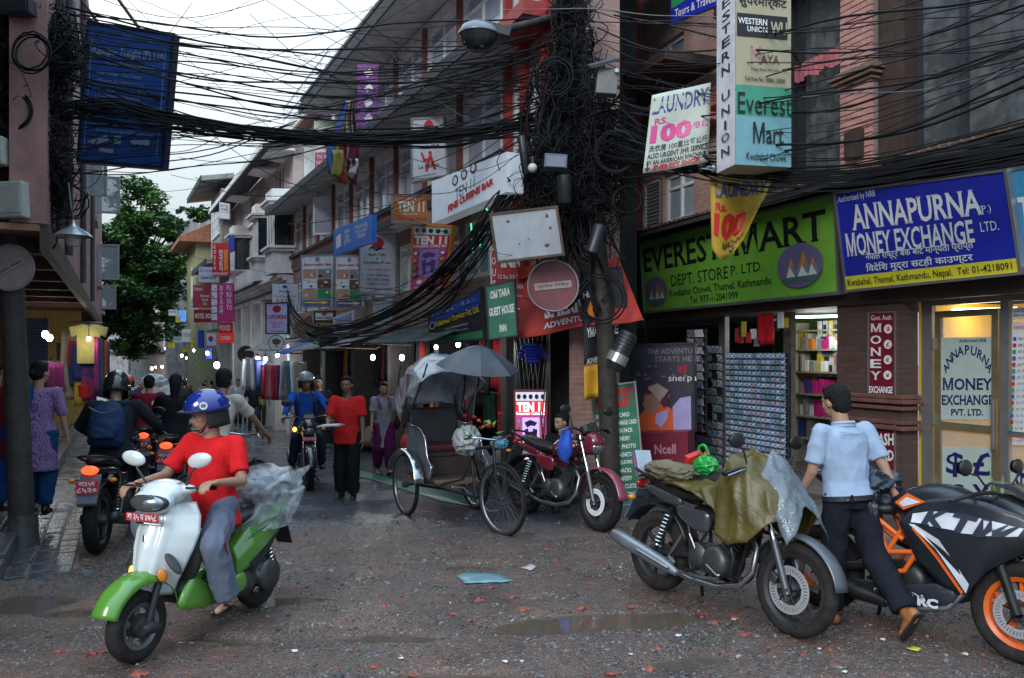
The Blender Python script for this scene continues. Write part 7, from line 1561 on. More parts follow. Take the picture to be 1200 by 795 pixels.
ic=thing('parcel','dark bundle tied on the scooter seat inside the clear wrapping','parcel',Msc);part(rumple((-.62,0,.90),(.2,.15,.13),31,.3,18),'bundle',mat('parcel_grey',(.20,.22,.24),.6,var=.4),ic,smooth=60)
# --- bicycle frames
def bicycle_parts(t,rear=True,rW=.35,steer=0,x0=0,L_=1.05,m=M_blkm,fork=True):
 f=(x0+L_/2,0,rW);wheel(t,f,rW,.038,28,mrim=M_steel,kind='wire',hub=.022,steer=steer)
 if rear:wheel(t,(x0-L_/2,0,rW),rW,.038,28,mrim=M_steel,kind='wire',hub=.025)
 hd0=Vector((x0+L_/2-.13,0,.68));hd1=Vector((x0+L_/2-.19,0,.90));bbk=Vector((x0-.05,0,.29));sv=Vector((x0-.18,0,.82))
 for a,b,nm in((hd0,bbk,'down_tube'),(hd1,sv,'top_tube'),(sv,bbk,'seat_tube'),(hd0,hd1,'head_tube')):part(MB().tube([a,b],.016,8),nm,m,t,smooth=60)
 for s in(-1,1):
  part(MB().tube([Vector(f)+Vector((0,s*.05,0)),Vector(f)+Vector((-.06,s*.05,.38)),hd0+Vector((0,s*.03,0))],.011,8),'fork_blade',m,t,smooth=60)
  if rear:
   part(MB().tube([(x0-L_/2,s*.05,rW),bbk],.009,6),'chain_stay',m,t);part(MB().tube([(x0-L_/2,s*.05,rW),sv],.009,6),'seat_stay',m,t)
  part(MB().tube([bbk,bbk+Vector((.12*s,s*.1,-.12*s)),bbk+Vector((.12*s,s*.2,-.12*s))],.009,6),'pedal_crank',M_steel,t)
 part(MB().tube(spl([(hd1.x-.12,.28,.98),(hd1.x-.02,.2,1.0),(hd1.x+.05,.05,.98),(hd1.x+.05,-.05,.98),(hd1.x-.02,-.2,1.0),(hd1.x-.12,-.28,.98)],4),.011,8),'handlebar',M_chr,t,smooth=60)
 part(MB().tube([hd1,hd1+Vector((.04,0,.09))],.012,8),'stem',M_chr,t)
 part(loft([((sv.x+.13,0,.90),.03,.015),((sv.x,0,.91),.06,.025),((sv.x-.12,0,.93),.09,.03)],12),'saddle',M_seat,t,sub=1,smooth=180)
 part(MB().lathe([(.075,-.03),(.085,-.03),(.085,-.026),(.075,-.026)],c=tuple(bbk),axis='y',n=22,close=True),'chainring',M_steel,t)
bk=thing('bicycle','black bicycle ridden away beyond the scooter rider','bicycle',heading((-2.98,8.35,0),72));bicycle_parts(bk)
# --- cycle rickshaw
rk=thing('cycle_rickshaw','parked cycle rickshaw with a plastic covered hood and umbrella over its bench','rickshaw',heading((-.84,9.575,zg(9.5)),-60))
bicycle_parts(rk,rear=False,rW=.38,x0=.95,L_=1.05,steer=R(10))
M_rw=mat('rickshaw_wood',(.05,.035,.03),.5,var=.4,dirt=.3);M_rm=mat('rickshaw_grey_panel',(.12,.14,.16),.4,var=.3,dirt=.3)
for s in(-1,1):
 wheel(rk,(0,s*.45,.36),.36,.04,28,mrim=M_steel,kind='wire',hub=.03)
 def mg_(u,v,s=s):a=R(160-150*u);return(cos(a)*.42,s*(.45)+(v-.5)*.13,.36+sin(a)*.42-.02*(2*v-1)**2)
 o=part(MB().grid(mg_,16,6),'mudguard',M_chr if s<0 else M_rm,rk,smooth=70,solid=.006)
 part(MB().tube([(0,s*.36,.36),(.5,s*.2,.36),(1.0,s*.04,.33)],.014,8),'chassis_tube',M_blkm,rk,smooth=60)
 part(MB().tube([(-.15,s*.3,.42),(.62,s*.3,.42)],.014,8),'chassis_tube',M_blkm,rk);part(MB().tube([(.55,s*.25,.42),(.78,s*.1,.5),(.82,0,.8)],.014,8),'strut',M_blkm,rk,smooth=60)
 part(MB().prism([(-.22,.48),(.42,.46),(.50,.62),(.36,.66),(.30,.92),(.12,1.02),(-.26,1.06)],(0,s*.335,0),(1,0,0),(0,0,1),.02*s),'seat_side',M_rm,rk,recalc=True,bevel=.006)
 part(MB().tube(spl([(.44,s*.35,.46),(.5,s*.35,.6),(.4,s*.35,.70),(.32,s*.35,.92),(.14,s*.35,1.02),(-.1,s*.35,1.03)],4),.012,8),'side_rail',M_chr,rk,smooth=60)
 for k,(xa,za)in enumerate(((-.30,1.0),(-.30,1.0),(-.30,1.0))):
  tx=(-.42,-.05,.35)[k];part(MB().tube(spl([(-.28,s*.36,.95),(tx*.8-.08,s*.37,1.45),(tx,s*.33,1.76)],4),.010,6),'hood_rib',M_blkm,rk,smooth=60)
part(MB().tube([(0,-.47,.36),(0,.47,.36)],.014,8),'axle',M_blkm,rk)
part(MB().bx(-.22,.45,-.33,.33,.44,.48),'floor',M_rw,rk,bevel=.006);part(MB().bx(-.2,.26,-.32,.32,.70,.74),'seat_board',M_rw,rk)
part(MB().box((.04,0,.78),(.44,.62,.09)),'seat_cushion',mat('maroon_vinyl',(.07,.012,.014),.4),rk,bevel=.03);part(MB().box((-.22,0,1.0),(.08,.64,.46),ry=-.15),'backrest',mat('dark_vinyl',(.02,.02,.024),.45),rk,bevel=.03)
part(MB().bx(.2,.24,-.32,.32,.48,.70),'seat_front',M_rw,rk,bevel=.004);part(MB().bx(.44,.52,-.3,.3,.40,.46),'step_board',mat('tan_wood',(.16,.11,.08),.6),rk,bevel=.008)
M_hood=mat('grey_polythene_hood',(.42,.45,.5),.22,var=.4,scale=5,bump=.8,bscale=12,alpha=.8,spec=.8)
def hood(u,v):
 a=R(178-128*u);s=(v-.5)*2;q=.60+.03*sin(u*11)
 w=.40*(1-.0*u);rz=(1-.30*abs(s)**2.6);x=-.02+cos(a)*q*(.62 if cos(a)<0 else.95);z=1.24+sin(a)*q*rz*.98
 z+=.018*noise.noise(Vector((u*9,s*5,1)))+.01*sin(u*30+s*4);x+=.012*noise.noise(Vector((u*9,s*5,7)))
 return(x,s*w*1.02+.01*noise.noise(Vector((u*7,s*7,4))),z)
part(MB().grid(hood,40,22),'hood',M_hood,rk,smooth=75,solid=.006)
for s in(-1,1):
 def hs_(u,v,s=s):
  p=Vector(hood(u,1 if s>0 else 0));q=Vector((-.26+.08*u,s*.4,1.12));r=p.lerp(q,v*(1-.55*u));r.y+=s*.012*sin(u*20+v*5);return r
 part(MB().grid(hs_,20,8),'hood_side',M_hood,rk,smooth=75,solid=.004)
 for k in range(4):
  part(MB().grid(lambda u,v,k=k,s=s:Vector(hs_(.18+.17*k+.05*u,.05+.6*v))+Vector((0,s*.008,0)),3,8),'hood_stripe',ink('faded_rose',(.30,.10,.14)),rk,smooth=75)
for k in range(9):
 part(MB().grid(lambda u,v,k=k:(lambda p:p+(p-Vector((-.02,0,1.3))).normalized()*.008)(Vector(hood(.10+.085*k+.04*u+.02*sin(v*14+k),.02+.96*v))),3,20),'hood_stripe',(ink('faded_rose',(.3,.1,.14)),ink('stripe_blue',(.10,.16,.33)),ink('stripe_cream',(.5,.46,.44)))[k%3],rk,smooth=75)
fw=thing('flower_bunch','red artificial flowers with green leaves on the rickshaw handlebar','flowers',MATW[rk.name]@Matrix.Translation((1.22,-.12,1.12)))
lv=MB();rf_=random.Random(8)
for k in range(9):
 p=Vector((rf_.gauss(0,.08),rf_.gauss(0,.09),rf_.gauss(.04,.06)));fl2=MB()
 for j in range(9):a=j*2.4;e=Euler((rf_.uniform(.3,1.2),0,a)).to_matrix();s_=.035;fl2.add([p+e@Vector(w_)for w_ in((0,0,0),(s_*.6,0,s_*.5),(0,0,s_*1.2),(-s_*.6,0,s_*.5))],[(0,1,2,3)])
 part(fl2,'flower',mat('petal_red',(.55,.015,.04),.5),fw)
for k in range(12):
 p=Vector((rf_.gauss(0,.08),rf_.gauss(0,.1),rf_.gauss(-.05,.05)));e=Euler((rf_.uniform(-1,1),rf_.uniform(-1,1),rf_.uniform(0,6))).to_matrix();s_=rf_.uniform(.05,.11)
 part(MB().add([p+e@Vector(w_)for w_ in((0,0,0),(s_*.35,s_*.4,0),(0,s_,.02),(-s_*.35,s_*.4,0),(0,0,-.002),(s_*.35,s_*.4,-.002),(0,s_,.018),(-s_*.35,s_*.4,-.002))],[(0,1,2,3),(7,6,5,4)]),'leaf',mat('leaf_bright',(.06,.30,.04),.45),fw)
sb_=thing('plastic_bag','white plastic bag hung over the rickshaw saddle','bag',MATW[rk.name]@Matrix.Translation((.78,-.05,.92)));part(rumple((0,0,0),(.17,.14,.17),41,.45,20,.95),'bag',mat('white_polythene',(.38,.40,.43),.35,bump=.4,bscale=15),sb_,smooth=60)
lb_=thing('cloth','small light blue cloth tied on the rickshaw handlebar','cloth',MATW[rk.name]@Matrix.Translation((1.15,.15,.92)));part(rumple((0,0,0),(.12,.08,.08),44,.6,14,.8),'cloth',mat('light_blue_cloth',(.10,.28,.42),.6),lb_,smooth=60)
um=thing('umbrella','black umbrella opened over the front of the rickshaw hood','umbrella',MATW[rk.name]@Matrix.Translation((.82,.06,1.72))@Euler((0,.2,0)).to_matrix().to_4x4())
for k in range(8):
 a0,a1=2*pi*k/8+.39,2*pi*(k+1)/8+.39
 def pan(u,v,a0=a0,a1=a1):
  a=a0+(a1-a0)*v;e=1-.10*sin(pi*v)*u;r=.46*u*e;return(r*cos(a),r*sin(a),.24*(1-u**1.7)-.012*sin(pi*v)*u)
 part(MB().grid(pan,8,6),'canopy_panel',mat('umbrella_black',(.05,.06,.078),.5)if k in(0,1,6,7,5)else mat('umbrella_grey',(.26,.3,.36),.5),um,smooth=60)
 part(MB().tube([(.46*u*cos(a0),.46*u*sin(a0),.235*(1-u**1.7)-.006)for u in[j/6 for j in range(7)]],.004,5),'rib',M_steel,um)
part(MB().tube([(0,0,-.55),(0,0,.29)],.008,8),'shaft',M_steel,um)
#
M_sk=mat('skin_brown',(.37,.205,.135),.5,var=.08,scale=20);M_skd=mat('skin_dark',(.22,.115,.075),.5,var=.08)
M_hair=mat('black_hair',(.008,.007,.008),.75,spec=.25,var=.4,scale=60,bump=.6,bscale=120);M_eyew=mat('eye_white',(.55,.52,.5),.2);M_iris=mat('iris',(.012,.008,.006),.15);M_lip=mat('lips',(.20,.07,.055),.45)
def cap(mb,a,b,ra,rb,n=12):
 a=Vector(a);b=Vector(b);t=(b-a).normalized();pts=[a-t*ra*.9,a-t*ra*.5,a,a.lerp(b,.33),a.lerp(b,.66),b,b+t*rb*.5,b+t*rb*.9]
 return mb.tube(pts,[ra*.4,ra*.85,ra,ra+(rb-ra)*.33,ra+(rb-ra)*.66,rb,rb*.85,rb*.4],n)
def ik(a,c,l1,l2,pole):
 a=Vector(a);c=Vector(c);d=c-a;L_=min(d.length,(l1+l2)*.999);c=a+d.normalized()*L_;x=(l1*l1-l2*l2+L_*L_)/(2*L_);hgt=math.sqrt(max(0,l1*l1-x*x))
 t=d.normalized();p=Vector(pole);p=(p-t*p.dot(t)).normalized();return a+t*x+p*hgt,c
def hand(mb,w,f,pn,s,sc=1,curl=.5,side=1):
 """palm + four unequal bent fingers + thumb; f forward, pn palm normal, side +1: thumb on f x pn side"""
 f=Vector(f).normalized();pn=Vector(pn);pn=(pn-f*pn.dot(f)).normalized();sd=f.cross(pn)*side;k=sc
 mb.ell(w+f*.042*k,(.046*k,.040*k,.017*k),Matrix((f,sd,pn)).transposed(),14,8)
 for i,(o,L_)in enumerate(((.029,.070),(.010,.080),(-.010,.075),(-.028,.058))):
  p=w+f*.078*k+sd*o*k;d=f.copy();r=.0092*k
  for j,q in enumerate((.42,.33,.25)):
   a=curl*(.55+.25*j)*(1+.12*i);d=(d*cos(a)+pn*sin(a)).normalized();nx_=p+d*L_*q*k;cap(mb,p,nx_,r,r*.9,8);p=nx_;r*=.92;
 p=w+f*.022*k+sd*.034*k;d=(f*.55+sd*.7+pn*.35).normalized();q=p+d*.042*k;cap(mb,p,q,.012*k,.0105*k,8);d=(f*.8+sd*.2+pn*.55*min(1,curl+.3)).normalized();cap(mb,q,q+d*.032*k,.0105*k,.008*k,8)
def ringell(c,X,Y,U,hx,hy,n=20,ph=0):return[c+X*cos(2*pi*i/n)*hx+Y*sin(2*pi*i/n)*hy for i in range(n)]
def person(label,M_,h=1.65,pz=None,px_=0,lean=0,turn=0,feet=None,hands=None,elbow=None,knee=None,look=(0,0),top='tshirt',topm=None,legm=None,shoem=None,skin=None,hair='short',vox=.011,sleeve='short',group=None,curl=.5,fat=1,foot_yaw=(0,0),foot_pitch=(0,0),kurta=0,dhem=.0,cat='person',palm=None,legs='trousers',shoe='shoe',name='person',pw=1.0,folds=.007,label_only=False,sock=False,toe=None):
 t=thing(name,label,cat,M_,group);s=h/1.7;skin=skin or M_sk
 pz=.54*h if pz is None else pz;X0=Vector((1,0,0));Y0=Vector((0,1,0))
 Rl=Euler((0,R(lean),R(turn))).to_matrix();U=Rl@Vector((0,0,1));X=Rl@X0;Y=Rl@Y0
 pel=Vector((px_,0,pz));L=lambda u,x=0,y=0:pel+U*u*s+X*x*s+Y*y*s
 nb=L(.50);shl=[L(.455,-.01,.185*fat),L(.455,-.01,-.185*fat)];hip=[pel+Vector((0,.09*s,0)),pel+Vector((0,-.09*s,0))]
 if feet is None:feet=[(0,.11,0),(0,-.11,0)]
 ank=[Vector(f)+Vector((0,0,.085*s))for f in feet]
 if hands is None:hands=[None,None]
 wr=[]
 for i,sg in enumerate((1,-1)):wr.append(Vector(hands[i])if hands[i]is not None else shl[i]+Vector((.06,sg*.09,-.50*s)))
 el=[];kn=[]
 for i,sg in enumerate((1,-1)):
  e,w=ik(shl[i],wr[i],.29*s,.255*s,(elbow[i]if elbow else(-1,sg*.35,-.4)));el.append(e);wr[i]=w
  k,a=ik(hip[i],ank[i],.425*s,.415*s,(knee[i]if knee else(1,sg*.1,.1)));kn.append(k);ank[i]=a
 yw,pt=R(look[0]),R(look[1]);Hm=Euler((0,pt+R(lean)*.3,yw+R(turn))).to_matrix();hc=nb+U*.070*s+(Hm@Vector((.03,0,.085)))*s;H=lambda x,y,z:hc+(Hm@Vector((x,y,z)))*s*1.0
 He=lambda mb,c,r,e=(0,0,0),nu=18,nv=12:mb.ell(H(*c),tuple(q*s for q in r),(Hm@Euler(e).to_matrix()),nu,nv)
 # ---- body, one continuous surface
 b=MB()
 He(b,(-.008,0,.022),(.097,.076,.098));He(b,(.028,0,-.038),(.064,.056,.070));He(b,(.052,0,-.082),(.030,.030,.026));He(b,(.078,0,.028),(.018,.048,.014))
 He(b,(.097,0,-.020),(.017,.0125,.026),(0,-.35,0));He(b,(.098,0,-.036),(.013,.018,.009));He(b,(.089,0,-.064),(.012,.024,.008));He(b,(.052,.042,-.022),(.03,.02,.02));He(b,(.052,-.042,-.022),(.03,.02,.02))
 for sg in(1,-1):He(b,(-.006,sg*.078,-.010),(.018,.009,.030))
 cap(b,L(.44),hc+(Hm@Vector((-.022,0,-.05)))*s,.060*s,.054*s)
 b.rings([ringell(L(u,x),X,Y,U,a*s,c*s*fat)for u,x,a,c in((-.09,0,.08,.11),(.0,0,.11,.15),(.12,.01,.095,.125),(.28,.01,.105,.145),(.40,0,.10,.15),(.47,-.005,.06,.10))])
 for i in range(2):
  cap(b,shl[i],el[i],.048*s,.038*s);cap(b,el[i],wr[i],.036*s,.024*s);cap(b,hip[i],kn[i],.078*s,.052*s);cap(b,kn[i],ank[i],.050*s,.032*s)
  fd=wr[i]-el[i];sg=(1,-1)[i];pn=Vector(palm[i])if palm else Vector((0,-sg,-.2));f=fd.normalized()
  sd=f.cross(pn);want=Vector((1,0,.6))if abs(f.z)>.6 else Vector((0,-sg,.3));hand(b,wr[i],fd,pn,s,s*1.05,curl,1 if sd.dot(want)>0 else-1)
  q=R(foot_yaw[i]);fp=R(foot_pitch[i]);fx=Vector((cos(q)*cos(fp),sin(q)*cos(fp),-sin(fp)));a=ank[i];dn=Vector((-sin(fp)*cos(q),-sin(fp)*sin(q),-cos(fp)))
  cap(b,a+dn*.045*s-fx*.03*s,a+dn*.055*s+fx*.13*s,.032*s,.024*s)
 part(remesh(b,min(vox,.0095)if vox<.013 else vox,2,.5),'body',skin,t)
 # ---- face
 if vox<.02:
  for sg in(1,-1):
   part(He(MB(),(.074,sg*.030,.004),(.011,.013,.0075),nu=10,nv=8),'eye',M_eyew,t,smooth=180);part(He(MB(),(.0825,sg*.030,.004),(.0045,.0065,.0065),nu=8,nv=6),'iris',M_iris,t,smooth=180)
   part(He(MB(),(.086,sg*.031,.025),(.007,.019,.0042),(0,0,-sg*.15),8,6),'eyebrow',M_hair,t,smooth=180)
  part(He(MB(),(.0955,0,-.0585),(.007,.022,.0045),nu=10,nv=6).ell(H(.0945,0,-.068),(.007*s,.018*s,.005*s),Hm,10,6),'lips',M_lip,t,smooth=180)
  # ---- hair / headgear
 if hair in('short','long','bun','pony'):
  hb=MB();He(hb,(-.024,0,.040),(.097,.085,.095));He(hb,(-.050,0,-.01),(.062,.078,.085));He(hb,(.02,0,.092),(.06,.06,.035))
  if hair=='long':cap(hb,H(-.07,0,.0),H(-.10,0,-.20),.075*s,.055*s)
  if hair=='bun':He(hb,(-.12,0,-.01),(.045,.045,.045))
  if hair=='pony':cap(hb,H(-.10,0,.0),H(-.13,0,-.2),.035*s,.02*s)
  part(remesh(hb,max(.010,vox*.9),2,.5,fold=.006,fscale=38),'hair',M_hair,t)
 if isinstance(hair,dict):
  k=hair;m=k['m'];full=k.get('full',0)
  hp_=lambda u,v:H(-.012+.148*cos(2*pi*u)*cos(v*pi/2+(1-v)*-.42 if full else v*pi/2+(1-v)*-.10)*(1.03),.124*sin(2*pi*u)*cos(v*pi/2+(1-v)*-.42 if full else v*pi/2+(1-v)*-.10),(.030 if full else.040)+.130*sin(v*pi/2+(1-v)*(-.85 if full else-.10)))
  part(MB().grid(hp_,30,14),'helmet',m,t,smooth=180,solid=.012)
  if full:
   part(MB().grid(lambda u,v:H(-.012+.152*cos(R(-105+210*u))*.98,.128*sin(R(-105+210*u)),-.055-.055*v),24,3),'chin_guard',m,t,smooth=60,solid=.014)
   part(MB().grid(lambda u,v:H(-.012+.153*cos(R(-78+156*u)),.129*sin(R(-78+156*u)),.055-.085*v),24,4),'visor',mat('visor_tint',(.01,.01,.012),.06,spec=.9),t,smooth=60,solid=.003)
  else:
   part(MB().grid(lambda u,v:H(-.012+(.150+.052*v)*cos(R(-72+144*u)),.126*sin(R(-72+144*u))*(1+.06*v),.046-.006*v+.006*cos(R(-72+144*u))),22,3),'peak',mat('helmet_peak',(.012,.014,.03),.4),t,smooth=60,solid=.006)
   part(MB().grid(lambda u,v:H(-.012+.132*cos(R(70+220*u)),.108*sin(R(70+220*u)),.075-.165*v),20,5),'helmet_liner',mat('liner_black',(.01,.01,.012),.8),t,smooth=60,solid=.02)
   part(MB().tube(spl([H(.01,.095,-.01),H(.045,.07,-.075),H(.058,.02,-.115),H(.058,-.02,-.115),H(.045,-.07,-.075),H(.01,-.095,-.01)],4),.006*s,6),'chin_strap',mat('liner_black',(.01,.01,.012)),t,smooth=60)
  for q in k.get('deco',()):part(MB().grid(q[0](H),12,4),'decal',q[1],t,smooth=60)
 if hair=='cap' or hair=='orange_cap':pass
 # ---- top
 if topm:
  c=MB();hem=-.10-dhem
  g=.018
  prof=[(hem,.0,.154,.198),(-.02,0,.150,.188),(.10,.01,.133,.163),(.24,.012,.138,.174),(.36,.005,.136,.186),(.43,-.003,.112,.180),(.475,-.006,.078,.122),(.492,-.008,.055,.075)]
  if kurta:prof=[(-kurta,0,.17,.23),(-kurta*.6,0,.155,.205)]+prof[1:]
  c.rings([ringell(L(u,x)if u>-.25 else L(-.05,x)+Vector((0,0,(u+.05)*s)),X,Y,U,a*s,d*s*fat*pw)for u,x,a,d in prof])
  for i in range(2):
   if sleeve=='short':m_=shl[i].lerp(el[i],.80);cap(c,L(.425,0,.07*(1,-1)[i]),shl[i],.062*s,.062*s);c.tube([shl[i],shl[i].lerp(el[i],.4),m_],[.066*s,.064*s,.068*s],14)
   elif sleeve=='long':cap(c,L(.425,0,.07*(1,-1)[i]),shl[i],.065*s,.065*s);cap(c,shl[i],el[i],.065*s,.058*s);c.ell(el[i],(.056*s,)*3);c.tube([el[i],el[i].lerp(wr[i],.95)],[.057*s,.042*s],14)
   elif sleeve=='none':c.ell(shl[i],(.062*s,)*3)
  part(remesh(c,vox*1.1,3,.5,fold=folds,fscale=8,fstretch=(1,1,.7)),'jacket' if sleeve=='long' else('kurta' if kurta else 'shirt'),topm,t)
  # ---- trousers
 if legm:
  c=MB();lr={'trousers':(.094,.076,.066),'loose':(.100,.092,.085),'shalwar':(.12,.11,.07)}[legs]
  c.rings([ringell(L(u),X,Y,U,a*s,d*s*fat)for u,a,d in((.04,.108,.142),(.0,.118,.155),(-.05,.122,.162),(-.10,.11,.155))])
  for i in range(2):
   c.tube([hip[i]+Vector((0,0,.02)),hip[i].lerp(kn[i],.5),kn[i]],[lr[0]*s,(lr[0]*.55+lr[1]*.45)*s,lr[1]*s],14);c.ell(kn[i],(lr[1]*s*.99,)*3);c.tube([kn[i],kn[i].lerp(ank[i],.5),kn[i].lerp(ank[i],.97)],[lr[1]*s,(lr[1]*.5+lr[2]*.5)*s,lr[2]*s],14)
  part(remesh(c,vox*1.1,3,.5,fold=folds*1.1,fscale=8,fstretch=(1,1,.55)),'trousers',legm,t)
  # ---- shoes
 for i in range(2):
  q=R(foot_yaw[i]);fp=R(foot_pitch[i]);fx=Vector((cos(q)*cos(fp),sin(q)*cos(fp),-sin(fp)));fy=Vector((-sin(q),cos(q),0));fz=fx.cross(fy);a=ank[i]
  if fz.z<0:fz=-fz
  Ms=Matrix((fx,fy,fz)).transposed()
  if shoe=='shoe':
   c=MB();c.ell(a-fz*.045*s-fx*.025*s,(.05*s,.040*s,.048*s),Ms);c.ell(a-fz*.055*s+fx*.055*s,(.085*s,.042*s,.034*s),Ms);c.ell(a-fz*.062*s+fx*.12*s,(.055*s,.043*s,.028*s),Ms);cap(c,a,a-fz*.05*s,.044*s,.045*s)
   part(remesh(c,max(.009,vox*.8),2,.5),'shoe',shoem or M_blkm,t)
  sol=[(-.075,.025),(-.07,.036),(0,.036),(.07,.046),(.13,.045),(.172,.025),(.178,0),(.172,-.025),(.13,-.045),(.07,-.04),(0,-.034),(-.07,-.036),(-.075,-.025)]
  part(MB().prism([(x*s,y*s)for x,y in reversed(sol)],a-fz*.089*s,fx,fy,-.014*s if False else.014*s),'sole',mat('sole_dark',(.02,.018,.017),.7)if shoe=='shoe' else(shoem or M_blkm),t,recalc=True)
  if shoe=='flipflop':
   for sg in(1,-1):part(MB().tube(spl([a-fz*.07*s+fx*.12*s,a-fz*.032*s+fx*.07*s+fy*.022*sg*s,a-fz*.06*s+fx*.02*s+fy*.038*sg*s],5),.006*s,6),'strap',M_blkm,t)
 J=dict(t=t,L=L,H=H,shl=shl,el=el,wr=wr,kn=kn,ank=ank,hip=hip,s=s,X=X,Y=Y,U=U,hc=hc,Hm=Hm)
 return J
CM=lambda n,c,**k:mat('cloth_'+n,c,k.pop('rough',.9),spec=.15,var=k.pop('var',.12),scale=k.pop('scale',7),bump=.25,bscale=k.pop('bscale',160),**k)
def dot(px0,pz0,r,sgn_=1):
 def f(H):return lambda u,v:(lambda a,rr_:H(-.012+.155*cos(a0_+rr_*cos(a)/.15),sgn_*.131*sin(a0_+rr_*cos(a)/.15),pz0+rr_*sin(a)))(2*pi*u,r*v+.001)
 a0_=px0;return f
hm_blue=mat('helmet_blue',(.008,.02,.22),.12,coat=.8,var=.08)
a=person('young man in a red shirt and blue open helmet riding the green scooter',Msc,1.74,pz=.85,px_=-.12,lean=2,feet=[(.08,.27,.20),(.10,-.20,.33)],hands=[(.24,.315,1.09),(.30,-.30,1.06)],look=(-30,8),topm=CM('red',(.62,.015,.02)),legm=CM('grey_blue',(.13,.15,.21)),hair=dict(m=hm_blue,deco=((dot(1.15,.075,.026),Wh),(dot(1.15,.075,.016),hm_blue))),shoe='flipflop',elbow=[(-.7,.35,-.8),(-.7,-.35,-.8)],curl=1.0,palm=[(0,0,-1),(0,0,-1)],foot_yaw=(14,-6),dhem=.02,legs='loose',vox=.0095,knee=[(1,.45,.3),(1,-.35,.3)],folds=.009)
for s_,i in((1,0),(-1,1)):
 pts=[]
 for k in range(9):
  t_=k/8;p=a['hip'][i].lerp(a['kn'][i],t_*2)if t_<.5 else a['kn'][i].lerp(a['ank'][i],(t_-.5)*2*.95);pts.append(p+Vector((0,s_*(.108-.03*t_)*.97,.012)))
 part(MB().tube(pts,.006,6),'stripe',CM('dull_red',(.25,.02,.03)),a['t'],smooth=60)
a=person('rider in a black jacket and black helmet seen from behind',Mb,1.70,pz=.90,px_=-.22,lean=16,feet=[(.02,.24,.22),(.02,-.24,.22)],hands=[(.26,.34,1.03),(.26,-.34,1.03)],look=(0,10),topm=CM('black_jacket',(.016,.018,.026)),legm=CM('black_jeans',(.018,.018,.022)),hair=dict(m=mat('helmet_black',(.012,.012,.014),.15,coat=.6),full=1),sleeve='long',elbow=[(-.5,1,-.6),(-.5,-1,-.6)],curl=1.0,palm=[(0,0,-1)]*2,vox=.011,fat=1.08)
L=a['L']
bp=remesh(MB().rings([ringell(L(u,-.16-d*.4),a['X'],a['Y'],a['U'],d,w,16)for u,d,w in((.0,.07,.13),(.05,.11,.165),(.2,.13,.17),(.34,.11,.155),(.43,.07,.11),(.46,.03,.06))]).rings([ringell(L(u,-.31),a['X'],a['Y'],a['U'],.05,w,14)for u,w in((.06,.10),(.12,.13),(.2,.12),(.24,.08))]),.012,3,.5,fold=.006,fscale=9)
t_bp=thing('backpack','navy blue backpack on the back of the black helmeted rider','backpack',Mb);part(bp,'pack',CM('navy',(.012,.028,.075),rough=.6),t_bp);
for sg in(1,-1):part(MB().tube(spl([L(.44,-.12,.10*sg),L(.49,-.02,.12*sg),L(.42,.12,.12*sg),L(.2,.11,.15*sg)],4),.016,8),'strap',CM('navy',(.012,.028,.075)),t_bp,smooth=60)
part(MB().tube([L(.47,-.16,.03),L(.50,-.15,0),L(.47,-.16,-.03)],.006,6),'loop',CM('navy',(.012,.028,.075)),t_bp);part(MB().tube(spl([L(.36,-.345,.13),L(.30,-.375,0),L(.36,-.345,-.13)],4),.004,5),'zip',M_steel,t_bp)
a=person('motorcyclist in a bright blue jacket and helmet riding towards the camera',Mo,1.68,pz=.88,px_=-.24,lean=4,feet=[(.0,.22,.24),(.0,-.22,.24)],hands=[(.24,.34,1.04),(.24,-.34,1.04)],look=(0,4),topm=CM('bright_blue',(.012,.07,.34)),legm=CM('dark_jeans',(.02,.024,.04)),hair=dict(m=mat('helmet_grey',(.2,.22,.26),.15,coat=.6)),sleeve='long',elbow=[(-.5,1,-.5),(-.5,-1,-.5)],curl=1.0,palm=[(0,0,-1)]*2,vox=.013)
for sg in(1,-1):part(MB().tube(spl([a['L'](.49,-.04,.11*sg),a['L'](.44,.12,.12*sg),a['L'](.2,.14,.13*sg),a['L'](.05,.12,.17*sg)],4),.016,6),'strap',M_blkm,a['t'],smooth=60)
g=G(407,585)
a=person('man in a red v-neck shirt and black trousers walking with a flat tray',heading((g.x,g.y,g.z),-95),1.62,feet=[(.02,.09,.0),(-.06,-.10,.0)],hands=[(.10,.24,.78),(.30,-.16,.98)],elbow=[(-1,.3,-.3),(-1,-.6,-.4)],look=(0,2),topm=CM('red2',(.58,.02,.02)),legm=CM('black_cotton',(.012,.012,.015)),hair='short',legs='loose',vox=.012,dhem=.05,palm=[(0,-1,0),(0,0,1)],curl=.45,foot_yaw=(8,-10),skin=M_skd)
part(MB().prism([(.0,-.05),(.02,.04),(.09,0)],a['L'](.455,.098,0)+Vector((0,0,0)),(0,1,0),(0,0,-1),.004)if False else MB().add([a['L'](.485,.075,.055),a['L'](.485,.075,-.055),a['L'](.37,.134,0)],[(0,1,2)]),'neck_opening',M_skd,a['t'])
ty_=thing('tray','thin pale flat tray held out by the walking man in red','tray',heading((g.x,g.y,g.z),-95));part(MB().box((.40,-.10,1.0),(.24,.30,.012),rx=.05),'tray',mat('tray_grey',(.4,.42,.45),.35),ty_,bevel=.004);part(MB().box((.40,-.10,1.012),(.18,.22,.006),rx=.05),'paper',Wh,ty_)
g=G(449,556);Mw=heading((g.x,g.y,g.z),-70)
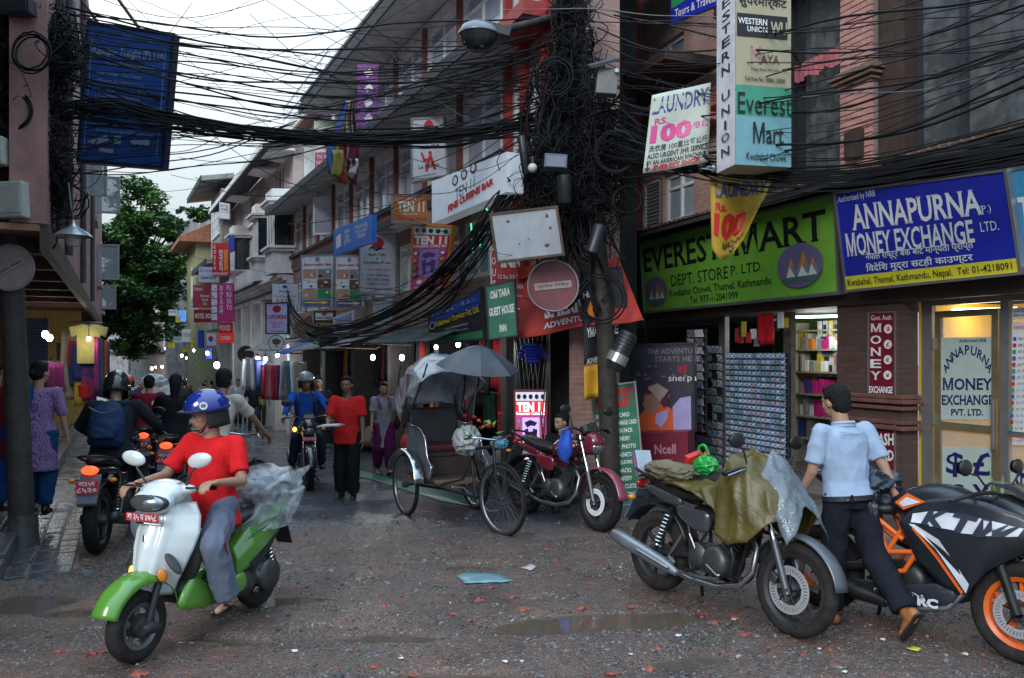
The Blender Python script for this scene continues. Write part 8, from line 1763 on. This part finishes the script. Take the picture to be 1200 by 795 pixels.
a=person('woman in a pale grey kurta with violet scarf and purple trousers',Mw,1.55,feet=[(.14,.07,.02),(-.10,-.08,.03)],hands=[(.12,.32,.80),(.18,-.24,.62)],look=(-4,10),topm=CM('pale_grey',(.24,.25,.27),var=.35,scale=30),legm=CM('purple',(.10,.012,.07)),hair='bun',kurta=.42,legs='shalwar',fat=.92,vox=.012,palm=[(0,0,-1),(0,1,0)],shoem=mat('pink_shoe',(.35,.16,.17),.5),foot_pitch=(-14,12),curl=.5)
part(MB().tube(spl([a['L'](.30,.135,.09),a['L'](.44,.12,.10),a['L'](.50,-.02,.09),a['L'](.51,-.07,0),a['L'](.50,-.02,-.09),a['L'](.44,.12,-.10),a['L'](.28,.14,-.06)],4),.022,8),'scarf',CM('violet',(.18,.08,.30)),a['t'],smooth=60)
hb_=thing('handbag','dark shoulder bag on the woman in the grey kurta','bag',Mw);part(rumple(tuple(a['L'](.02,-.02,.26)),(.1,.05,.12),61,.3,12,1),'bag',M_seat,hb_,smooth=60);part(MB().tube([a['L'](.10,0,.24),a['L'](.3,.05,.2),a['L'](.48,0,.15)],.01,6),'strap',M_seat,hb_)
Mbl=heading((2.30,5.5,0),112)
bs_=CM('light_blue_shirt',(.30,.38,.52),var=.06)
a=person('man in a light blue short sleeved shirt walking past the parked motorcycles',Mbl,1.65,px_=.02,lean=8,feet=[(.12,.06,.0),(-.38,-.08,.12)],hands=[(.22,.26,.84),(-.14,-.31,.80)],elbow=[(-1,.3,-.2),(-1,-.3,-.2)],look=(6,8),topm=bs_,legm=CM('black_wool',(.012,.014,.022)),shoem=mat('tan_leather',(.32,.12,.035),.45,var=.2),legs='loose',vox=.0095,fat=1.06,foot_pitch=(0,58),curl=.6,palm=[(0,-1,0),(0,1,0)],folds=.009,dhem=-.07)
part(MB().rings([ringell(a['L'](u,0),a['X'],a['Y'],a['U'],.150,.196,24)for u in(-.035,.0)]),'belt',mat('belt_leather',(.02,.02,.024),.4),a['t'],smooth=40)
part(MB().rings([ringell(a['L'](u,x),a['X'],a['Y'],a['U'],q,w,20)for u,x,q,w in((.475,-.012,.078,.09),(.515,-.02,.068,.074),(.50,-.02,.078,.084))],cap=False),'collar',bs_,a['t'],smooth=50)
part(MB().tube([a['L'](.44,-.125,-.15),a['L'](.42,-.138,0),a['L'](.44,-.125,.15)],.0025,5),'yoke_seam',bs_,a['t'])
for q in(-.12,.12):part(MB().box(tuple(a['L'](-.017,-.150,q)),(.012,.014,.05)),'belt_loop',CM('black_wool',(.012,.014,.022)),a['t'])
g=P(655,540,9.95);Ms_=heading((g.x,g.y,-.02),-115)
a=person('man in black sitting with folded arms behind the maroon motorcycle',Ms_,1.62,pz=.40,px_=-.1,lean=-4,feet=[(.42,.14,0),(.40,-.16,0)],hands=[(.22,-.04,.68),(.22,.06,.64)],elbow=[(.1,1,-.6),(.1,-1,-.6)],look=(-25,5),topm=CM('black_tee',(.012,.012,.014)),legm=CM('black_cotton',(.012,.012,.015)),vox=.013,palm=[(0,0,-1)]*2)
st_=thing('stool','low wooden stool under the seated man in black','stool',Ms_);part(MB().box((-.1,0,.30),(.32,.34,.04)),'seat',M_rw,st_,bevel=.008)
for x,y in((-.22,.13),(-.22,-.13),(.02,.13),(.02,-.13)):part(MB().box((x,y,.14),(.035,.035,.28)),'leg',M_rw,st_)
Mc=MATW[bk.name]
a=person('cyclist in a cream shirt with dark hair riding away behind the scooter',Mc,1.66,pz=.97,px_=-.18,lean=20,feet=[(.05,.1,.3),(.02,-.1,.12)],hands=[(.33,.28,1.0),(.34,-.29,1.0)],look=(20,0),topm=CM('cream',(.42,.38,.34)),legm=CM('dark_jeans',(.02,.024,.04)),hair='short',skin=M_skd,vox=.012,curl=.9,palm=[(0,0,-1)]*2,elbow=[(-.3,1,-.4),(-.3,-1,-.4)],fat=1.08)
def ped(label,px_,Y,ang,h,topc,legc,hair='short',kurta=0,sleeve='short',step=.12,group=None,vox=.016,**k):
 x=(px_-CX)/F*Y;return person(label,heading((x,Y,zg(Y)),ang),h,feet=[(step,.08,0),(-step,-.09,0)],topm=CM('c%d_%d_%d'%tuple(int(c*99)for c in topc),topc),legm=CM('c%d_%d_%d'%tuple(int(c*99)for c in legc),legc),hair=hair,kurta=kurta,sleeve=sleeve,vox=vox,look=(0,3),foot_pitch=(0,12),group=group,**k)
ped('man in a dark suit jacket over a white shirt walking behind the blue jacketed motorcyclist',373,15.5,-80,1.66,(.014,.015,.02),(.015,.015,.02),sleeve='long')
ped('young man in a white t-shirt with backpack straps walking towards the camera',265,27,-70,1.68,(.45,.47,.5),(.05,.07,.12))
ped('man in an open white shirt walking beside the one in the white t-shirt',279,28.5,-75,1.66,(.5,.5,.52),(.03,.03,.04),sleeve='long')
ped('person in a pale blue top walking behind the man in the black t-shirt',290,30,-75,1.6,(.35,.4,.45),(.04,.05,.08))
ped('man in a black t-shirt and blue jeans walking down the lane',297,25.5,-60,1.62,(.014,.014,.018),(.03,.05,.10))
ped('person in a green top walking behind the man in the black t-shirt',306,27.5,100,1.58,(.16,.24,.06),(.06,.05,.04))
rf=random.Random(21)
for k in range(16):
 x=rf.uniform(172,262);Y=rf.uniform(34,75);c=rf.choice(((.4,.4,.42),(.3,.03,.04),(.02,.03,.08),(.02,.02,.02),(.1,.2,.35),(.35,.25,.1)))
 ped('tiny distant pedestrian in the far crowd of the lane',x,Y,rf.choice((-80,100)),rf.uniform(1.5,1.7),c,(.03,.03,.05),vox=.03,group='distant crowd in the lane')
for k,(x,Y,c,ang,lb)in enumerate(((248,40,(.1,.1,.12),100,'far walker in grey near the dark arcade'),(232,46,(.02,.03,.08),90,'far walker in navy at the bend of the lane'),(222,50,(.25,.05,.05),-80,'far walker in a red top at the bend of the lane'),(212,55,(.4,.4,.4),-80,'far walker in a pale top near the white hanging board'),(140,33,(.03,.03,.04),110,'far walker in black under the tree'),(241,36,(.3,.2,.1),-80,'far walker in ochre beside the concrete house'))):
 ped(lb,x,Y,ang,1.62,c,(.03,.03,.05),vox=.024)
W1=Vector((-4.95,8.55,.17))
a=person('woman in a violet patterned kurta and blue shawl behind the left post',heading((W1.x-.05,W1.y,.17),105),1.60,feet=[(.04,.08,0),(-.04,-.08,0)],look=(-30,5),topm=None,legm=CM('teal_blue',(.01,.06,.16)),hair='bun',legs='shalwar',vox=.012,hands=[(.2,.2,.95),(.0,-.30,.70)],fat=1.02)
def ikat():
 m=mat('ikat_cloth',(.30,.14,.34),.85);n=m.node_tree.nodes;l=m.node_tree.links;b=n['Principled BSDF'];tc=n.new('ShaderNodeTexCoord');mp=n.new('ShaderNodeMapping');mp.inputs['Scale'].default_value=(22,22,15)
 vo=n.new('ShaderNodeTexVoronoi');vo.inputs['Randomness'].default_value=.25;l.new(tc.outputs['Object'],mp.inputs[0]);l.new(mp.outputs[0],vo.inputs['Vector']);r=n.new('ShaderNodeValToRGB');e=r.color_ramp.elements;e[0].position=.38;e[0].color=(.42,.30,.46,1);e[1].position=.5;e[1].color=(.13,.04,.22,1);l.new(vo.outputs['Distance'],r.inputs[0]);l.new(r.outputs[0],b.inputs['Base Color']);return m
L=a['L'];c=MB();s=a['s']
c.rings([ringell(L(u,x),a['X'],a['Y'],a['U'],q*s,d*s)for u,x,q,d in((-.44,0,.17,.21),(-.2,0,.155,.20),(0,0,.15,.19),(.12,.01,.13,.155),(.3,.01,.13,.175),(.43,0,.10,.17),(.48,0,.06,.09))])
for i in range(2):c.tube([L(.42,0,(.1,-.1)[i]),a['shl'][i],a['el'][i]],[.08*s,.068*s,.055*s],14)
part(remesh(c,.012,3,.5,fold=.006,fscale=8),'kurta',ikat(),a['t']);part(rumple(tuple(L(.40,-.10,.12)),(.06,.10,.17),71,.3,16,1.2),'shawl',CM('shawl_blue',(.015,.07,.22)),a['t'],smooth=70);part(rumple(tuple(L(.15,-.14,.17)),(.04,.06,.26),72,.3,16,1.2),'shawl',CM('shawl_blue',(.015,.07,.22)),a['t'],smooth=70)
person('person in a blue shalwar cut by the left edge of the picture',heading((-5.55,8.7,.17),90),1.62,feet=[(.06,.08,0),(-.05,-.08,0)],topm=CM('maroon_top',(.16,.015,.03)),legm=CM('royal_blue',(.01,.05,.22)),hair='long',legs='shalwar',kurta=.3,vox=.014)
def rider(label,blabel,px_,Y,ang,topc,hair,tank=(.03,.03,.035),vox=.016,**k):
 x=(px_-CX)/F*Y;M_=heading((x,Y,zg(Y)+.004),ang);o=copy_tree(bb_,M_,blabel)
 return M_,person(label,M_,1.64,pz=.90,px_=-.24,lean=10,feet=[(.02,.23,.22),(.02,-.23,.22)],hands=[(.26,.34,1.03),(.26,-.34,1.03)],topm=CM('r%d_%d_%d'%tuple(int(c*99)for c in topc),topc),legm=CM('dark_jeans',(.02,.024,.04)),hair=hair,sleeve='long',elbow=[(-.5,1,-.5),(-.5,-1,-.5)],vox=vox,**k)
rider('rider in a black jacket with long black hair just ahead of the cyclist','dark motorcycle partly hidden ahead of the cyclist',208,10.6,104,(.012,.012,.016),'long')
rider('rider in a dark red shirt ahead of the backpack rider','dark motorcycle ahead of the backpack rider',176,12.4,108,(.20,.01,.03),'short')
rider('rider in an orange and blue helmet farther up the left side','motorcycle farther up the left side of the queue',151,16.5,112,(.03,.05,.12),dict(m=mat('helmet_orange',(.6,.08,.02),.2)))
m_,q=rider('rider in a pale jacket in the far queue of traffic','motorcycle far up the queue carrying white sacks',186,20,112,(.3,.3,.32),dict(m=mat('helmet_black',(.012,.012,.014))))
ld=thing('load','big white netted sacks strapped behind a far rider','sacks',m_);part(rumple((-.7,0,1.15),(.25,.42,.4),81,.35,20,1),'sack',mat('white_sack',(.5,.5,.52),.7,var=.2),ld,smooth=60);part(rumple((-.7,.1,1.55),(.2,.3,.2),82,.35,16,1),'sack',mat('white_sack',(.5,.5,.52)),ld,smooth=60)
rider('rider in a black helmet far up the lane','far motorcycle beside the white sacks',214,24,112,(.05,.05,.06),dict(m=mat('helmet_black',(.012,.012,.014))),vox=.02)
rider('tiny rider far up the lane near the trees','tiny far motorcycle near the tree',170,30,112,(.3,.08,.03),dict(m=mat('helmet_orange',(.6,.08,.02))),vox=.024)
#
def lamp(px_,py_,Y,label,e=14,r=.05,pw=9,shade=False,col=(1,.96,.88)):
 c=P(px_,py_,Y);t=thing('bulb',label,'light bulb',c);part(MB().ell((0,0,0),(r,r,r*1.25),nu=14,nv=8),'glass',mat('lit_bulb',(1,1,1),.3,emit=e,ecol=col),t,smooth=180);part(MB().cyl((0,0,r*1.1),(0,0,r*2.2),r*.45),'socket',M_blk,t);part(MB().cyl((0,0,r*2.2),(0,0,r*2.2+.3),.006),'cord',M_blk,t)
 l_=bpy.data.lights.new('bulb_light','POINT');l_.energy=pw;l_.color=col;l_.shadow_soft_size=r*1.3;o=bpy.data.objects.new('bulb_light',l_);COL.objects.link(o);o.parent=t;o.location=(0,0,-.09)
 return t
lamp(437,419,15.6,'bright bare bulb on the left in the outdoor shop doorway',12,.045,18);lamp(471,419,14.2,'bright bare bulb on the right in the outdoor shop doorway',12,.042,18);lamp(537,404,11.9,'bare bulb just under the dark outdoor banner',10,.035,5);lamp(511,407,12.6,'bare bulb left of the one under the dark outdoor banner',10,.03,4)
lamp(104,397,17,'warm bulb shining on the yellow dress at the left stall',8,.04,4,col=(1,.85,.6));lamp(118,417,18,'orange bulb right of the left clothes stall',9,.05,6,col=(1,.6,.3));lamp(53,392,15.5,'bulb in front of the blue roller shutter, left',12,.06,8,col=(.85,.95,1));lamp(58,396,16,'bulb in front of the blue roller shutter, right',12,.06,8,col=(.85,.95,1))
for(x,y,Y,e,r,pw,lb)in((254,428,29,10,.10,30,'white shop light deep in the lane beside the tall blue sign'),(302,421,24,12,.07,25,'cold white shop lights above the hanging clothes'),(311,421,23.5,12,.06,14,'second cold white light above the hanging clothes'),(325,416,21.5,12,.05,10,'light under the blue awning'),(243,414,34,9,.07,8,'small light near the arcade in the distance'),(225,421,42,8,.07,6,'tiny warm light in the far lane'),(213,417,50,7,.08,5,'tiny light in the far crowd'),(190,430,55,8,.08,5,'tiny far light left of the crowd'),(178,432,60,8,.1,5,'far orange light under the tree')):
 lamp(x,y,Y,lb,e,r,pw,col=(1,.5,.2)if 'orange' in lb else(.95,.97,1))
rf=random.Random(5)
for k in range(10):
 x=rf.uniform(180,262);Y=rf.uniform(36,70);lamp(x,rf.uniform(405,432),Y,'small shop lamp glowing far down the lane',9,.05,5)['group']='far shop lamps'
GC=[mat('goods_%d'%i,c,.75,var=.25,scale=8)for i,c in enumerate(((.38,.02,.03),(.5,.14,.02),(.03,.05,.2),(.02,.09,.06),(.5,.35,.03),(.25,.02,.12),(.02,.02,.025),(.2,.2,.22),(.03,.16,.2),(.3,.26,.2)))]
def cloth_hang(t,c,w,h,m,ax,ay,seed,nm='garment',d=.05):
 """hanging cloth with folds: c top centre, ax width axis, ay outward axis"""
 ax=Vector(ax);ay=Vector(ay);c=Vector(c)
 def f(u,v):return c+ax*(u-.5)*w*(1-.12*sin(v*3+seed))+Vector((0,0,-h*v))+ay*(d*(.4+.6*v)*sin(u*w*38+seed+v*2)*.6+.02*noise.noise(Vector((u*4,v*3,seed))))
 return part(MB().grid(f,12,6),nm,m,t,world=True,smooth=60,solid=.006)
def tee(t,c,w,h,m,ax,ay):
 ax=Vector(ax);ay=Vector(ay);c=Vector(c);pol=[(-.5,-.08),(-.16,0),(0,-.05),(.16,0),(.5,-.08),(.44,-.34),(.30,-.28),(.30,-1),(-.30,-1),(-.30,-.28),(-.44,-.34)]
 return part(MB().prism([(x*w,z*h)for x,z in pol],c,ax,(0,0,1),.04),'garment',m,t,world=True,recalc=True,smooth=40,bevel=.01)
for k,u in enumerate(piers[:-1]):
 a,b=u+.22,u+2.5;Yc=WC.pt(a,-.3).y
 sh=thing('goods_rack',('rack of red and orange jackets in the nearest bay of the brick house','rack of dark jackets and bags in the second bay of the brick house','rack of red rucksacks in the bay under the two bulbs','rack of shawls in the bay left of the bulbs','rack of scarves in the bay below the low cables','rack of bright clothes in the sixth bay','rack of clothes in the seventh bay','rack of clothes in the eighth bay','rack of clothes in the ninth bay','rack of clothes in the tenth bay','rack of clothes in the eleventh bay')[min(k,10)],'clothes rack',WC.M(a))
 z0=zg(Yc);part(MB().tube([WC.pt(a,-.35,2.1),WC.pt(b,-.35,2.1)],.015,6),'rail',M_steel,sh,world=True);part(MB().tube([WC.pt(a,-.7,1.2),WC.pt(b,-.7,1.2)],.015,6),'rail',M_steel,sh,world=True)
 n_=9 if k<6 else 5
 for j in range(n_):
  uu=a+.12+(b-a-.2)*j/n_;m=GC[rnd.choice(((0,1,6,6,2),(6,6,2,0,7),(0,0,6,6,5),(1,6,4,9,6),(1,8,3,9,4,6))[min(k,4)])]
  cloth_hang(sh,WC.pt(uu,-.35+rnd.uniform(-.05,.05),2.08),rnd.uniform(.16,.3),rnd.uniform(.5,.95),m,WC.d,WC.n,j+k*3)
 for j in range(n_):
  uu=a+.12+(b-a-.2)*j/n_;cloth_hang(sh,WC.pt(uu,-.7,1.18),rnd.uniform(.2,.3),rnd.uniform(.5,.9),GC[rnd.choice((0,1,2,3,5,6,6,7))],WC.d,WC.n,j+k*5)
 for j in range(3):part(rumple(tuple(MATW[sh.name].inverted()@WC.pt(a+.4+.7*j,-.15,z0+.28)),(.2,.16,.22),j+k*3+90,.3,8,1),'bundle',GC[rnd.choice((0,2,6,7,9))],sh,smooth=60)
for k,(u0,u1,z,m,lb)in enumerate(((.3,3.4,2.36,mat('dark_green_tin',(.014,.045,.038),.6,dirt=.4),'dark green corrugated awning over the outdoor shops'),(5.2,7.4,2.30,GC[7],'rusty tin awning above the scarf stall'),(9.6,11.4,2.2,mat('awning_blue',(.02,.10,.36),.6),'bright blue awning near the lilac cafe sign'),(11.8,16,2.3,M_conc,'grey sheet awning further down the lane'),(7.6,9.2,2.28,GC[7],'torn grey awning fringe above the shawls'))):
 q=WC.pt(uA+u0);aw_=thing('awning',lb,'awning',WC.M(uA+u0))
 L_=u1-u0;part(MB().grid(lambda u,v:(u*L_,.26+.85*v,z-.04-.30*v+.012*sin(u*L_*40)+.03*noise.noise(Vector((u*5,v*3,k)))),int(L_*24),6),'sheet',m,aw_,smooth=40,solid=.008)
 for x in(0.05,L_-.05):part(MB().tube([(x,.26,z-.35),(x,1.05,z-.33)],.012,6),'strut',M_rust,aw_)
gt=thing('lattice_gate','dark folding lattice gate behind the seated man','gate',WD.M(-1.3));
for k in range(9):
 for s_ in(1,-1):part(MB().tube([(.0+.12*k,.02*s_,0),(.0+.12*k+s_*.9,.02*s_,2.1)]if False else[(max(0,min(1.1,.14*k)),.01*s_,.1),(max(0,min(1.1,.14*k+s_*.5)),.01*s_,2.15)],.008,4),'bar',M_dgrey,gt)
jb=thing('down_jacket','bright blue quilted down jacket hanging by the doorway','jacket',P(624,402,10.7))
for k in range(6):part(MB().ell((0,0,-.035-.042*k),(.11+.01*sin(k),.06,.028),nu=12,nv=6),'quilt_roll',mat('down_blue',(.03,.05,.55),.4),jb,smooth=180)
for s_ in(1,-1):
 for k in range(4):part(MB().ell((s_*(.12+.014*k),0,-.05-.045*k),(.035,.04,.026),nu=10,nv=6),'quilt_roll',mat('down_blue',(.03,.05,.55)),jb,smooth=180)
 # ---- postcard racks and shelves of the mart
def cardrack(px0,px1,py0,py1,v,nx,nz,cols,label,tilt=.25,cat='rack',seed=1):
 a,b=WA.u(px1,v),WA.u(px0,v);ca=WA.pt(a,v);z1=WA.z((px0+px1)/2,py0,v);z0=WA.z((px0+px1)/2,py1,v)
 t=thing('postcard_rack',label,cat,WA.M(a,v));W_=b-a;rr_=random.Random(seed)
 part(MB().bx(0,W_,-.04,-.02,z0,z1),'back_panel',M_dark,t)
 dx=W_/nx;dz=(z1-z0)/nz;base={}
 for j in range(nz):
  part(MB().bx(0,W_,-.018,.05,z0+dz*j,z0+dz*j+.008),'wire_shelf',M_steel,t)
  for i in range(nx):
   ci=rr_.randrange(len(cols));T=Matrix.Translation((dx*(i+.5),.012,z0+dz*j+.01))@Euler((-rr_.uniform(.1,.3),0,rr_.uniform(-.06,.06))).to_matrix().to_4x4()
   if ci not in base:base[ci]=part(MB().bx(-dx*.43,dx*.43,-.003,.003,0,dz*.86),'postcard',cols[ci],t);base[ci].matrix_basis=T
   else:inst(base[ci],t,T)
 return t
def cardmat(n,c1,c2,c3,sc=26):
 m=mat('card_'+n,c1,.35);nn=m.node_tree.nodes;l=m.node_tree.links;tc=nn.new('ShaderNodeTexCoord');nz_=nn.new('ShaderNodeTexNoise');nz_.inputs['Scale'].default_value=sc;nz_.inputs['Detail'].default_value=3;l.new(tc.outputs['Object'],nz_.inputs['Vector']);r=nn.new('ShaderNodeValToRGB');r.color_ramp.interpolation='CONSTANT';e=r.color_ramp.elements
 e[0].position=0;e[0].color=c1+(1,);e[1].position=.46;e[1].color=c2+(1,);q=e.new(.56);q.color=c3+(1,);l.new(nz_.outputs['Fac'],r.inputs[0]);l.new(r.outputs[0],nn['Principled BSDF'].inputs['Base Color']);return m
CB=[cardmat('sky',(.06,.24,.7),(.75,.8,.85),(.12,.1,.09)),cardmat('peak',(.08,.32,.75),(.8,.82,.85),(.05,.12,.4)),cardmat('dusk',(.14,.2,.5),(.6,.5,.5),(.8,.8,.8)),cardmat('hill',(.08,.22,.6),(.2,.35,.2),(.8,.8,.75)),cardmat('temple',(.3,.08,.04),(.08,.18,.42),(.5,.4,.2))]
cardrack(852,922,414,548,-.02,13,20,CB[:4],'tall rack crammed with blue mountain postcards',seed=3)
cardrack(818,848,405,560,-.3,5,16,[CB[3],CB[2],GC[6]],'narrow dark rack of cards beside the blue postcard rack',seed=5)
sp_=cardrack(806,826,386,505,.25,2,12,[Wh,CB[2],CB[4]],'chrome wire spinner of pale cards at the right of the adventure poster',seed=6)
a,b=WA.u(1000,-1.2),WA.u(935,-1.6)
sf=thing('shelf_unit','open shelves of packets and pink bags inside the green shop','shelf',WA.M(WA.u(985,-1.9),-1.9))
wS=.1;W_=WA.u(930,-1.9)-WA.u(985,-1.9)
for z in(.5,.85,1.2,1.55,1.9,2.2):part(MB().bx(0,W_,-.3,0,z,z+.025),'shelf_board',mat('pale_shelf',(.3,.26,.2),.6),sf)
for x in(0,W_):part(MB().bx(x-.02,x+.02,-.3,0,.1,2.35),'upright',mat('pale_shelf',(.3,.26,.2)),sf)
pkm=[Wh,GC[7],mat('pink_pack',(.5,.02,.2),.5),GC[1],GC[2],mat('blister',(.5,.5,.5),.2),GC[9],GC[4]]
for zi,z in enumerate((.5,.85,1.2,1.55,1.9)):
 x=.03
 while x<W_-.1:
  w=rnd.uniform(.05,.11);h=rnd.uniform(.14,.28);m=pkm[2]if zi in(1,2)and x<W_*.6 else rnd.choice(pkm);part(MB().bx(x,x+w,-.2,-.06+rnd.uniform(-.03,.03),z+.027,z+.027+h),'packet',m,sf,bevel=.004);x+=w+.01
pg=thing('peg_board','grid of blister packs hanging on the back wall of the green shop','display',WA.M(WA.u(1006,-2.0),-2.0))
Wp=WA.u(958,-2.0)-WA.u(1006,-2.0)
part(MB().bx(0,Wp,-.03,-.01,1.45,2.4),'mesh_panel',M_dgrey,pg)
for i in range(7):
 for j in range(3):
  w=Wp/7*.7;m=rnd.choice([Wh,Wh,GC[7],mat('blister',(.5,.5,.5)),GC[4]]);part(MB().bx(Wp*(i+.15)/7,Wp*(i+.15)/7+w,0,.02,1.50+.31*j,1.50+.31*j+.24),'blister_pack',m,pg);part(MB().bx(Wp*(i+.2)/7,Wp*(i+.2)/7+w*.6,.021,.04,1.54+.31*j,1.54+.31*j+.14),'blister',rnd.choice([GC[6],GC[2],mat('blister',(.5,.5,.5))]),pg)
l_=bpy.data.lights.new('shop_light','POINT')
lt=thing('tube_light','fluorescent tube lighting the green shop ceiling','light',WA.pt(WA.u(965,-1.5),-1.5,2.4));part(MB().tube([(-.35,.2,0),(.35,-.2,0)],.018,8),'tube',mat('lit_tube',(1,1,1),.3,emit=7,ecol=(.85,1,.95)),lt);l_.energy=30;l_.shadow_soft_size=.3;l_.color=(.9,1,.92);o=bpy.data.objects.new('shop_light',l_);COL.objects.link(o);o.parent=lt;o.location=(0,0,-.15)
lt=thing('tube_light','fluorescent tube behind the money exchange glass','light',WA.pt(WA.u(1150,-1.0),-1.0,2.34));part(MB().tube([(-.3,.15,0),(.3,-.15,0)],.018,8),'tube',mat('lit_tube',(1,1,1)),lt);l_=bpy.data.lights.new('booth_light','POINT');l_.energy=9;l_.shadow_soft_size=.3;l_.color=(1,.9,.7);o=bpy.data.objects.new('booth_light',l_);COL.objects.link(o);o.parent=lt;o.location=(0,0,-.15)
hs_=thing('hanging_packets','packets and souvenirs hanging over the blue postcard rack','display',WA.M(0))
for k in range(16):
 a_=WA.u(862+4*k,-.15);part(MB().box((a_,-.15+rnd.uniform(-.05,.05),rnd.uniform(2.0,2.3)),(rnd.uniform(.06,.12),.03,rnd.uniform(.12,.22))),'packet',rnd.choice((GC[6],GC[7],GC[2],Wh,GC[0],GC[4])),hs_,bevel=.004)
fg=thing('wall_flag','small red sheet with yellow print hanging over the shop entrance','flag',WA.pt(WA.u(897,-.1),-.1,2.38));cloth_hang(fg,WA.pt(WA.u(897,-.1),-.1,2.4),.3,.42,Rd,WA.d,WA.n,3,'cloth',.02)
pn=thing('potted_plant','spiky green pot plant by the exchange door','plant',WA.pt(WA.u(1172,.2),.2,.1))
part(MB().lathe([(.001,0),(.09,0),(.12,.2),(.13,.2),(.125,.22),(.10,.21),(.001,.19)],axis='z',n=20),'pot',mat('terracotta',(.24,.1,.07)),pn,smooth=40)
for k in range(22):
 a=k*2.4;L_=rnd.uniform(.25,.5);ang=rnd.uniform(.3,1.1);pts=[Vector((cos(a)*sin(ang)*L_*t,sin(a)*sin(ang)*L_*t,.2+cos(ang)*L_*t*1.3-.25*t*t*L_*sin(ang)))for t in(0,.33,.66,1)];sd_=Vector((-sin(a),cos(a),0));mb=MB();mb.rings([[p-sd_*w,p+sd_*w,p+Vector((0,0,.004))]for p,w in zip(pts,(.012,.02,.014,.001))]);part(mb,'leaf',mat('leaf_spiky',(.10,.20,.05),.45),pn)
 # ---- left stall
st=thing('clothes_stall','stall front hung with a yellow dress, shawls and scarves on the left walkway','stall',WL.M(-19.5))
ax=Vector((.9,.436,0));ay=Vector((.436,-.9,0))
def sp(px_,py_,Y):return P(px_,py_,Y)
part(MB().tube([sp(78,378,17.5),sp(120,378,17.5)],.02,6),'rail',M_steel,st,world=True)
for(x,y,w,h,m)in((104,380,.75,.85,'d'),(83,388,.42,1.3,9),(80,402,.4,1.1,6),(91,400,.35,.6,0),(104,405,.6,.75,2),(92,425,.35,.5,2),(97,438,.3,.7,4),(105,432,.3,.7,5),(84,425,.3,.8,9)):
 if m=='d':tee(st,sp(x,y,17.35),w,h,mat('yellow_dress',(.42,.36,.12),.8,var=.2),ax,ay)
 else:cloth_hang(st,sp(x,y,17.5-.02*x/100),w,h,GC[m],ax,ay,x,'shawl',.03)
for k,m in enumerate((5,2,8,0,1,5,3)):cloth_hang(st,sp(113+2.2*k,395+k,17.2+.1*k),.09,1.25,GC[m],ax,ay,k,'scarf',.03)
mq=thing('clothes_stand','stand of dark embroidered jackets on the left walkway step','clothes stand',sp(60,470,16));
for k in range(4):cloth_hang(mq,sp(53+4*k,423+2*(k%2),16-.05*k),.28,.75,GC[(6,0,6,5)[k]],ax,ay,k,'garment',.05)
part(MB().tube([sp(60,420,16),sp(60,476,16)],.018,8),'pole',M_blkm,mq,world=True)
bn=thing('bin','small red bin at the foot of the left stall','bin',sp(99,466,17));part(MB().lathe([(.001,0),(.10,0),(.13,.26),(.12,.26),(.09,.02)],axis='z',n=16),'bin',Rd,bn,smooth=40)
for k,(x,y,Y,n_,lb)in enumerate(((322,452,21.5,6,'rail of pink and red clothes outside the shop under the white round sign'),(345,448,19,6,'rail of pale shawls beside the blue awning'),(300,445,24,4,'white dresses hanging under the cold shop lights'))):
 t=thing('clothes_rail',lb,'clothes rail',sp(x,y,Y));part(MB().tube([sp(x-12,y-25,Y),sp(x+12,y-22,Y-1)],.02,6),'rail',M_steel,t,world=True)
 for j in range(n_):cloth_hang(t,sp(x-10+20*j/n_,y-24,Y-j*.15),.3,.9,([GC[0],GC[5],GC[1],mat('pink_cloth',(.5,.15,.25),.7)],[Wh,GC[9],GC[7],GC[8]],[Wh,GC[7],Wh,GC[2]])[k][j%4],ax,ay,j+k,'garment')
bpy.data.scenes.remove(TS)
